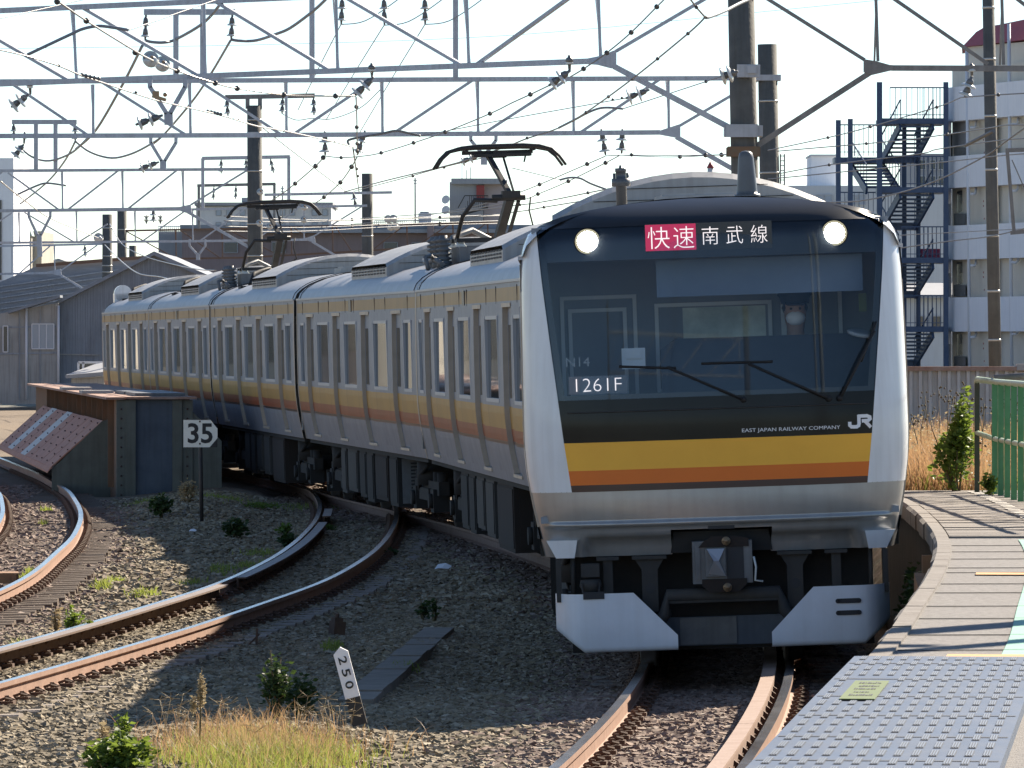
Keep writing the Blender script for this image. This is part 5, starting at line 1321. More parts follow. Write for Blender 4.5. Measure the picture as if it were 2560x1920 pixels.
tframe_('the square cable frame beside the tall pole', 236.0, ((505, 396), (725, 392)), ((507, 396, 522), (722, 392, 518)), ((553, 398, 553, 434), (615, 397, 616, 430), (676, 396, 684, 432)))
tframe_('the dark square cable frame behind the tall pole', 290.0, ((493, 464), (689, 460)), ((497, 464, 572), (686, 460, 570)), ((535, 466, 533, 500), (590, 464, 589, 498)), mt='grav_dark')
# cross-arm of the short pole
k = MB(); k.bar(P(661, 487, 239.6), P(980, 481, 239.6), .11, .10); solo('cross_arm', k, M['grav_beam'], 'grey cross-arm bolted to the short pole', 'cross-arm')

# free insulators
insul(P(929, 158, 102), P(930, 192, 102 + .06), 'short pin insulator on the nearest gantry above the droplet wire', n=1, r=.06)
insul(P(934, 192, 102), P(886, 240, 102 + .06), 'tilted two-disc insulator under the nearest gantry')
insul(P(1423, 138, 100), P(1424, 178, 100 + .06), 'pin insulator right end of the nearest gantry', n=1, r=.06)
insul(P(1426, 176, 100), P(1372, 214, 100 + .06), 'tilted two-disc insulator near the right end of the nearest gantry')
insul(P(812, 328, 143), P(813, 388, 143 + .06), 'upright disc insulator hanging over the smaller pole top', r=.14)
insul(P(913, 326, 143), P(893, 388, 143 + .06), 'bent disc insulator hanging above the short pole', r=.12)
insul(P(1503, 322, 143), P(1514, 388, 143 + .06), 'left of the pair of insulators above the mast', r=.14)
insul(P(1556, 322, 143), P(1554, 384, 143 + .06), 'right of the pair of insulators above the mast', r=.14)
insul(P(1624, 224, 121), P(1564, 246, 121 + .06), 'tilted pale disc insulator crossing the sloping knee strut', r=.16)
insul(P(1845, 178, 99), P(1802, 192, 99 + .06), 'disc insulator fixed to the thickest pole', r=.14)
insul(P(2428, 158, 100), P(2430, 190, 100 + .06), 'upper insulator under the dark gantry before the apartments', n=1, r=.09)
insul(P(2430, 190, 100), P(2412, 244, 100 + .06), 'lower insulator under the dark gantry before the apartments', r=.12)
insul(P(74, 200, 109), P(76, 236, 109 + .06), 'pin insulator at the left edge of the nearest gantry', n=1, r=.06)
insul(P(72, 236, 109), P(28, 268, 109 + .06), 'tilted disc insulator at the left edge of the nearest gantry', r=.14)
insul(P(62, 330, 143), P(60, 360, 143 + .06), 'pin insulator at the left edge of the second gantry', n=1, r=.06)
insul(P(60, 360, 143), P(36, 392, 143 + .06), 'tilted disc insulator at the left edge of the second gantry', r=.13)
insul(P(883, 480, 237), P(890, 520, 237 + .06), 'disc insulator hanging from the cross-arm', r=.16)
insul(P(383, 522, 236), P(384, 556, 236 + .06), 'disc insulator on the fourth gantry above the shed roof', r=.16)
for x, lab in ((366, 'left'), (401, 'right')): insul(P(x, 560, 290), P(x, 538, 290 + .06), lab + ' upright insulator on the rusty gantry', r=.14)
insul(P(212, 612, 268), P(213, 642, 268 + .06), 'small disc insulator under the fifth gantry', r=.14)
# strain discs seen face-on
def big_disc(x, y, D, r, lab):
    c = P(x, y, D); ax = Vector((.35, -1, .25)).normalized()
    t = thing('strain_insulator', lab, 'insulator', tuple(c), 'large pale strain discs')
    k = MB(); k.lathe(c, ax, [(-.05, .05), (-.02, r * .55), (0, r * .93), (.012, r), (.03, r), (.022, r * .8), (.03, r * .62), (.018, r * .6), (.026, r * .35), (.02, r * .3)], 28); part('porcelain_disc', k, M['porcelain'], t)
    k = MB(); k.lathe(c, ax, [(.01, .04), (.06, .045), (.08, .03), (.12, .02)], 12); part('metal_cap', k, M['brass'], t)
big_disc(376, 149, 94, .125, 'left of the two large pale discs on the sloping wire')
big_disc(405, 161, 96, .120, 'right of the two large pale discs on the sloping wire')
big_disc(246, 595, 240, .19, 'single pale disc insulator left of the two close poles')
for x, y, lab in ((970, 548, 'upper left'), (983, 547, 'upper right'), (976, 567, 'lower left'), (989, 566, 'lower right')): big_disc(x, y, 230, .15, lab + ' disc of the pale cluster of four above the train roof')
for x, y, lab in ((760, 518, 'disc right of the tall pole, upper one'), (759, 549, 'disc right of the tall pole, lower one'), (648, 558, 'pale disc on the tall pole face'), (674, 566, 'pale disc just right of the tall pole foot'), (650, 480, 'pale disc high on the tall pole')): big_disc(x, y, 182, .10, lab)

# wires
wire('wire sloping from the top left corner through the two large discs', [(90, -34, 84), (140, 0, 86), (216, 52, 88), (322, 118, 91), (376, 149, 93.5), (443, 177, 97), (538, 208, 98), (593, 221, 99), (710, 237, 100), (800, 240, 100.5), (886, 240, 101)], .014,
     [(143, 4, 86), (216, 52, 88), (338, 131, 92), (443, 177, 97), (538, 208, 98), (593, 221, 99), (709, 237, 100), (839, 240, 100.6)], mt='wire_light', br=.045)
wire('contact wire falling from the left edge to the dropper above the short pole', [(-60, 114, 86), (0, 125, 88), (65, 140, 89), (147, 165, 90), (205, 190, 92), (245, 203, 93), (322, 229, 95), (387, 250, 97), (420, 258, 98), (550, 288, 102), (640, 315, 108), (709, 327, 112), (835, 355, 125), (882, 368, 130)], .012,
     [(147, 164, 90), (340, 231, 95), (447, 263, 99), (596, 300, 105), (709, 327, 112), (835, 354, 125)], mt='wire_light', br=.022)
k = MB(); c = P(398, 245, 97.5); k.box(c, (.22, .1, .05), rot=(0, .3, 0)); k.box(c + Vector((-.05, 0, .06)), (.10, .08, .09)); k.ball(c + Vector((.09, 0, .05)), .035, 8); solo('wire_clamp', k, M['brass'], 'copper coloured clamp on the contact wire under the large discs', 'clamp')
for (x0, y0, x1, y1, D, lab) in ((205, 190, 247, 200, 92, 'first'), (520, 281, 552, 289, 101.5, 'second')):
    k = MB()
    for i in range(5):
        q = i / 4; k.ball(P(lerp(x0, x1, q), lerp(y0, y1, q) - 3, D), .03, 6)
    k.bar(P(x0, y0 - 3, D), P(x1, y1 - 3, D), .03); solo('wire_splice', k, M['insul_cap'], lab + ' dark splice on the falling contact wire', 'splice')
wire('vertical dropper wire from the tilted insulator to the lower insulator', [(890, 243, 101), (892, 300, 112), (893, 386, 130)], .012, [(891, 267, 106), (892, 318, 115), (893, 359, 124), (893, 378, 128)], br=.04)
wire('thin dropper running down to the short pole', [(882, 368, 130), (886, 395, 135), (892, 440, 180), (898, 482, 230)], .016, [(892, 422, 160), (895, 440, 180)], br=.04)
def arm(label, pts, r=.022, mt='cable', nm='pull_off_arm', cat='arm'): solo(nm, _tube([P(*p) for p in pts], r, 7), M[mt], label, cat, 'curved arms and feeder cables')
arm('curved pull-off arm at upper left below the nearest gantry', [(68, 137, 95), (174, 87, 95), (208, 72, 95), (246, 65, 95), (284, 69, 95), (321, 75, 95)], .024)
wire('wire rising right from the upper left pull-off arm', [(321, 75, 95), (360, 62, 96), (510, 10, 100), (600, -20, 102)], .01)
wire('wire from the left edge crossing the upper chord', [(-40, 56, 98), (0, 46, 98), (125, 18, 100), (215, -3, 101)], .008)
arm('dark curved pull-off arm above the short pole', [(873, 362, 128), (872, 350, 128), (915, 341, 128), (955, 334, 128), (990, 327, 128), (1022, 333, 128), (1051, 340, 128)], .024, 'insul_cap')
wire('wire continuing right from the dark pull-off arm', [(1051, 340, 128), (1113, 328, 127), (1280, 296, 125), (1460, 264, 122), (1566, 245, 120)], .009, [(1532, 249, 120), (1555, 245, 120)], br=.028)
arm('curved pull-off arm left of the thickest pole', [(1396, 320, 110), (1439, 298, 110), (1465, 284, 110), (1494, 272, 110), (1520, 269, 110), (1558, 272, 110)], .02)
wire('wire joining the pull-off arm to the insulator on the thickest pole', [(1558, 272, 110), (1640, 245, 106), (1765, 204, 99.5), (1803, 191, 98)], .009, [(1765, 204, 99.5)], br=.028)
arm('low curved pull-off arm left of the cab roof mast', [(1399, 450, 135), (1425, 444, 135), (1451, 446, 135), (1477, 459, 135), (1517, 474, 135)], .022)
wire('thin wire leading into the low pull-off arm', [(1280, 420, 135), (1399, 449, 135)], .008)
wire('messenger wire descending from the thickest pole to the pantograph', [(1763, 43, 92), (1720, 84, 93), (1581, 197, 100), (1465, 281, 107), (1396, 320, 110), (1318, 346, 112), (1269, 365, 113), (1160, 402, 118), (1060, 428, 124), (950, 455, 134), (860, 480, 150)], .013, [(1720, 84, 93), (1644, 147, 96), (1581, 197, 100), (1521, 242, 104), (1465, 281, 107), (1318, 345, 112)], br=.03)
arm('short dark arm from the thickest pole head', [(1763, 43, 92), (1775, 42, 92.5), (1815, 26, 95), (1850, 8, 97), (1885, -6, 99)], .026, 'insul_cap')
wire('wire dropping from the top edge to the short arm', [(1715, -18, 90), (1738, 14, 91), (1763, 43, 92)], .014, [(1741, 18, 91)], br=.03)
wire('beaded wire climbing to the top edge above the nearest gantry end', [(1700, -44, 92), (1659, 0, 93), (1642, 17, 94), (1578, 81, 96), (1517, 132, 97), (1459, 172, 98), (1426, 192, 99)], .011, [(1642, 17, 94), (1578, 81, 96), (1517, 132, 97), (1459, 172, 98)], br=.042)
wire('beaded wire swinging down from the tilted insulator to the hanging pair', [(1372, 214, 99), (1326, 236, 101), (1280, 257, 103), (1225, 284, 108), (1113, 330, 116), (1034, 357, 124), (953, 382, 132), (909, 390, 138), (853, 394, 141), (812, 390, 143)], .011,
     [(1326, 236, 101), (1225, 284, 108), (1113, 330, 116), (1034, 357, 124), (953, 382, 132), (853, 394, 141)], br=.042)
wire('beaded wire going down left from the upright insulator', [(812, 390, 143), (789, 415, 148), (738, 459, 160), (700, 488, 172), (660, 512, 182)], .014, [(808, 394, 143), (789, 415, 148), (738, 459, 160)], br=.06)
wire('beaded wire going down left from the bent insulator', [(893, 392, 138), (879, 417, 144), (851, 456, 158), (810, 493, 172), (784, 510, 182)], .014, [(879, 417, 144), (851, 456, 158), (810, 493, 172)], br=.06)
wire('long thin wire crossing down to the right of the tall pole', [(655, 318, 150), (740, 385, 165), (863, 478, 200)], .012)
wire('pair wire, upper, between the hanging insulators and the thickest pole', [(1514, 390, 142), (1553, 388, 140), (1640, 388, 128), (1765, 388, 108), (1832, 386, 101)], .010, [(1579, 387, 136), (1764, 388, 108)], br=.042)
wire('pair wire, lower, between the hanging insulators and the thickest pole', [(1554, 388, 140), (1640, 392, 128), (1700, 392, 118), (1765, 389, 108), (1832, 385, 101)], .009, [(1700, 392, 118), (1804, 387, 104)], br=.042)
wire('beaded wire falling left from the left insulator of the pair', [(1512, 391, 143), (1468, 410, 146), (1349, 461, 158), (1283, 486, 168), (1180, 517, 190), (1030, 545, 215)], .012, [(1468, 410, 146), (1349, 461, 158)], br=.055)
wire('beaded wire falling left from the right insulator of the pair', [(1548, 389, 142), (1514, 407, 145), (1421, 453, 154), (1345, 485, 164), (1298, 501, 172), (1120, 533, 205)], .012, [(1514, 407, 145), (1421, 453, 154), (1345, 485, 164)], br=.055)
wire('upper of two beaded wires entering left of the cab roof', [(1590, 458, 120), (1470, 482, 140), (1360, 504, 160), (1294, 513, 172), (1140, 530, 200), (900, 546, 235)], .014, [(1470, 482, 140), (1300, 512, 170)], br=.04)
wire('lower of two beaded wires entering left of the cab roof', [(1590, 480, 120), (1470, 500, 140), (1360, 518, 160), (1294, 529, 172), (1130, 545, 200), (880, 560, 235)], .014, [(1360, 518, 160)], br=.04)
wire('beaded wire across the left of the apartment stair', [(1920, 376, 118), (2070, 344, 112), (2176, 317, 108), (2342, 268, 103), (2397, 246, 100), (2412, 243, 99), (2496, 237, 97), (2600, 231, 95)], .010, [(2070, 344, 112), (2176, 317, 108), (2342, 268, 103), (2496, 237, 97)], br=.03)
wire('second wire across the apartment stair', [(1943, 378, 118), (2166, 359, 112), (2273, 349, 108), (2368, 336, 104), (2467, 321, 100), (2528, 312, 97), (2600, 316, 95)], .010, [(2166, 359, 112), (2368, 336, 104)], br=.03)
wire('third wire across the apartment stair', [(1949, 434, 118), (2073, 412, 114), (2296, 385, 107), (2345, 373, 105), (2499, 351, 99), (2600, 344, 95)], .010, [(2073, 412, 114)], br=.03)
wire('fourth wire across the apartment stair', [(1920, 448, 118), (2166, 424, 112), (2368, 404, 104), (2513, 388, 98), (2600, 382, 95)], .010)
wire('steep wire rising to the right picture edge', [(2060, 505, 110), (2150, 502, 106), (2256, 480, 103), (2354, 446, 100), (2467, 388, 97), (2499, 365, 96), (2560, 321, 94), (2620, 280, 92)], .012)
wire('low wire crossing the apartments at cab lamp height', [(2250, 620, 104), (2380, 602, 101), (2480, 590, 98), (2600, 562, 95)], .010)
wire('thin low wire beside the cab shoulder', [(2250, 588, 110), (2400, 580, 105), (2600, 570, 98)], .007)
arm('dark bar on the wires before the apartments', [(2415, 363, 98), (2450, 345, 97.5), (2484, 327, 97)], .028, 'insul_cap')
arm('feeder cable loop at the top left, left strand', [(364, 101, 143), (380, 105, 143), (410, 106, 143), (440, 98, 143), (505, 60, 140), (545, 18, 138), (575, -30, 136)], .034)
arm('feeder cable loop at the top left, right strand', [(579, 99, 143), (600, 102, 143), (640, 101, 143), (690, 85, 141), (727, 69, 140), (780, 30, 138), (813, 0, 137), (850, -40, 136)], .034)
arm('thick feeder falling left from the upper cable frame', [(356, 114, 143), (310, 205, 155), (240, 325, 170), (190, 372, 182)], .034)
arm('thinner feeder falling left from the upper cable frame', [(576, 102, 143), (527, 185, 152), (480, 254, 162), (411, 335, 178), (380, 362, 184)], .028)
arm('sagging feeder on the low cable frame, right loop', [(188, 353, 185), (225, 380, 185), (278, 395, 185), (330, 384, 183), (379, 359, 180), (402, 344, 178)], .03)
arm('sagging feeder on the low cable frame, left loop', [(46, 364, 185), (80, 392, 185), (124, 402, 185), (179, 382, 182), (220, 344, 175)], .03)
arm('feeder descending from the low cable frame', [(188, 354, 185), (160, 405, 200), (115, 458, 225), (50, 510, 260)], .03)
arm('curved pull-off arm under the third gantry', [(40, 488, 190), (90, 465, 190), (118, 458, 190), (165, 464, 190)], .03)
for i, (x0, y0, x1, y1, D0, D1) in enumerate(((853, 60, 745, 275, 143, 185), (961, 62, 815, 300, 143, 190), (1063, 60, 900, 330, 143, 195))):
    arm(('left', 'middle', 'right')[i] + ' thin feeder falling from the wide cable frame', [(x0, y0, D0), ((x0 + x1) / 2, (y0 + y1) / 2 - 2, (D0 + D1) / 2), (x1, y1, D1)], .012)
    arm(('left', 'middle', 'right')[i] + ' thin feeder rising to the top edge from the wide cable frame', [(x0, y0 + 1, D0), (x0 + 60, y0 - 8, D0), (x0 + 140, y0 - 60, D0 - 2), (x0 + 190, y0 - 105, D0 - 4)], .012)
arm('shallow thin loop from the tall pole frame', [(705, 284, 185), (740, 300, 185), (780, 296, 185), (830, 297, 183), (900, 270, 176), (950, 225, 165)], .012)
wire('wire from the pantograph bracket down left over the train', [(1205, 395, 143), (1100, 420, 150), (1010, 445, 160), (930, 466, 190), (884, 478, 235)], .012, [(1110, 418, 149), (1032, 440, 158)], br=.04)
wire('catenary wire sagging along the train roofs at the left', [(0, 452, 150), (60, 500, 170), (130, 548, 200), (246, 595, 240)], .016, mt='wire_light')
wire('catenary wire dipping to the far train roof', [(262, 612, 236), (300, 650, 220), (345, 683, 205), (400, 692, 195), (432, 700, 188)], .018, mt='wire_light')
wire('bright wire dipping behind the fifth car', [(275, 560, 240), (305, 610, 235), (360, 640, 228), (430, 660, 215), (500, 674, 200), (540, 676, 195)], .018, mt='wire_light')
for i, (ya, yb) in enumerate(((540, 547), (552, 545), (566, 560), (578, 566))):
    wire(('topmost', 'second', 'third', 'lowest')[i] + ' of four level wires behind the pantographs', [(560, ya, 190), (760, (ya + yb) / 2 + 6, 205), (1000, yb, 230), (1250, yb - 8, 250)], .014, [(700, ya + 4, 200), (880, yb + 3, 218), (1100, yb - 3, 238)], br=.05)
wire('high thin line crossing the sky', [(-60, 122, 420), (640, 112, 420), (1280, 88, 420), (1900, 30, 420), (2300, -10, 420)], .014)

# the line goes on over the platform track towards and past the station (mirrored in the windscreen)
for nm, z, r_, lab in (('overhead_wire', 5.06, .011, 'contact wire above the platform track towards the station'), ('overhead_wire', 5.95, .012, 'messenger wire above the platform track towards the station')):
    k = MB(); pts = [Vector((TA(d) - .05 + .15 * math.sin(d * .09), d, z + (.25 * math.cos(d * .13) if z > 5.5 else 0))) for d in range(-28, 47, 3)]; k.tube(pts, r_, 5); solo(nm, k, M['wire'], lab, 'wire', 'overhead wires')
for D_, lab in ((14.0, 'station gantry over the platform behind the viewpoint, nearer one'), (-24.0, 'station gantry over the platform behind the viewpoint, farther one')):
    xc = TA(max(D_, -28)); t = thing('catenary_gantry', lab, 'gantry', (xc, D_, 7), 'overhead line gantries')
    for z in (7.0, 8.2): k = MB(); k.bar((xc - 9, D_, z), (xc + 5.5, D_, z), .09); part('chord', k, M['grav_beam'], t)
    for i in range(8):
        k = MB(); x_ = xc - 9 + i * 2.0; k.bar((x_, D_, 7), (x_ + (2 if i < 7 else 0), D_, 8.2), .06); part('brace', k, M['grav_beam'], t)
    for x_ in (xc - 9, xc + 5.5): k = MB(); k.cyl((x_, D_, -.3), (x_, D_, 9.0), .2, n=16); part('pole', k, M['pole'], t)
# ------------------------------------------------------------------ buildings
M['apt_white'] = mat('apartment_white', (0.88, 0.89, 0.92), (0.83, 0.845, 0.88), rough=.8, scale=.8, streak=.12)
M['apt_cream'] = mat('apartment_cream', (0.70, 0.66, 0.57), (0.66, 0.62, 0.54), rough=.8, scale=.8, streak=.12)
M['apt_red'] = mat('red_roof', (0.36, 0.05, 0.06), (0.30, 0.045, 0.055), rough=.6, scale=1.5)
M['navy'] = mat('navy_steel', (0.04, 0.075, 0.15), (0.055, 0.095, 0.18), rough=.45, scale=3)
M['dark_win'] = mat('dark_window', (0.05, 0.06, 0.07), rough=.15)
M['pale_win'] = mat('pale_window', (0.30, 0.36, 0.44), rough=.2)
M['pipe_white'] = mat('white_pipe', (0.68, 0.70, 0.74), rough=.5)
M['red_lamp'] = mat('red_bell', (0.28, 0.04, 0.04), rough=.5)
M['pink'] = mat('pink_cloth', (0.55, 0.10, 0.17), rough=.8)
M['shed_grey'] = mat('shed_sheet', (0.36, 0.40, 0.46), (0.29, 0.325, 0.375), rough=.75, scale=.8, streak=.5)
M['shed_dark'] = mat('shed_slate', (0.27, 0.30, 0.345), (0.21, 0.235, 0.27), rough=.85, scale=.9, stretch=(1, 1, 6))
M['shed_beige'] = mat('shed_beige', (0.42, 0.42, 0.41), (0.34, 0.34, 0.33), rough=.8, scale=.9, streak=.5)
M['brownb'] = mat('mauve_brown_wall', (0.27, 0.215, 0.215), (0.23, 0.18, 0.18), rough=.85, scale=.5, streak=.2)
M['greyb'] = mat('grey_render', (0.34, 0.355, 0.38), (0.29, 0.305, 0.33), rough=.85, scale=.4, streak=.15)
M['pinkb'] = mat('pinkish_render', (0.42, 0.37, 0.38), (0.38, 0.335, 0.345), rough=.85, scale=.5)
M['whiteb'] = mat('white_render', (0.60, 0.62, 0.64), (0.54, 0.56, 0.58), rough=.85, scale=.3, streak=.12)
M['beigeb'] = mat('beige_render', (0.46, 0.43, 0.36), (0.40, 0.37, 0.31), rough=.85, scale=.4)
M['greenroof'] = mat('green_roof', (0.24, 0.33, 0.31), rough=.7)
GZ = -1.0
def pbox(k, x0, x1, y0, y1, D, depth, mi=0, ground=False):
    a = P(x0, y0, D); b = P(x1, y1, D); z1 = a.z; z0 = GZ if ground else b.z
    k.bx(a.x, b.x, D, D + depth, z0, z1, mi)
def win_part(parent, x0, x1, y0, y1, D, mt='dark_win', frame='frame_light', mull=1):
    k = MB(); pbox(k, x0, x1, y0, y1, D - .06, .05); w_ = part('window', k, M[mt], parent)
    k = MB(); a = P(x0, y0, D); b = P(x1, y1, D); th = max(.04, (b.x - a.x) * .04)
    for i in range(mull + 1):
        xx = lerp(a.x, b.x, i / mull); k.bx(xx - th / 2, xx + th / 2, D - .09, D - .061, b.z, a.z)
    for zz in (a.z, b.z): k.bx(a.x, b.x, D - .088, D - .062, zz - th / 2, zz + th / 2)
    part('frame', k, M[frame], w_)
    return w_
# --- apartment block at the right
t = thing('apartment_block', 'white balconied apartment block behind the slim leaning pole', 'building', tuple(P(2460, 850, 258)))
def FD(x): return 262.0 - (x - 2362) * .047
def fq(x, y, off=0.0): p = P(x, y, FD(x)); p.y += off; p.x += off * .074; return p
def fbox(k, x0, x1, y0a, y1a, off0, off1, y0b=None, y1b=None, mi=0):
    """slab on the oblique facade; ya at left end, yb at right end"""
    y0b = y0a if y0b is None else y0b; y1b = y1a if y1b is None else y1b
    pts = [fq(x0, y0a, off0), fq(x1, y0b, off0), fq(x1, y1b, off0), fq(x0, y1a, off0)]
    k.prism(pts, ((off1 - off0) * .074, off1 - off0, 0), mi)
def sl(y): return (y - 850) * .062 * 1.0     # the facade comes closer to the right
k = MB(); fbox(k, 2380, 2760, 170, 1000, 1.5, 9.0, 170 + sl(170), 1000); part('rear_wall', k, M['apt_cream'], t)
k = MB(); fbox(k, 2362, 2376, 220, 1000, 1.2, 8.8); part('end_wall', k, M['apt_white'], t)
for (top, bot, colb) in ((220, 305, 326), (392, 471, 509), (565, 650, 683), (744, 829, 860), (918, 1000, 1040)):
    k = MB(); fbox(k, 2360, 2760, top, bot, 0, .18, top + sl(top) * 1.0, bot + sl(bot)); part('balcony_parapet', k, M['apt_white'], t)
    k = MB(); fbox(k, 2362, 2760, bot - 8, bot, .19, 1.6, bot - 8 + sl(bot), bot + sl(bot)); part('balcony_slab', k, M['apt_white'], t)
    k = MB(); fbox(k, 2361, 2378, bot, colb, .02, .4); part('column', k, M['apt_white'], t)
    k = MB(); fbox(k, 2366, 2375, colb, bot + 92, .05, .25); part('drain_shaft', k, M['navy'], t)
    for x0, x1, h0, h1, m_ in ((2392, 2418, 6, 60, 'dark_win'), (2434, 2444, 45, 68, 'dark_win'), (2500, 2512, 40, 66, 'dark_win'), (2536, 2546, 42, 66, 'dark_win')):
        k = MB(); fbox(k, x0, x1, bot + h0, bot + h1, 1.42, 1.49, bot + h0 + sl(bot) * .3, bot + h1 + sl(bot) * .3); part('window', k, M[m_], t)
    for x0 in (2450, 2548, 2600):
        k = MB(); fbox(k, x0, x0 + 26, bot + 8, bot + 88, 1.40, 1.48, bot + 8 + sl(bot) * .3, bot + 88 + sl(bot) * .3); dr = part('door', k, M['apt_white'], t)
    for x0 in (2480, 2585):
        k = MB(); fbox(k, x0, x0 + 5, bot, bot + 92, .25, 1.5, bot + sl(bot) * .4, bot + 92 + sl(bot) * .3); part('partition', k, M['apt_white'], t)
    k = MB(); fbox(k, 2384, 2414, bot + 62, bot + 90, .9, 1.3); part('condenser_unit', k, M['box_grey'], t)
    for x, yy in ((2461, 30), (2461, 42), (2512, 24), (2463, 74)):
        k = MB(); c = fq(x, bot + yy, 1.4); k.ball(c, .06, 8); part('alarm_bell', k, M['red_lamp'], t)
    k = MB(); k.tube([fq(2427, bot + 14, -.1), fq(2436, bot + 14, .2), fq(2440, bot + 10, .6), fq(2440, bot - 4, .9)], .055, 8); part('overflow_pipe', k, M['pipe_white'], t); k = MB(); k.tube([fq(2530, bot + 6, -.1), fq(2540, bot + 6, .2), fq(2546, bot, .6), fq(2546, bot - 12, .9)], .055, 8); part('overflow_pipe', k, M['pipe_white'], t)
for x in (2421, 2526):
    k = MB(); k.tube([fq(x - 4, 60 if x > 2500 else 125, -.15), fq(x, 500, -.15), fq(x + 4, 1000, -.15)], .07, 8); part('downpipe', k, M['pipe_white'], t)
k = MB(); k.bx(*(lambda a, b: (a.x, b.x))(fq(2385, 340), fq(2412, 340)), 262.6, 263.0, fq(2385, 388).z, fq(2385, 330).z); part('air_conditioner', k, M['box_grey'], t)
k = MB(); fbox(k, 2380, 2420, 296, 362, 1.3, 1.45); part('screen', k, M['greyb'], t)
k = MB(); fbox(k, 2418, 2760, 112, 222, 2.0, 9.0, 80, 190); part('penthouse', k, M['apt_cream'], t)
k = MB(); k.prism([fq(2404, 114, 1.4), fq(2700, 78, 1.4), fq(2700, 10, 3.0), fq(2500, 52, 3.0), fq(2462, 58, 3.0), fq(2440, 72, 2.6)], (.44, 6, 0)); part('roof', k, M['apt_red'], t)
# --- blue steel staircase
SD = 261.0
t = thing('steel_staircase', 'dark blue zigzag steel staircase beside the white apartment block', 'staircase', tuple(P(2230, 900, SD)))
for x, y0, wd in ((2096, 300, .2), (2126, 297, .2), (2199, 205, .22), (2365, 205, .2)):
    k = MB(); a = P(x, y0, SD - .3); k.bx(a.x - wd / 2, a.x + wd / 2, SD - .3, SD - .1, GZ, a.z); part('column', k, M['navy'], t)
for x, y0 in ((2261, 312), (2296, 312)):
    k = MB(); a = P(x, y0, SD + 2.8); k.bx(a.x - .09, a.x + .09, SD + 2.8, SD + 3.0, GZ, a.z); part('column', k, M['navy'], t)
FL = [303, 475, 651, 823]; MI = [396, 565, 737, 910]
def landing(x0, x1, y, d0, d1):
    k = MB(); a = P(x0, y - 7, SD); b = P(x1, y + 7, SD); k.bx(a.x, b.x, SD + d0, SD + d1, b.z, a.z); part('landing', k, M['navy'], t)
def rail_set(x0, x1, y, d, n=11, hgt=84):
    k = MB()
    for i in range(n): k.bar(P(lerp(x0, x1, i / (n - 1)), y - 6, SD + d), P(lerp(x0, x1, i / (n - 1)), y - hgt, SD + d), .025)
    k.bar(P(x0, y - hgt, SD + d), P(x1, y - hgt, SD + d), .05); k.bar(P(x0, y - 16, SD + d), P(x1, y - 16, SD + d), .03); part('railing', k, M['navy'], t)
def flight(xa, ya, da, xb, yb, db, wpx, n=8):
    k = MB()
    for i in range(n):
        q = (i + .5) / n; c = P(lerp(xa, xb, q), lerp(ya, yb, q), SD); y_ = SD + lerp(da, db, q); wd = wpx * SD / FPX
        k.bx(c.x, c.x + wd, y_, y_ + .24, c.z - .04, c.z + .04)
    part('treads', k, M['navy'], t)
    for s in (0, 1):
        k = MB(); a, b = P(xa, ya, SD) + Vector((s * wpx * SD / FPX, da, -.06)), P(xb, yb, SD) + Vector((s * wpx * SD / FPX, db, -.06)); k.bar(a, b, .10, .34); part('stringer', k, M['navy'], t)
        k = MB(); k.bar(a + Vector((0, 0, 1.05)), b + Vector((0, 0, 1.05)), .045)
        for i in range(7): c = lerp(a, b, i / 6); k.bar(c, c + Vector((0, 0, 1.05)), .025)
        part('stair_rail', k, M['navy'], t)
for i in range(4):
    landing(2199, 2364, FL[i], -.2, 2.9); rail_set(2255 if i else 2225, 2362, FL[i], -.18); rail_set(2300, 2362, FL[i], 2.8, 7)
    landing(2094, 2300, MI[i], 2.4, 4.2); rail_set(2100, 2195, MI[i], 4.1, 9)
    flight(2214, MI[i] - 4, 2.4, 2250, FL[i] + 8, -.1, 82)
    if i < 3: flight(2136, MI[i] + 2, 4.0, 2170, FL[i + 1] - 4, 1.0, 80)
k = MB(); pbox(k, 2300, 2350, 622, 648, SD + 3, .1); solo('laundry', k, M['pink'], 'pink cloth hung on the blue staircase railing', 'laundry')
# --- low buildings behind the stair
t = thing('low_building', 'low white building with small windows behind the cab roof at right', 'building', tuple(P(2150, 880, 320)))
k = MB(); pbox(k, 1955, 2420, 464, 700, 320, 12, ground=True); part('wall', k, M['whiteb'], t)
for x in (1995, 2040, 2062, 2120, 2146): win_part(t, x, x + 18, 487, 512, 320, 'pale_win')
t = thing('water_tank', 'pale square tank house on the roof of the low white building', 'tank', tuple(P(2060, 463, 318)))
k = MB(); pbox(k, 2028, 2094, 388, 466, 322, 5); part('tank_body', k, M['apt_white'], t)
k = MB(); pbox(k, 2026, 2096, 386, 390, 321.8, 5.4); part('tank_lid', k, M['whiteb'], t)
t = thing('grey_block', 'grey apartment block glimpsed through the blue staircase', 'building', tuple(P(2320, 880, 380)))
k = MB(); pbox(k, 2285, 2430, 384, 700, 380, 14, ground=True); part('wall', k, M['greyb'], t)
for y in (400, 440, 520, 560):
    for x in (2300, 2325, 2345): win_part(t, x, x + 14, y, y + 24, 380, 'dark_win')
t = thing('house', 'pale low house low between staircase and fence wall', 'house', tuple(P(2330, 920, 300)))
k = MB(); pbox(k, 2210, 2400, 745, 1000, 300, 8, ground=True); part('wall', k, M['whiteb'], t)
k = MB(); a, b = P(2205, 745, 299.5), P(2405, 715, 303); k.prism([(a.x, 299.4, a.z), (b.x * 300 / 303, 299.4, a.z), (b.x * 300 / 303, 303.5, b.z), (a.x, 303.5, b.z)], (0, 0, .15)); part('roof', k, M['greyb'], t)
win_part(t, 2330, 2352, 790, 830, 300, 'dark_win'); win_part(t, 2290, 2310, 790, 830, 300, 'dark_win')
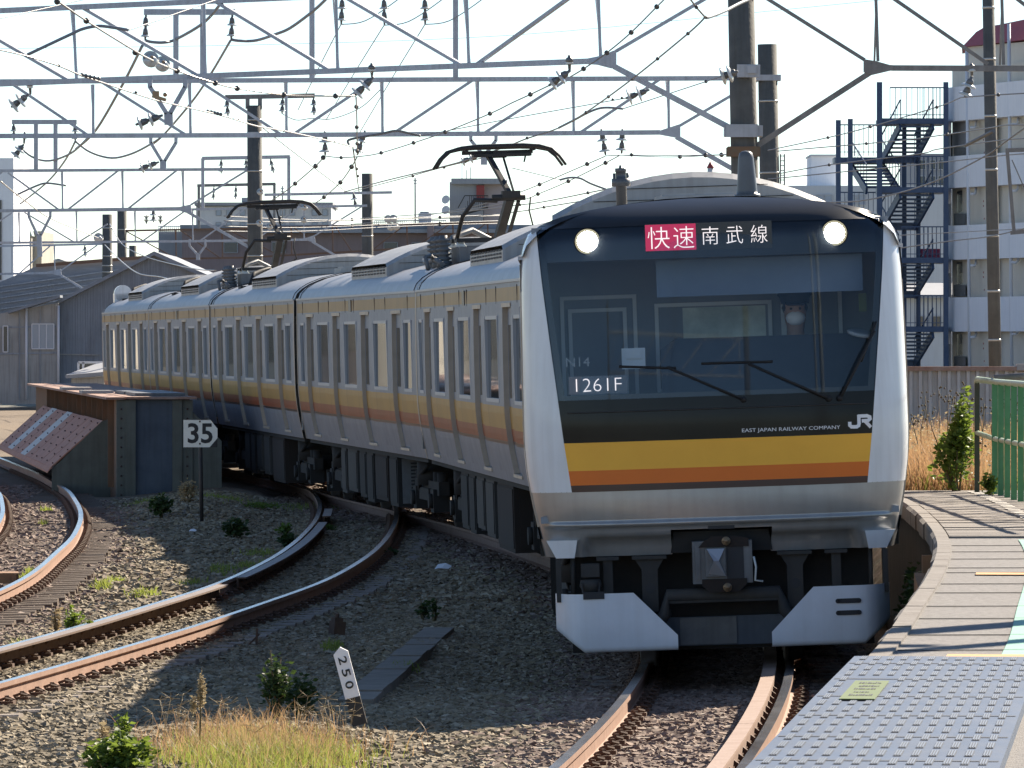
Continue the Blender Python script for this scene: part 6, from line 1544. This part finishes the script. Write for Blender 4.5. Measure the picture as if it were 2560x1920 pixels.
# --- shed and neighbours at the left
t = thing('grey_shed', 'weathered grey corrugated shed with gable behind the rear train car', 'shed', tuple(P(300, 1000, 250)))
def poly_block(parent, name, pts, D, depth, mt):
    k = MB(); k.prism([P(x, y, D) for x, y in pts], (0, depth, 0)); return part(name, k, M[mt], parent)
sw = poly_block(t, 'gable_wall', [(146, 1010), (146, 757), (230, 706), (385, 637), (520, 696), (560, 716), (560, 1010)], 250, 16, 'shed_grey')
for i in range(64):
    x = 148 + i * 6.4; yt = np.interp(x, [146, 230, 385, 560], [757, 706, 637, 716])
    k = MB(); k.bar(P(x, yt + 3, 249.97), P(x, 1005, 249.97), .03, .05); part('sheet_rib', k, M['shed_grey'], t)
k = MB(); k.prism([P(136, 764, 249.6), P(140, 754, 249.6), P(385, 628, 249.6), P(385, 638, 249.6)], (0, 17, 0)); part('roof', k, M['shed_dark'], t)
k = MB(); k.prism([P(385, 638, 249.6), P(385, 628, 249.6), P(566, 708, 249.6), P(562, 718, 249.6)], (0, 17, 0)); part('roof', k, M['shed_dark'], t)
k = MB(); k.prism([P(148, 884, 249.9), P(250, 886, 249.9), P(250, 889, 249.9), P(148, 887, 249.9)], (0, .06, 0)); part('sheet_lap', k, M['shed_beige'], t)
t = thing('slate_shed', 'long dark slate-clad shed roof behind the gantries at left', 'shed', tuple(P(150, 1000, 272)))
poly_block(t, 'roof_slope', [(-80, 790), (-80, 740), (95, 664), (280, 650), (420, 640), (420, 800)], 272, 10, 'shed_dark')
for i in range(9):
    k = MB(); y0 = 668 + i * 14; k.bar(P(-80, y0 + 60, 271.9), P(380, y0 - 6, 271.9), .05, .05); part('slate_course', k, M['shed_grey'], t)
k = MB(); k.bar(P(90, 664, 271.8), P(420, 639, 271.8), .14); part('ridge_cap', k, M['grav_rust'], t)
t = thing('beige_annex', 'beige panelled annex with a three-pane window at the left edge', 'annex', tuple(P(80, 1000, 249)))
poly_block(t, 'wall', [(-80, 1010), (-80, 800), (40, 776), (146, 757), (146, 1010)], 249.2, 1.0, 'shed_beige')
for x in (66, 146): k = MB(); k.cyl(P(x, 764, 249.1), P(x, 1000, 249.1), .05, n=8); part('downpipe', k, M['pipe_white'], t)
for y in (816, 882): k = MB(); k.bar(P(-80, y + 4, 249.17), P(146, y, 249.17), .03, .06); part('panel_joint', k, M['shed_grey'], t)
for x in (48, 100): k = MB(); k.bar(P(x, 775, 249.17), P(x, 1000, 249.17), .025, .05); part('panel_joint', k, M['shed_grey'], t)
win_part(t, 80, 135, 810, 872, 249.2, 'pale_win', 'pipe_white', 3); win_part(t, 8, 20, 815, 880, 249.2, 'dark_win', 'pipe_white', 1)
k = MB(); k.prism([P(20, 784, 248.6), P(150, 744, 248.6), P(150, 738, 248.6), P(20, 778, 248.6)], (0, 1.5, 0)); part('eaves', k, M['shed_dark'], t)
t = thing('lineside_hut', 'small hut with sloping grey roof between girder and rear car', 'hut', tuple(P(215, 960, 226)))
poly_block(t, 'wall', [(178, 1000), (178, 946), (260, 940), (260, 1000)], 226, 4, 'shed_beige')
k = MB(); k.prism([P(164, 946, 225.6), P(262, 938, 225.6), P(262, 912, 229), P(244, 916, 229)], (0, 0, .12)); part('roof', k, M['greyb'], t)
k = MB(); pbox(k, 196, 260, 908, 933, 231, .3); part('window', k, M['dark_win'], t)
k = MB()
for x in (196, 208, 260): k.bar(P(x, 906, 230.9), P(x, 934, 230.9), .08)
k.bar(P(196, 906, 230.9), P(260, 906, 230.9), .08); part('frame', k, M['pipe_white'], t)
t = thing('white_tower', 'narrow pale tower block cut by the left picture edge', 'building', tuple(P(0, 850, 420)))
k = MB(); pbox(k, -120, 34, 395, 900, 420, 14, ground=True); part('wall', k, M['apt_white'], t)
k = MB(); pbox(k, -30, 4, 500, 700, 419.9, .09); part('window_strip', k, M['dark_win'], t)
t = thing('beige_house', 'pale beige building with green roof right of the left tower', 'building', tuple(P(70, 850, 450)))
k = MB(); pbox(k, 30, 78, 586, 900, 450, 12, ground=True); k2 = MB(); pbox(k, 76, 104, 578, 900, 452, 12, ground=True); part('wall', k, M['beigeb'], t)
k = MB(); k.prism([P(28, 590, 449), P(80, 590, 449), P(68, 556, 449), P(34, 556, 449)], (0, 12, 0)); part('roof', k, M['greenroof'], t)
for y in (620, 650): win_part(t, 40, 66, y, y + 14, 450, 'dark_win')
t = thing('distant_house', 'tiny pale house on the skyline behind the shed ridge', 'house', tuple(P(145, 660, 520)))
k = MB(); pbox(k, 130, 160, 652, 800, 520, 8, ground=True); part('wall', k, M['whiteb'], t)
k = MB(); k.prism([P(126, 653, 519.5), P(164, 653, 519.5), P(145, 646, 519.5)], (0, 9, 0)); part('roof', k, M['greyb'], t)
# --- skyline behind the train
t = thing('brown_building', 'long mauve-brown flat-roofed building behind the train roofs', 'building', tuple(P(900, 850, 340)))
k = MB(); pbox(k, 455, 1400, 574, 900, 340, 14, ground=True); part('wall', k, M['brownb'], t)
k = MB(); pbox(k, 450, 1405, 562, 572, 339.5, 15); part('roof', k, M['shed_dark'], t)
k = MB(); pbox(k, 640, 1405, 572.5, 582, 339.2, .7); part('fascia', k, M['greyb'], t)
for x in list(range(560, 740, 60)) + list(range(960, 1340, 70)): win_part(t, x, x + 34, 606, 632, 340, 'dark_win', 'greyb')
k = MB(); pbox(k, 1068, 1084, 556, 700, 338.9, .6); part('pilaster', k, M['brownb'], t)
t = thing('grey_plant_house', 'pale grey roof house left of the brown building', 'building', tuple(P(420, 850, 346)))
k = MB(); pbox(k, 396, 456, 578, 900, 346, 8, ground=True); part('wall', k, M['greyb'], t)
k = MB()
for i in range(12): k.bar(P(396 + i * 5, 578, 345.9), P(396 + i * 5, 566, 345.9), .03)
k.bar(P(396, 566, 345.9), P(451, 566, 345.9), .05); part('roof_railing', k, M['pipe_white'], t)
t = thing('white_apartments', 'white flat-roofed apartment block behind the tall pole', 'building', tuple(P(660, 850, 480)))
k = MB(); pbox(k, 490, 828, 516, 900, 480, 14, ground=True); part('wall', k, M['whiteb'], t)
k = MB(); pbox(k, 486, 832, 506, 514, 479.4, 15); part('parapet', k, M['greyb'], t)
for x in (540, 566, 600, 700, 724, 780, 806):
    for y in (524, 556): win_part(t, x, x + 13, y, y + 15, 480, 'pale_win', 'greyb')
k = MB(); pbox(k, 604, 628, 494, 505, 481, 3); part('roof_hatch', k, M['greyb'], t)
t = thing('grey_tower', 'grey stair tower with red door and iron balcony on the skyline', 'building', tuple(P(1190, 850, 430)))
k = MB(); pbox(k, 1124, 1208, 455, 900, 430, 10, ground=True); part('wall', k, M['greyb'], t)
k = MB(); pbox(k, 1128, 1260, 446, 460, 429.4, 11); part('parapet', k, M['greyb'], t)
k = MB(); pbox(k, 1209, 1268, 450, 900, 430.5, 9, ground=True); part('wing', k, M['pinkb'], t)
k = MB(); pbox(k, 1191, 1211, 463, 500, 429.8, .15); part('door', k, M['red_lamp'], t)
k = MB()
for i in range(14): x = 1160 + i * 4.6; yy = max(489, 530 - i * 14); k.bar(P(x, yy, 428.5), P(x, yy + 30, 428.5), .04)
k.bar(P(1145, 520, 428.5), P(1162, 489, 428.5), .06); k.bar(P(1162, 489, 428.5), P(1220, 489, 428.5), .06); k.bar(P(1145, 540, 428.5), P(1220, 519, 428.5), .12); part('balcony_rail', k, M['post_black'], t)
for y in (500, 526): k = MB(); k.lathe(P(1116, y, 429), (-.5, -1, .3), [(0, .1), (.1, .28), (.12, .3)], 14); part('dish', k, M['whiteb'], t)
for x, y0 in ((1155, 400), (1166, 425), (1176, 418)):
    k = MB(); k.bar(P(x, y0, 431), P(x, 450, 431), .05); part('aerial', k, M['greyb'], t)
t = thing('roof_tank', 'small white water tank on the brown building roof', 'tank', tuple(P(1060, 556, 344)))
k = MB(); pbox(k, 1046, 1078, 533, 560, 344, 3); part('tank_body', k, M['whiteb'], t); k = MB(); pbox(k, 1050, 1072, 529, 532.5, 344.3, 2); part('tank_lid', k, M['greyb'], t)
k = MB()
for i in range(34): k.bar(P(936 + i * 5.4, 552, 343.5), P(936 + i * 5.4, 562, 343.5), .03)
k.bar(P(936, 552, 343.5), P(1116, 551, 343.5), .05); solo('roof_fence', k, M['greyb'], 'low fence along the brown building roof edge', 'fence')
for x, y0, D in ((1038, 445, 400), (706, 465, 430)):
    k = MB(); k.cyl(P(x, y0, D), P(x, 560, D), .05, n=6); k.bar(P(x - 5, y0 + 6, D), P(x + 5, y0 + 6, D), .05); k.bar(P(x - 4, y0 + 14, D), P(x + 4, y0 + 14, D), .05)
    solo('roof_aerial', k, M['greyb'], 'thin television aerial %s on the skyline' % ('left of the grey tower' if x > 1000 else 'right of the tall pole'), 'aerial')
c = P(1776, 443, 500); t = thing('chimney', 'slim white chimney with red cap left of the thickest pole', 'chimney', (c.x, 500, GZ))
k = MB(); a = P(1776, 420, 500); k.cyl((a.x, 500, GZ), (a.x, 500, a.z), .25, .23, 14); part('stack', k, M['whiteb'], t)
k = MB(); k.lathe((a.x, 500, a.z), (0, 0, 1), [(0, .30), (.02, .30), (.55, .02)], 14); part('cap', k, M['red_lamp'], t)
# lineside telegraph mast far right
t = thing('line_bracket_mast', 'dark bracket arm at the right picture edge before the apartments', 'bracket', tuple(P(2520, 500, 95)))
k = MB(); k.bar(P(2518, 378, 95), P(2535, 580, 95), .05); part('arm', k, M['grav_dark'], t)
k = MB(); k.bar(P(2514, 376, 95), P(2640, 372, 95), .06); part('arm', k, M['grav_dark'], t); k = MB(); k.bar(P(2526, 582, 95), P(2640, 572, 95), .06); part('arm', k, M['grav_dark'], t)
k = MB(); k.bar(P(2530, 400, 95), P(2600, 560, 95), .015); part('stay', k, M['wire'], t)

# neighbouring works buildings further left, outside the view, mirrored in the car windows
rr_ = random.Random(12)
for i in range(9):
    D_ = 192 + (i % 3) * 17; x0 = -18.5 - 5.2 * i; wd = rr_.uniform(4.4, 5.2); hh = rr_.uniform(7, 11); dp = rr_.uniform(7, 12)
    t = thing('works_building', ('nearest', 'second', 'third', 'fourth', 'fifth', 'sixth', 'seventh', 'eighth', 'farthest')[i] + ' works building left of the tracks outside the view', 'building', (x0 - wd / 2, D_, GZ), 'works buildings beside the line')
    k = MB(); k.bx(x0 - wd, x0, D_, D_ + dp, GZ, hh); part('wall', k, M[('beigeb', 'shed_grey', 'brownb')[i % 3]], t)
    k = MB(); k.bx(x0 - wd - .3, x0 + .3, D_ - .3, D_ + dp + .3, hh, hh + .3); part('roof', k, M['shed_dark'], t)
    for j in range(3):
        k = MB(); xx = x0 - wd + (j + .5) * wd / 3; k.bx(xx - .5, xx + .5, D_ - .05, D_ - .005, 1.5, 3.2); part('window', k, M['dark_win'], t)
# ------------------------------------------------------------------ plants
M['leaf'] = leaf_mat('leaf_green', (0.035, 0.075, 0.015), (0.11, 0.17, 0.03), (0.42, 0.55, 0.08), .35)
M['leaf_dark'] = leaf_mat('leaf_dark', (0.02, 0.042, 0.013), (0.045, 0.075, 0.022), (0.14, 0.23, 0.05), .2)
M['grass_dry'] = leaf_mat('grass_dry', (0.28, 0.19, 0.085), (0.42, 0.32, 0.16), (0.62, 0.46, 0.22), .4)
M['grass_green'] = leaf_mat('grass_green', (0.12, 0.18, 0.03), (0.24, 0.28, 0.06), (0.52, 0.58, 0.12), .4)
M['grass_red'] = leaf_mat('grass_russet', (0.28, 0.14, 0.075), (0.40, 0.28, 0.14), (0.62, 0.40, 0.21), .4)
M['seed'] = leaf_mat('seed_head', (0.30, 0.22, 0.12), (0.44, 0.36, 0.22), (0.6, 0.5, 0.3), .3)
M['stem'] = mat('stem', (0.14, 0.10, 0.05), (0.10, 0.085, 0.04), rough=.8, scale=9)
def leaves_np(C, R, n, size, r, shape=None):
    """n folded leaves spread through an ellipsoid volume"""
    d = r.normal(size=(n, 3)); d /= np.linalg.norm(d, axis=1)[:, None]
    rad = r.uniform(0, 1, n) ** .45
    lump = .72 + .28 * np.sin(d[:, 0] * 5 + 1.3) * np.cos(d[:, 1] * 4 + d[:, 2] * 6)
    p = np.array(C) + d * rad[:, None] * lump[:, None] * np.array(R)
    if shape is not None: p = shape(p)
    a = r.normal(size=(n, 3)); a[:, 2] = np.abs(a[:, 2]) * .4 - .1; a /= np.linalg.norm(a, axis=1)[:, None]
    b = np.cross(a, r.normal(size=(n, 3))); b /= np.linalg.norm(b, axis=1)[:, None]; nrm = np.cross(a, b)
    L = (size * r.uniform(.6, 1.3, n))[:, None]; W = L * .32
    v = np.stack([p, p + a * L * .45 + b * W + nrm * L * .08, p + a * L, p + a * L * .45 - b * W + nrm * L * .08], 1)
    base = np.arange(n)[:, None] * 4
    F = np.concatenate([base + np.array([0, 1, 2]), base + np.array([0, 2, 3])], 0)
    return v.reshape(-1, 3), F
def bush(label, C, R, n, size, mt, seed, cat='bush', shape=None, grp='lineside bushes', name='bush', stems=5, zb=None):
    r = np.random.default_rng(seed); zb = C[2] - R[2] if zb is None else zb
    t = thing(name, label, cat, (C[0], C[1], zb), grp)
    V, F = leaves_np(C, R, n, size, r, shape); V = V - np.array([C[0], C[1], zb])
    obj_from('foliage', big_mesh('foliage', V, F, M[mt]), t)
    k = MB()
    for i in range(stems):
        e = np.array(C) + r.normal(size=3) * np.array(R) * .4
        k.tube([(C[0] + r.uniform(-.03, .03), C[1] + r.uniform(-.05, .05), zb - .03), ((C[0] + e[0]) / 2, (C[1] + e[1]) / 2, (zb + e[2]) / 2 + .02), tuple(e)], [.012, .009, .004], 5)
    part('stem', k, M['stem'], t)
    return t
def blades_np(x, y, z, h, w_, r, lean=.35, seg=4):
    n = len(x); th = r.uniform(0, 2 * np.pi, n); le = r.uniform(.05, 1, n) * lean * h
    dx_, dy_ = np.cos(th) * le, np.sin(th) * le; ph = r.uniform(0, np.pi, n); ax = np.stack([np.cos(ph), np.sin(ph), 0 * ph], 1)
    rows = []
    for i in range(seg + 1):
        q = i / seg; c = np.stack([x + dx_ * q ** 2, y + dy_ * q ** 2, z + h * q * (1 - .18 * q * le / h * 2)], 1); ww = (w_ * (1 - q) ** .7 + .0004)[:, None]
        rows += [c - ax * ww, c + ax * ww]
    v = np.stack(rows, 1); k = 2 * (seg + 1); base = np.arange(n)[:, None] * k
    F = np.concatenate([base + np.array([2 * i, 2 * i + 1, 2 * i + 3, 2 * i + 2]) for i in range(seg)], 0)
    return v.reshape(-1, 3), F
def grass(label, x, y, z, h, w_, mt, seed, lean=.35, name='grass', loc=None):
    r = np.random.default_rng(seed); V, F = blades_np(x, y, z, h, w_, r, lean)
    o = obj_from(name, big_mesh(name, V, F, M[mt])); o['kind'] = 'stuff'; o['label'] = label; o['category'] = 'grass'; return o
r = np.random.default_rng(21)
# dry tuft field in the near left corner
def field(n, cx, cy, sx, sy, seed):
    q = np.random.default_rng(seed); x = cx + q.normal(size=n) * sx; y = cy + q.normal(size=n) * sy; return x, y, bed_z(x, y)
x, y, z = field(3000, -1.60, 40.9, .25, .95, 1); grass('dry straw-coloured grass in the sunlit near corner', x, y, z, r.uniform(.06, .20, len(x)), r.uniform(.0014, .003, len(x)), 'grass_dry', 2, .8)
x, y, z = field(5200, -1.58, 40.5, .28, .9, 3); grass('fresh green grass at the foot of the dry tuft', x, y, z, r.uniform(.06, .17, len(x)), r.uniform(.002, .0045, len(x)), 'grass_green', 4, .9)
x, y, z = field(1900, -1.68, 41.4, .36, 1.0, 5); grass('reddish dead grass mixed into the dry tuft', x, y, z, r.uniform(.08, .24, len(x)), r.uniform(.0014, .003, len(x)), 'grass_red', 6, .8)
# finger-like seed heads of the tuft
k = MB(); q = random.Random(4)
for i in range(60):
    gx = q.uniform(-2.35, -.98); gy = q.uniform(40.6, 42.8); gz = -.2; h_ = q.uniform(.18, .33); tx, ty = gx + q.uniform(-.07, .07), gy + q.uniform(-.1, .1)
    k.tube([(gx, gy, gz), (lerp(gx, tx, .5), lerp(gy, ty, .5), gz + h_ * .6), (tx, ty, gz + h_)], .0013, 4)
    for j in range(5):
        a = q.uniform(0, 6.28); k.tube([(tx, ty, gz + h_), (tx + .07 * math.cos(a), ty + .05 * math.sin(a), gz + h_ + q.uniform(-.01, .05))], .0013, 4)
o = solo('grass_seed_heads', k, M['seed'], 'star-shaped seed heads rising out of the dry grass tuft', 'grass', kind='stuff')
bush('low glossy green leafy bush at the bottom left corner', (-2.42, 39.4, -.08), (.27, .30, .19), 1500, .055, 'leaf', 31, zb=-.24)
bush('small green sprig behind the corner bush', (-2.44, 40.2, .0), (.07, .08, .20), 200, .045, 'leaf', 32, zb=-.22)
# tall dry flower spike
t = thing('goldenrod', 'tall dry brown goldenrod spike rising from the grass', 'plant', (-1.97, 40.3, -.22))
k = MB(); k.tube([(-1.97, 40.3, -.22), (-1.962, 40.3, .1), (-1.955, 40.3, .44)], [.006, .005, .002], 5); part('stem', k, M['stem'], t)
V1, F1 = leaves_np((-1.957, 40.3, .28), (.032, .04, .15), 700, .017, np.random.default_rng(8)); V2, F2 = leaves_np((-2.005, 40.3, .20), (.03, .04, .08), 260, .016, np.random.default_rng(9))
V = np.concatenate([V1, V2]) - np.array([-1.97, 40.3, -.22]); F = np.concatenate([F1, F2 + len(V1)]); obj_from('flower_head', big_mesh('flower_head', V, F, M['seed']), t)
# weeds and bushes about the tracks
def at_ground(px, py, D): p = P(px, py, D); return p.x, D, float(bed_z(p.x, D))
for i, (px, D, w_, h_, n, mt, lab) in enumerate(((402, 92.0, .20, .36, 420, 'leaf_dark', 'bushy green plant beside the foot of the girder'), (588, 85.0, .20, .28, 420, 'leaf_dark', 'round dark green plant right of the 35 board post'),
        (720, 82.5, .14, .20, 260, 'leaf_dark', 'smaller round green plant nearer the siding rail'), (712, 88.0, .12, .16, 150, 'leaf', 'tiny green plant behind the two round plants'), (470, 96.0, .17, .40, 260, 'seed', 'thin brown-green weed against the girder end'),
        (650, 98.0, .5, .12, 320, 'leaf', 'flat green weeds on the mound crest'), (822, 90.0, .12, .10, 120, 'leaf', 'little green weed at the end of the check rail'), (980, 78.0, .1, .1, 80, 'leaf_dark', 'little dark weed beside the siding outer rail'))):
    gx, gy, gz = at_ground(px, 0, D); bush(lab, (gx, gy, gz + h_ * .5), (w_, w_ * 1.3, h_ * .55), n, .075 if h_ > .15 else .05, mt, 50 + i, zb=gz, stems=4)
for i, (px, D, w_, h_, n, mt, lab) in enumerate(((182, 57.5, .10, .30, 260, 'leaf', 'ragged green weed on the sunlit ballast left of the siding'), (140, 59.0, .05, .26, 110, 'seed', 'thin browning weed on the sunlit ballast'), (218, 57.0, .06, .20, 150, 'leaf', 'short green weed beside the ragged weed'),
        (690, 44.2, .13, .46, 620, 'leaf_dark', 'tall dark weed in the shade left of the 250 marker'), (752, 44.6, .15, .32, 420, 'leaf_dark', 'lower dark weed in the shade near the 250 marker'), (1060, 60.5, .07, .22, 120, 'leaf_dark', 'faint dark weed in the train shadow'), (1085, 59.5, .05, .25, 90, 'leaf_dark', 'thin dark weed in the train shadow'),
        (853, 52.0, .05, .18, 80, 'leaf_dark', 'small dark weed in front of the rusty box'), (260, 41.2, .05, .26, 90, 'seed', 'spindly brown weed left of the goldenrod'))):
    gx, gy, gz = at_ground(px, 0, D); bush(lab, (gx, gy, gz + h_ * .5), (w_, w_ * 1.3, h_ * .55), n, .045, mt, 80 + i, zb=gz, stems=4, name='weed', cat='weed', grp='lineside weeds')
# low green patches in the ballast
q = np.random.default_rng(77); X_, Y_ = [], []
for (px, D, n, s) in ((290, 71, 120, .12), (255, 69, 90, .1), (360, 68, 110, .14), (480, 66, 90, .12), (560, 74, 140, .2), (620, 76, 130, .2), (480, 71, 80, .15), (650, 80, 130, .22), (830, 55, 90, .12), (560, 100, 300, .5), (360, 101, 160, .25), (760, 102, 200, .4), (60, 71, 120, .05), (75, 73, 100, .05), (115, 100, 60, .08), (110, 93, 50, .06), (60, 56, 120, .1), (1010, 51, 80, .1), (530, 66.5, 90, .08)):
    p = P(px, 0, D); X_.append(p.x + q.normal(size=n) * s * .55); Y_.append(D + q.normal(size=n) * s * 2.2)
X_ = np.concatenate(X_); Y_ = np.concatenate(Y_); grass('sparse green weeds scattered between the ballast stones', X_, Y_, bed_z(X_, Y_), q.uniform(.05, .12, len(X_)), q.uniform(.005, .011, len(X_)), 'grass_green', 78, 1.0, name='ballast_weeds')
# bank behind the platform end
n = 15000; y = 60.2 + 43 * q.uniform(0, 1, n) ** 1.4; x = q.uniform(.0585 * y, .0835 * y); z = 0.98 - .006 * (y - 60)
grass('russet dry grass on the bank behind the platform end', x, y, z, q.uniform(.18, .55, n) * (1 + .25 * np.sin(x * 5)), q.uniform(.004, .009, n), 'grass_red', 91, .5)
n = 5000; y = 60.2 + 43 * q.uniform(0, 1, n) ** 1.4; x = q.uniform(.0585 * y, .0835 * y); grass('yellow-green undergrowth in the russet bank', x, y, 0.98 - .006 * (y - 60), q.uniform(.12, .36, n), q.uniform(.004, .009, n), 'grass_green', 92, .6)
n = 3500; y = 60.4 + 36 * q.uniform(0, 1, n); x = q.uniform(.0585 * y, .0835 * y); V, F = leaves_np((0, 0, 0), (1, 1, 1), n, .04, q)
V = V.reshape(n, 4, 3); V = V - V[:, :1, :] + np.stack([x, y, 1.1 + q.uniform(0, .42, n) * q.uniform(.3, 1, n)], 1)[:, None, :]
o = obj_from('dry_leaves', big_mesh('dry_leaves', V.reshape(-1, 3), F, M['seed'])); o['kind'] = 'stuff'; o['label'] = 'dry seed heads and leaves over the russet bank grass'; o['category'] = 'undergrowth'
def taper(p):
    zz = (p[:, 2] - 1.05) / 1.05; w_ = np.interp(zz, [0, .15, .45, .6, 1], [.45, 1.0, .8, .38, .2]); p = p.copy(); p[:, 0] = 4.14 + (p[:, 0] - 4.14) * w_ - .04 * (1 - zz) + .06 * zz; return p
bush('leafy green shrub growing over the platform end by the railing', (4.12, 59.3, 1.55), (.32, .34, .54), 1900, .06, 'leaf', 101, name='shrub', cat='shrub', shape=taper, zb=1.02, stems=9, grp='platform shrubs')
bush('small green plant at the foot of the railing', (4.30, 57.6, 1.20), (.09, .10, .12), 300, .045, 'leaf', 102, name='shrub', cat='shrub', zb=1.08, stems=3, grp='platform shrubs')
bush('dark scrub under the platform edge beside the cab', (3.06, 48.6, .35), (.13, 1.6, .5), 1400, .06, 'leaf_dark', 103, name='shrub', cat='shrub', zb=-.22, stems=6, grp='platform shrubs')
# bare stems on the bank
k = MB()
for i in range(40):
    yy = q.uniform(61, 90); xx = q.uniform(.059 * yy, .083 * yy); h_ = q.uniform(.5, .95); k.tube([(xx, yy, .95), (xx + q.uniform(-.05, .05), yy, .95 + h_ * .6), (xx + q.uniform(-.08, .08), yy, .95 + h_)], .005, 4)
    for j in range(5): k.ball((xx + q.uniform(-.09, .09), yy, .95 + h_ + q.uniform(-.1, .06)), .014, 5)
solo('bank_stems', k, M['stem'], 'bare dead stems standing above the bank grass', 'stems', kind='stuff')
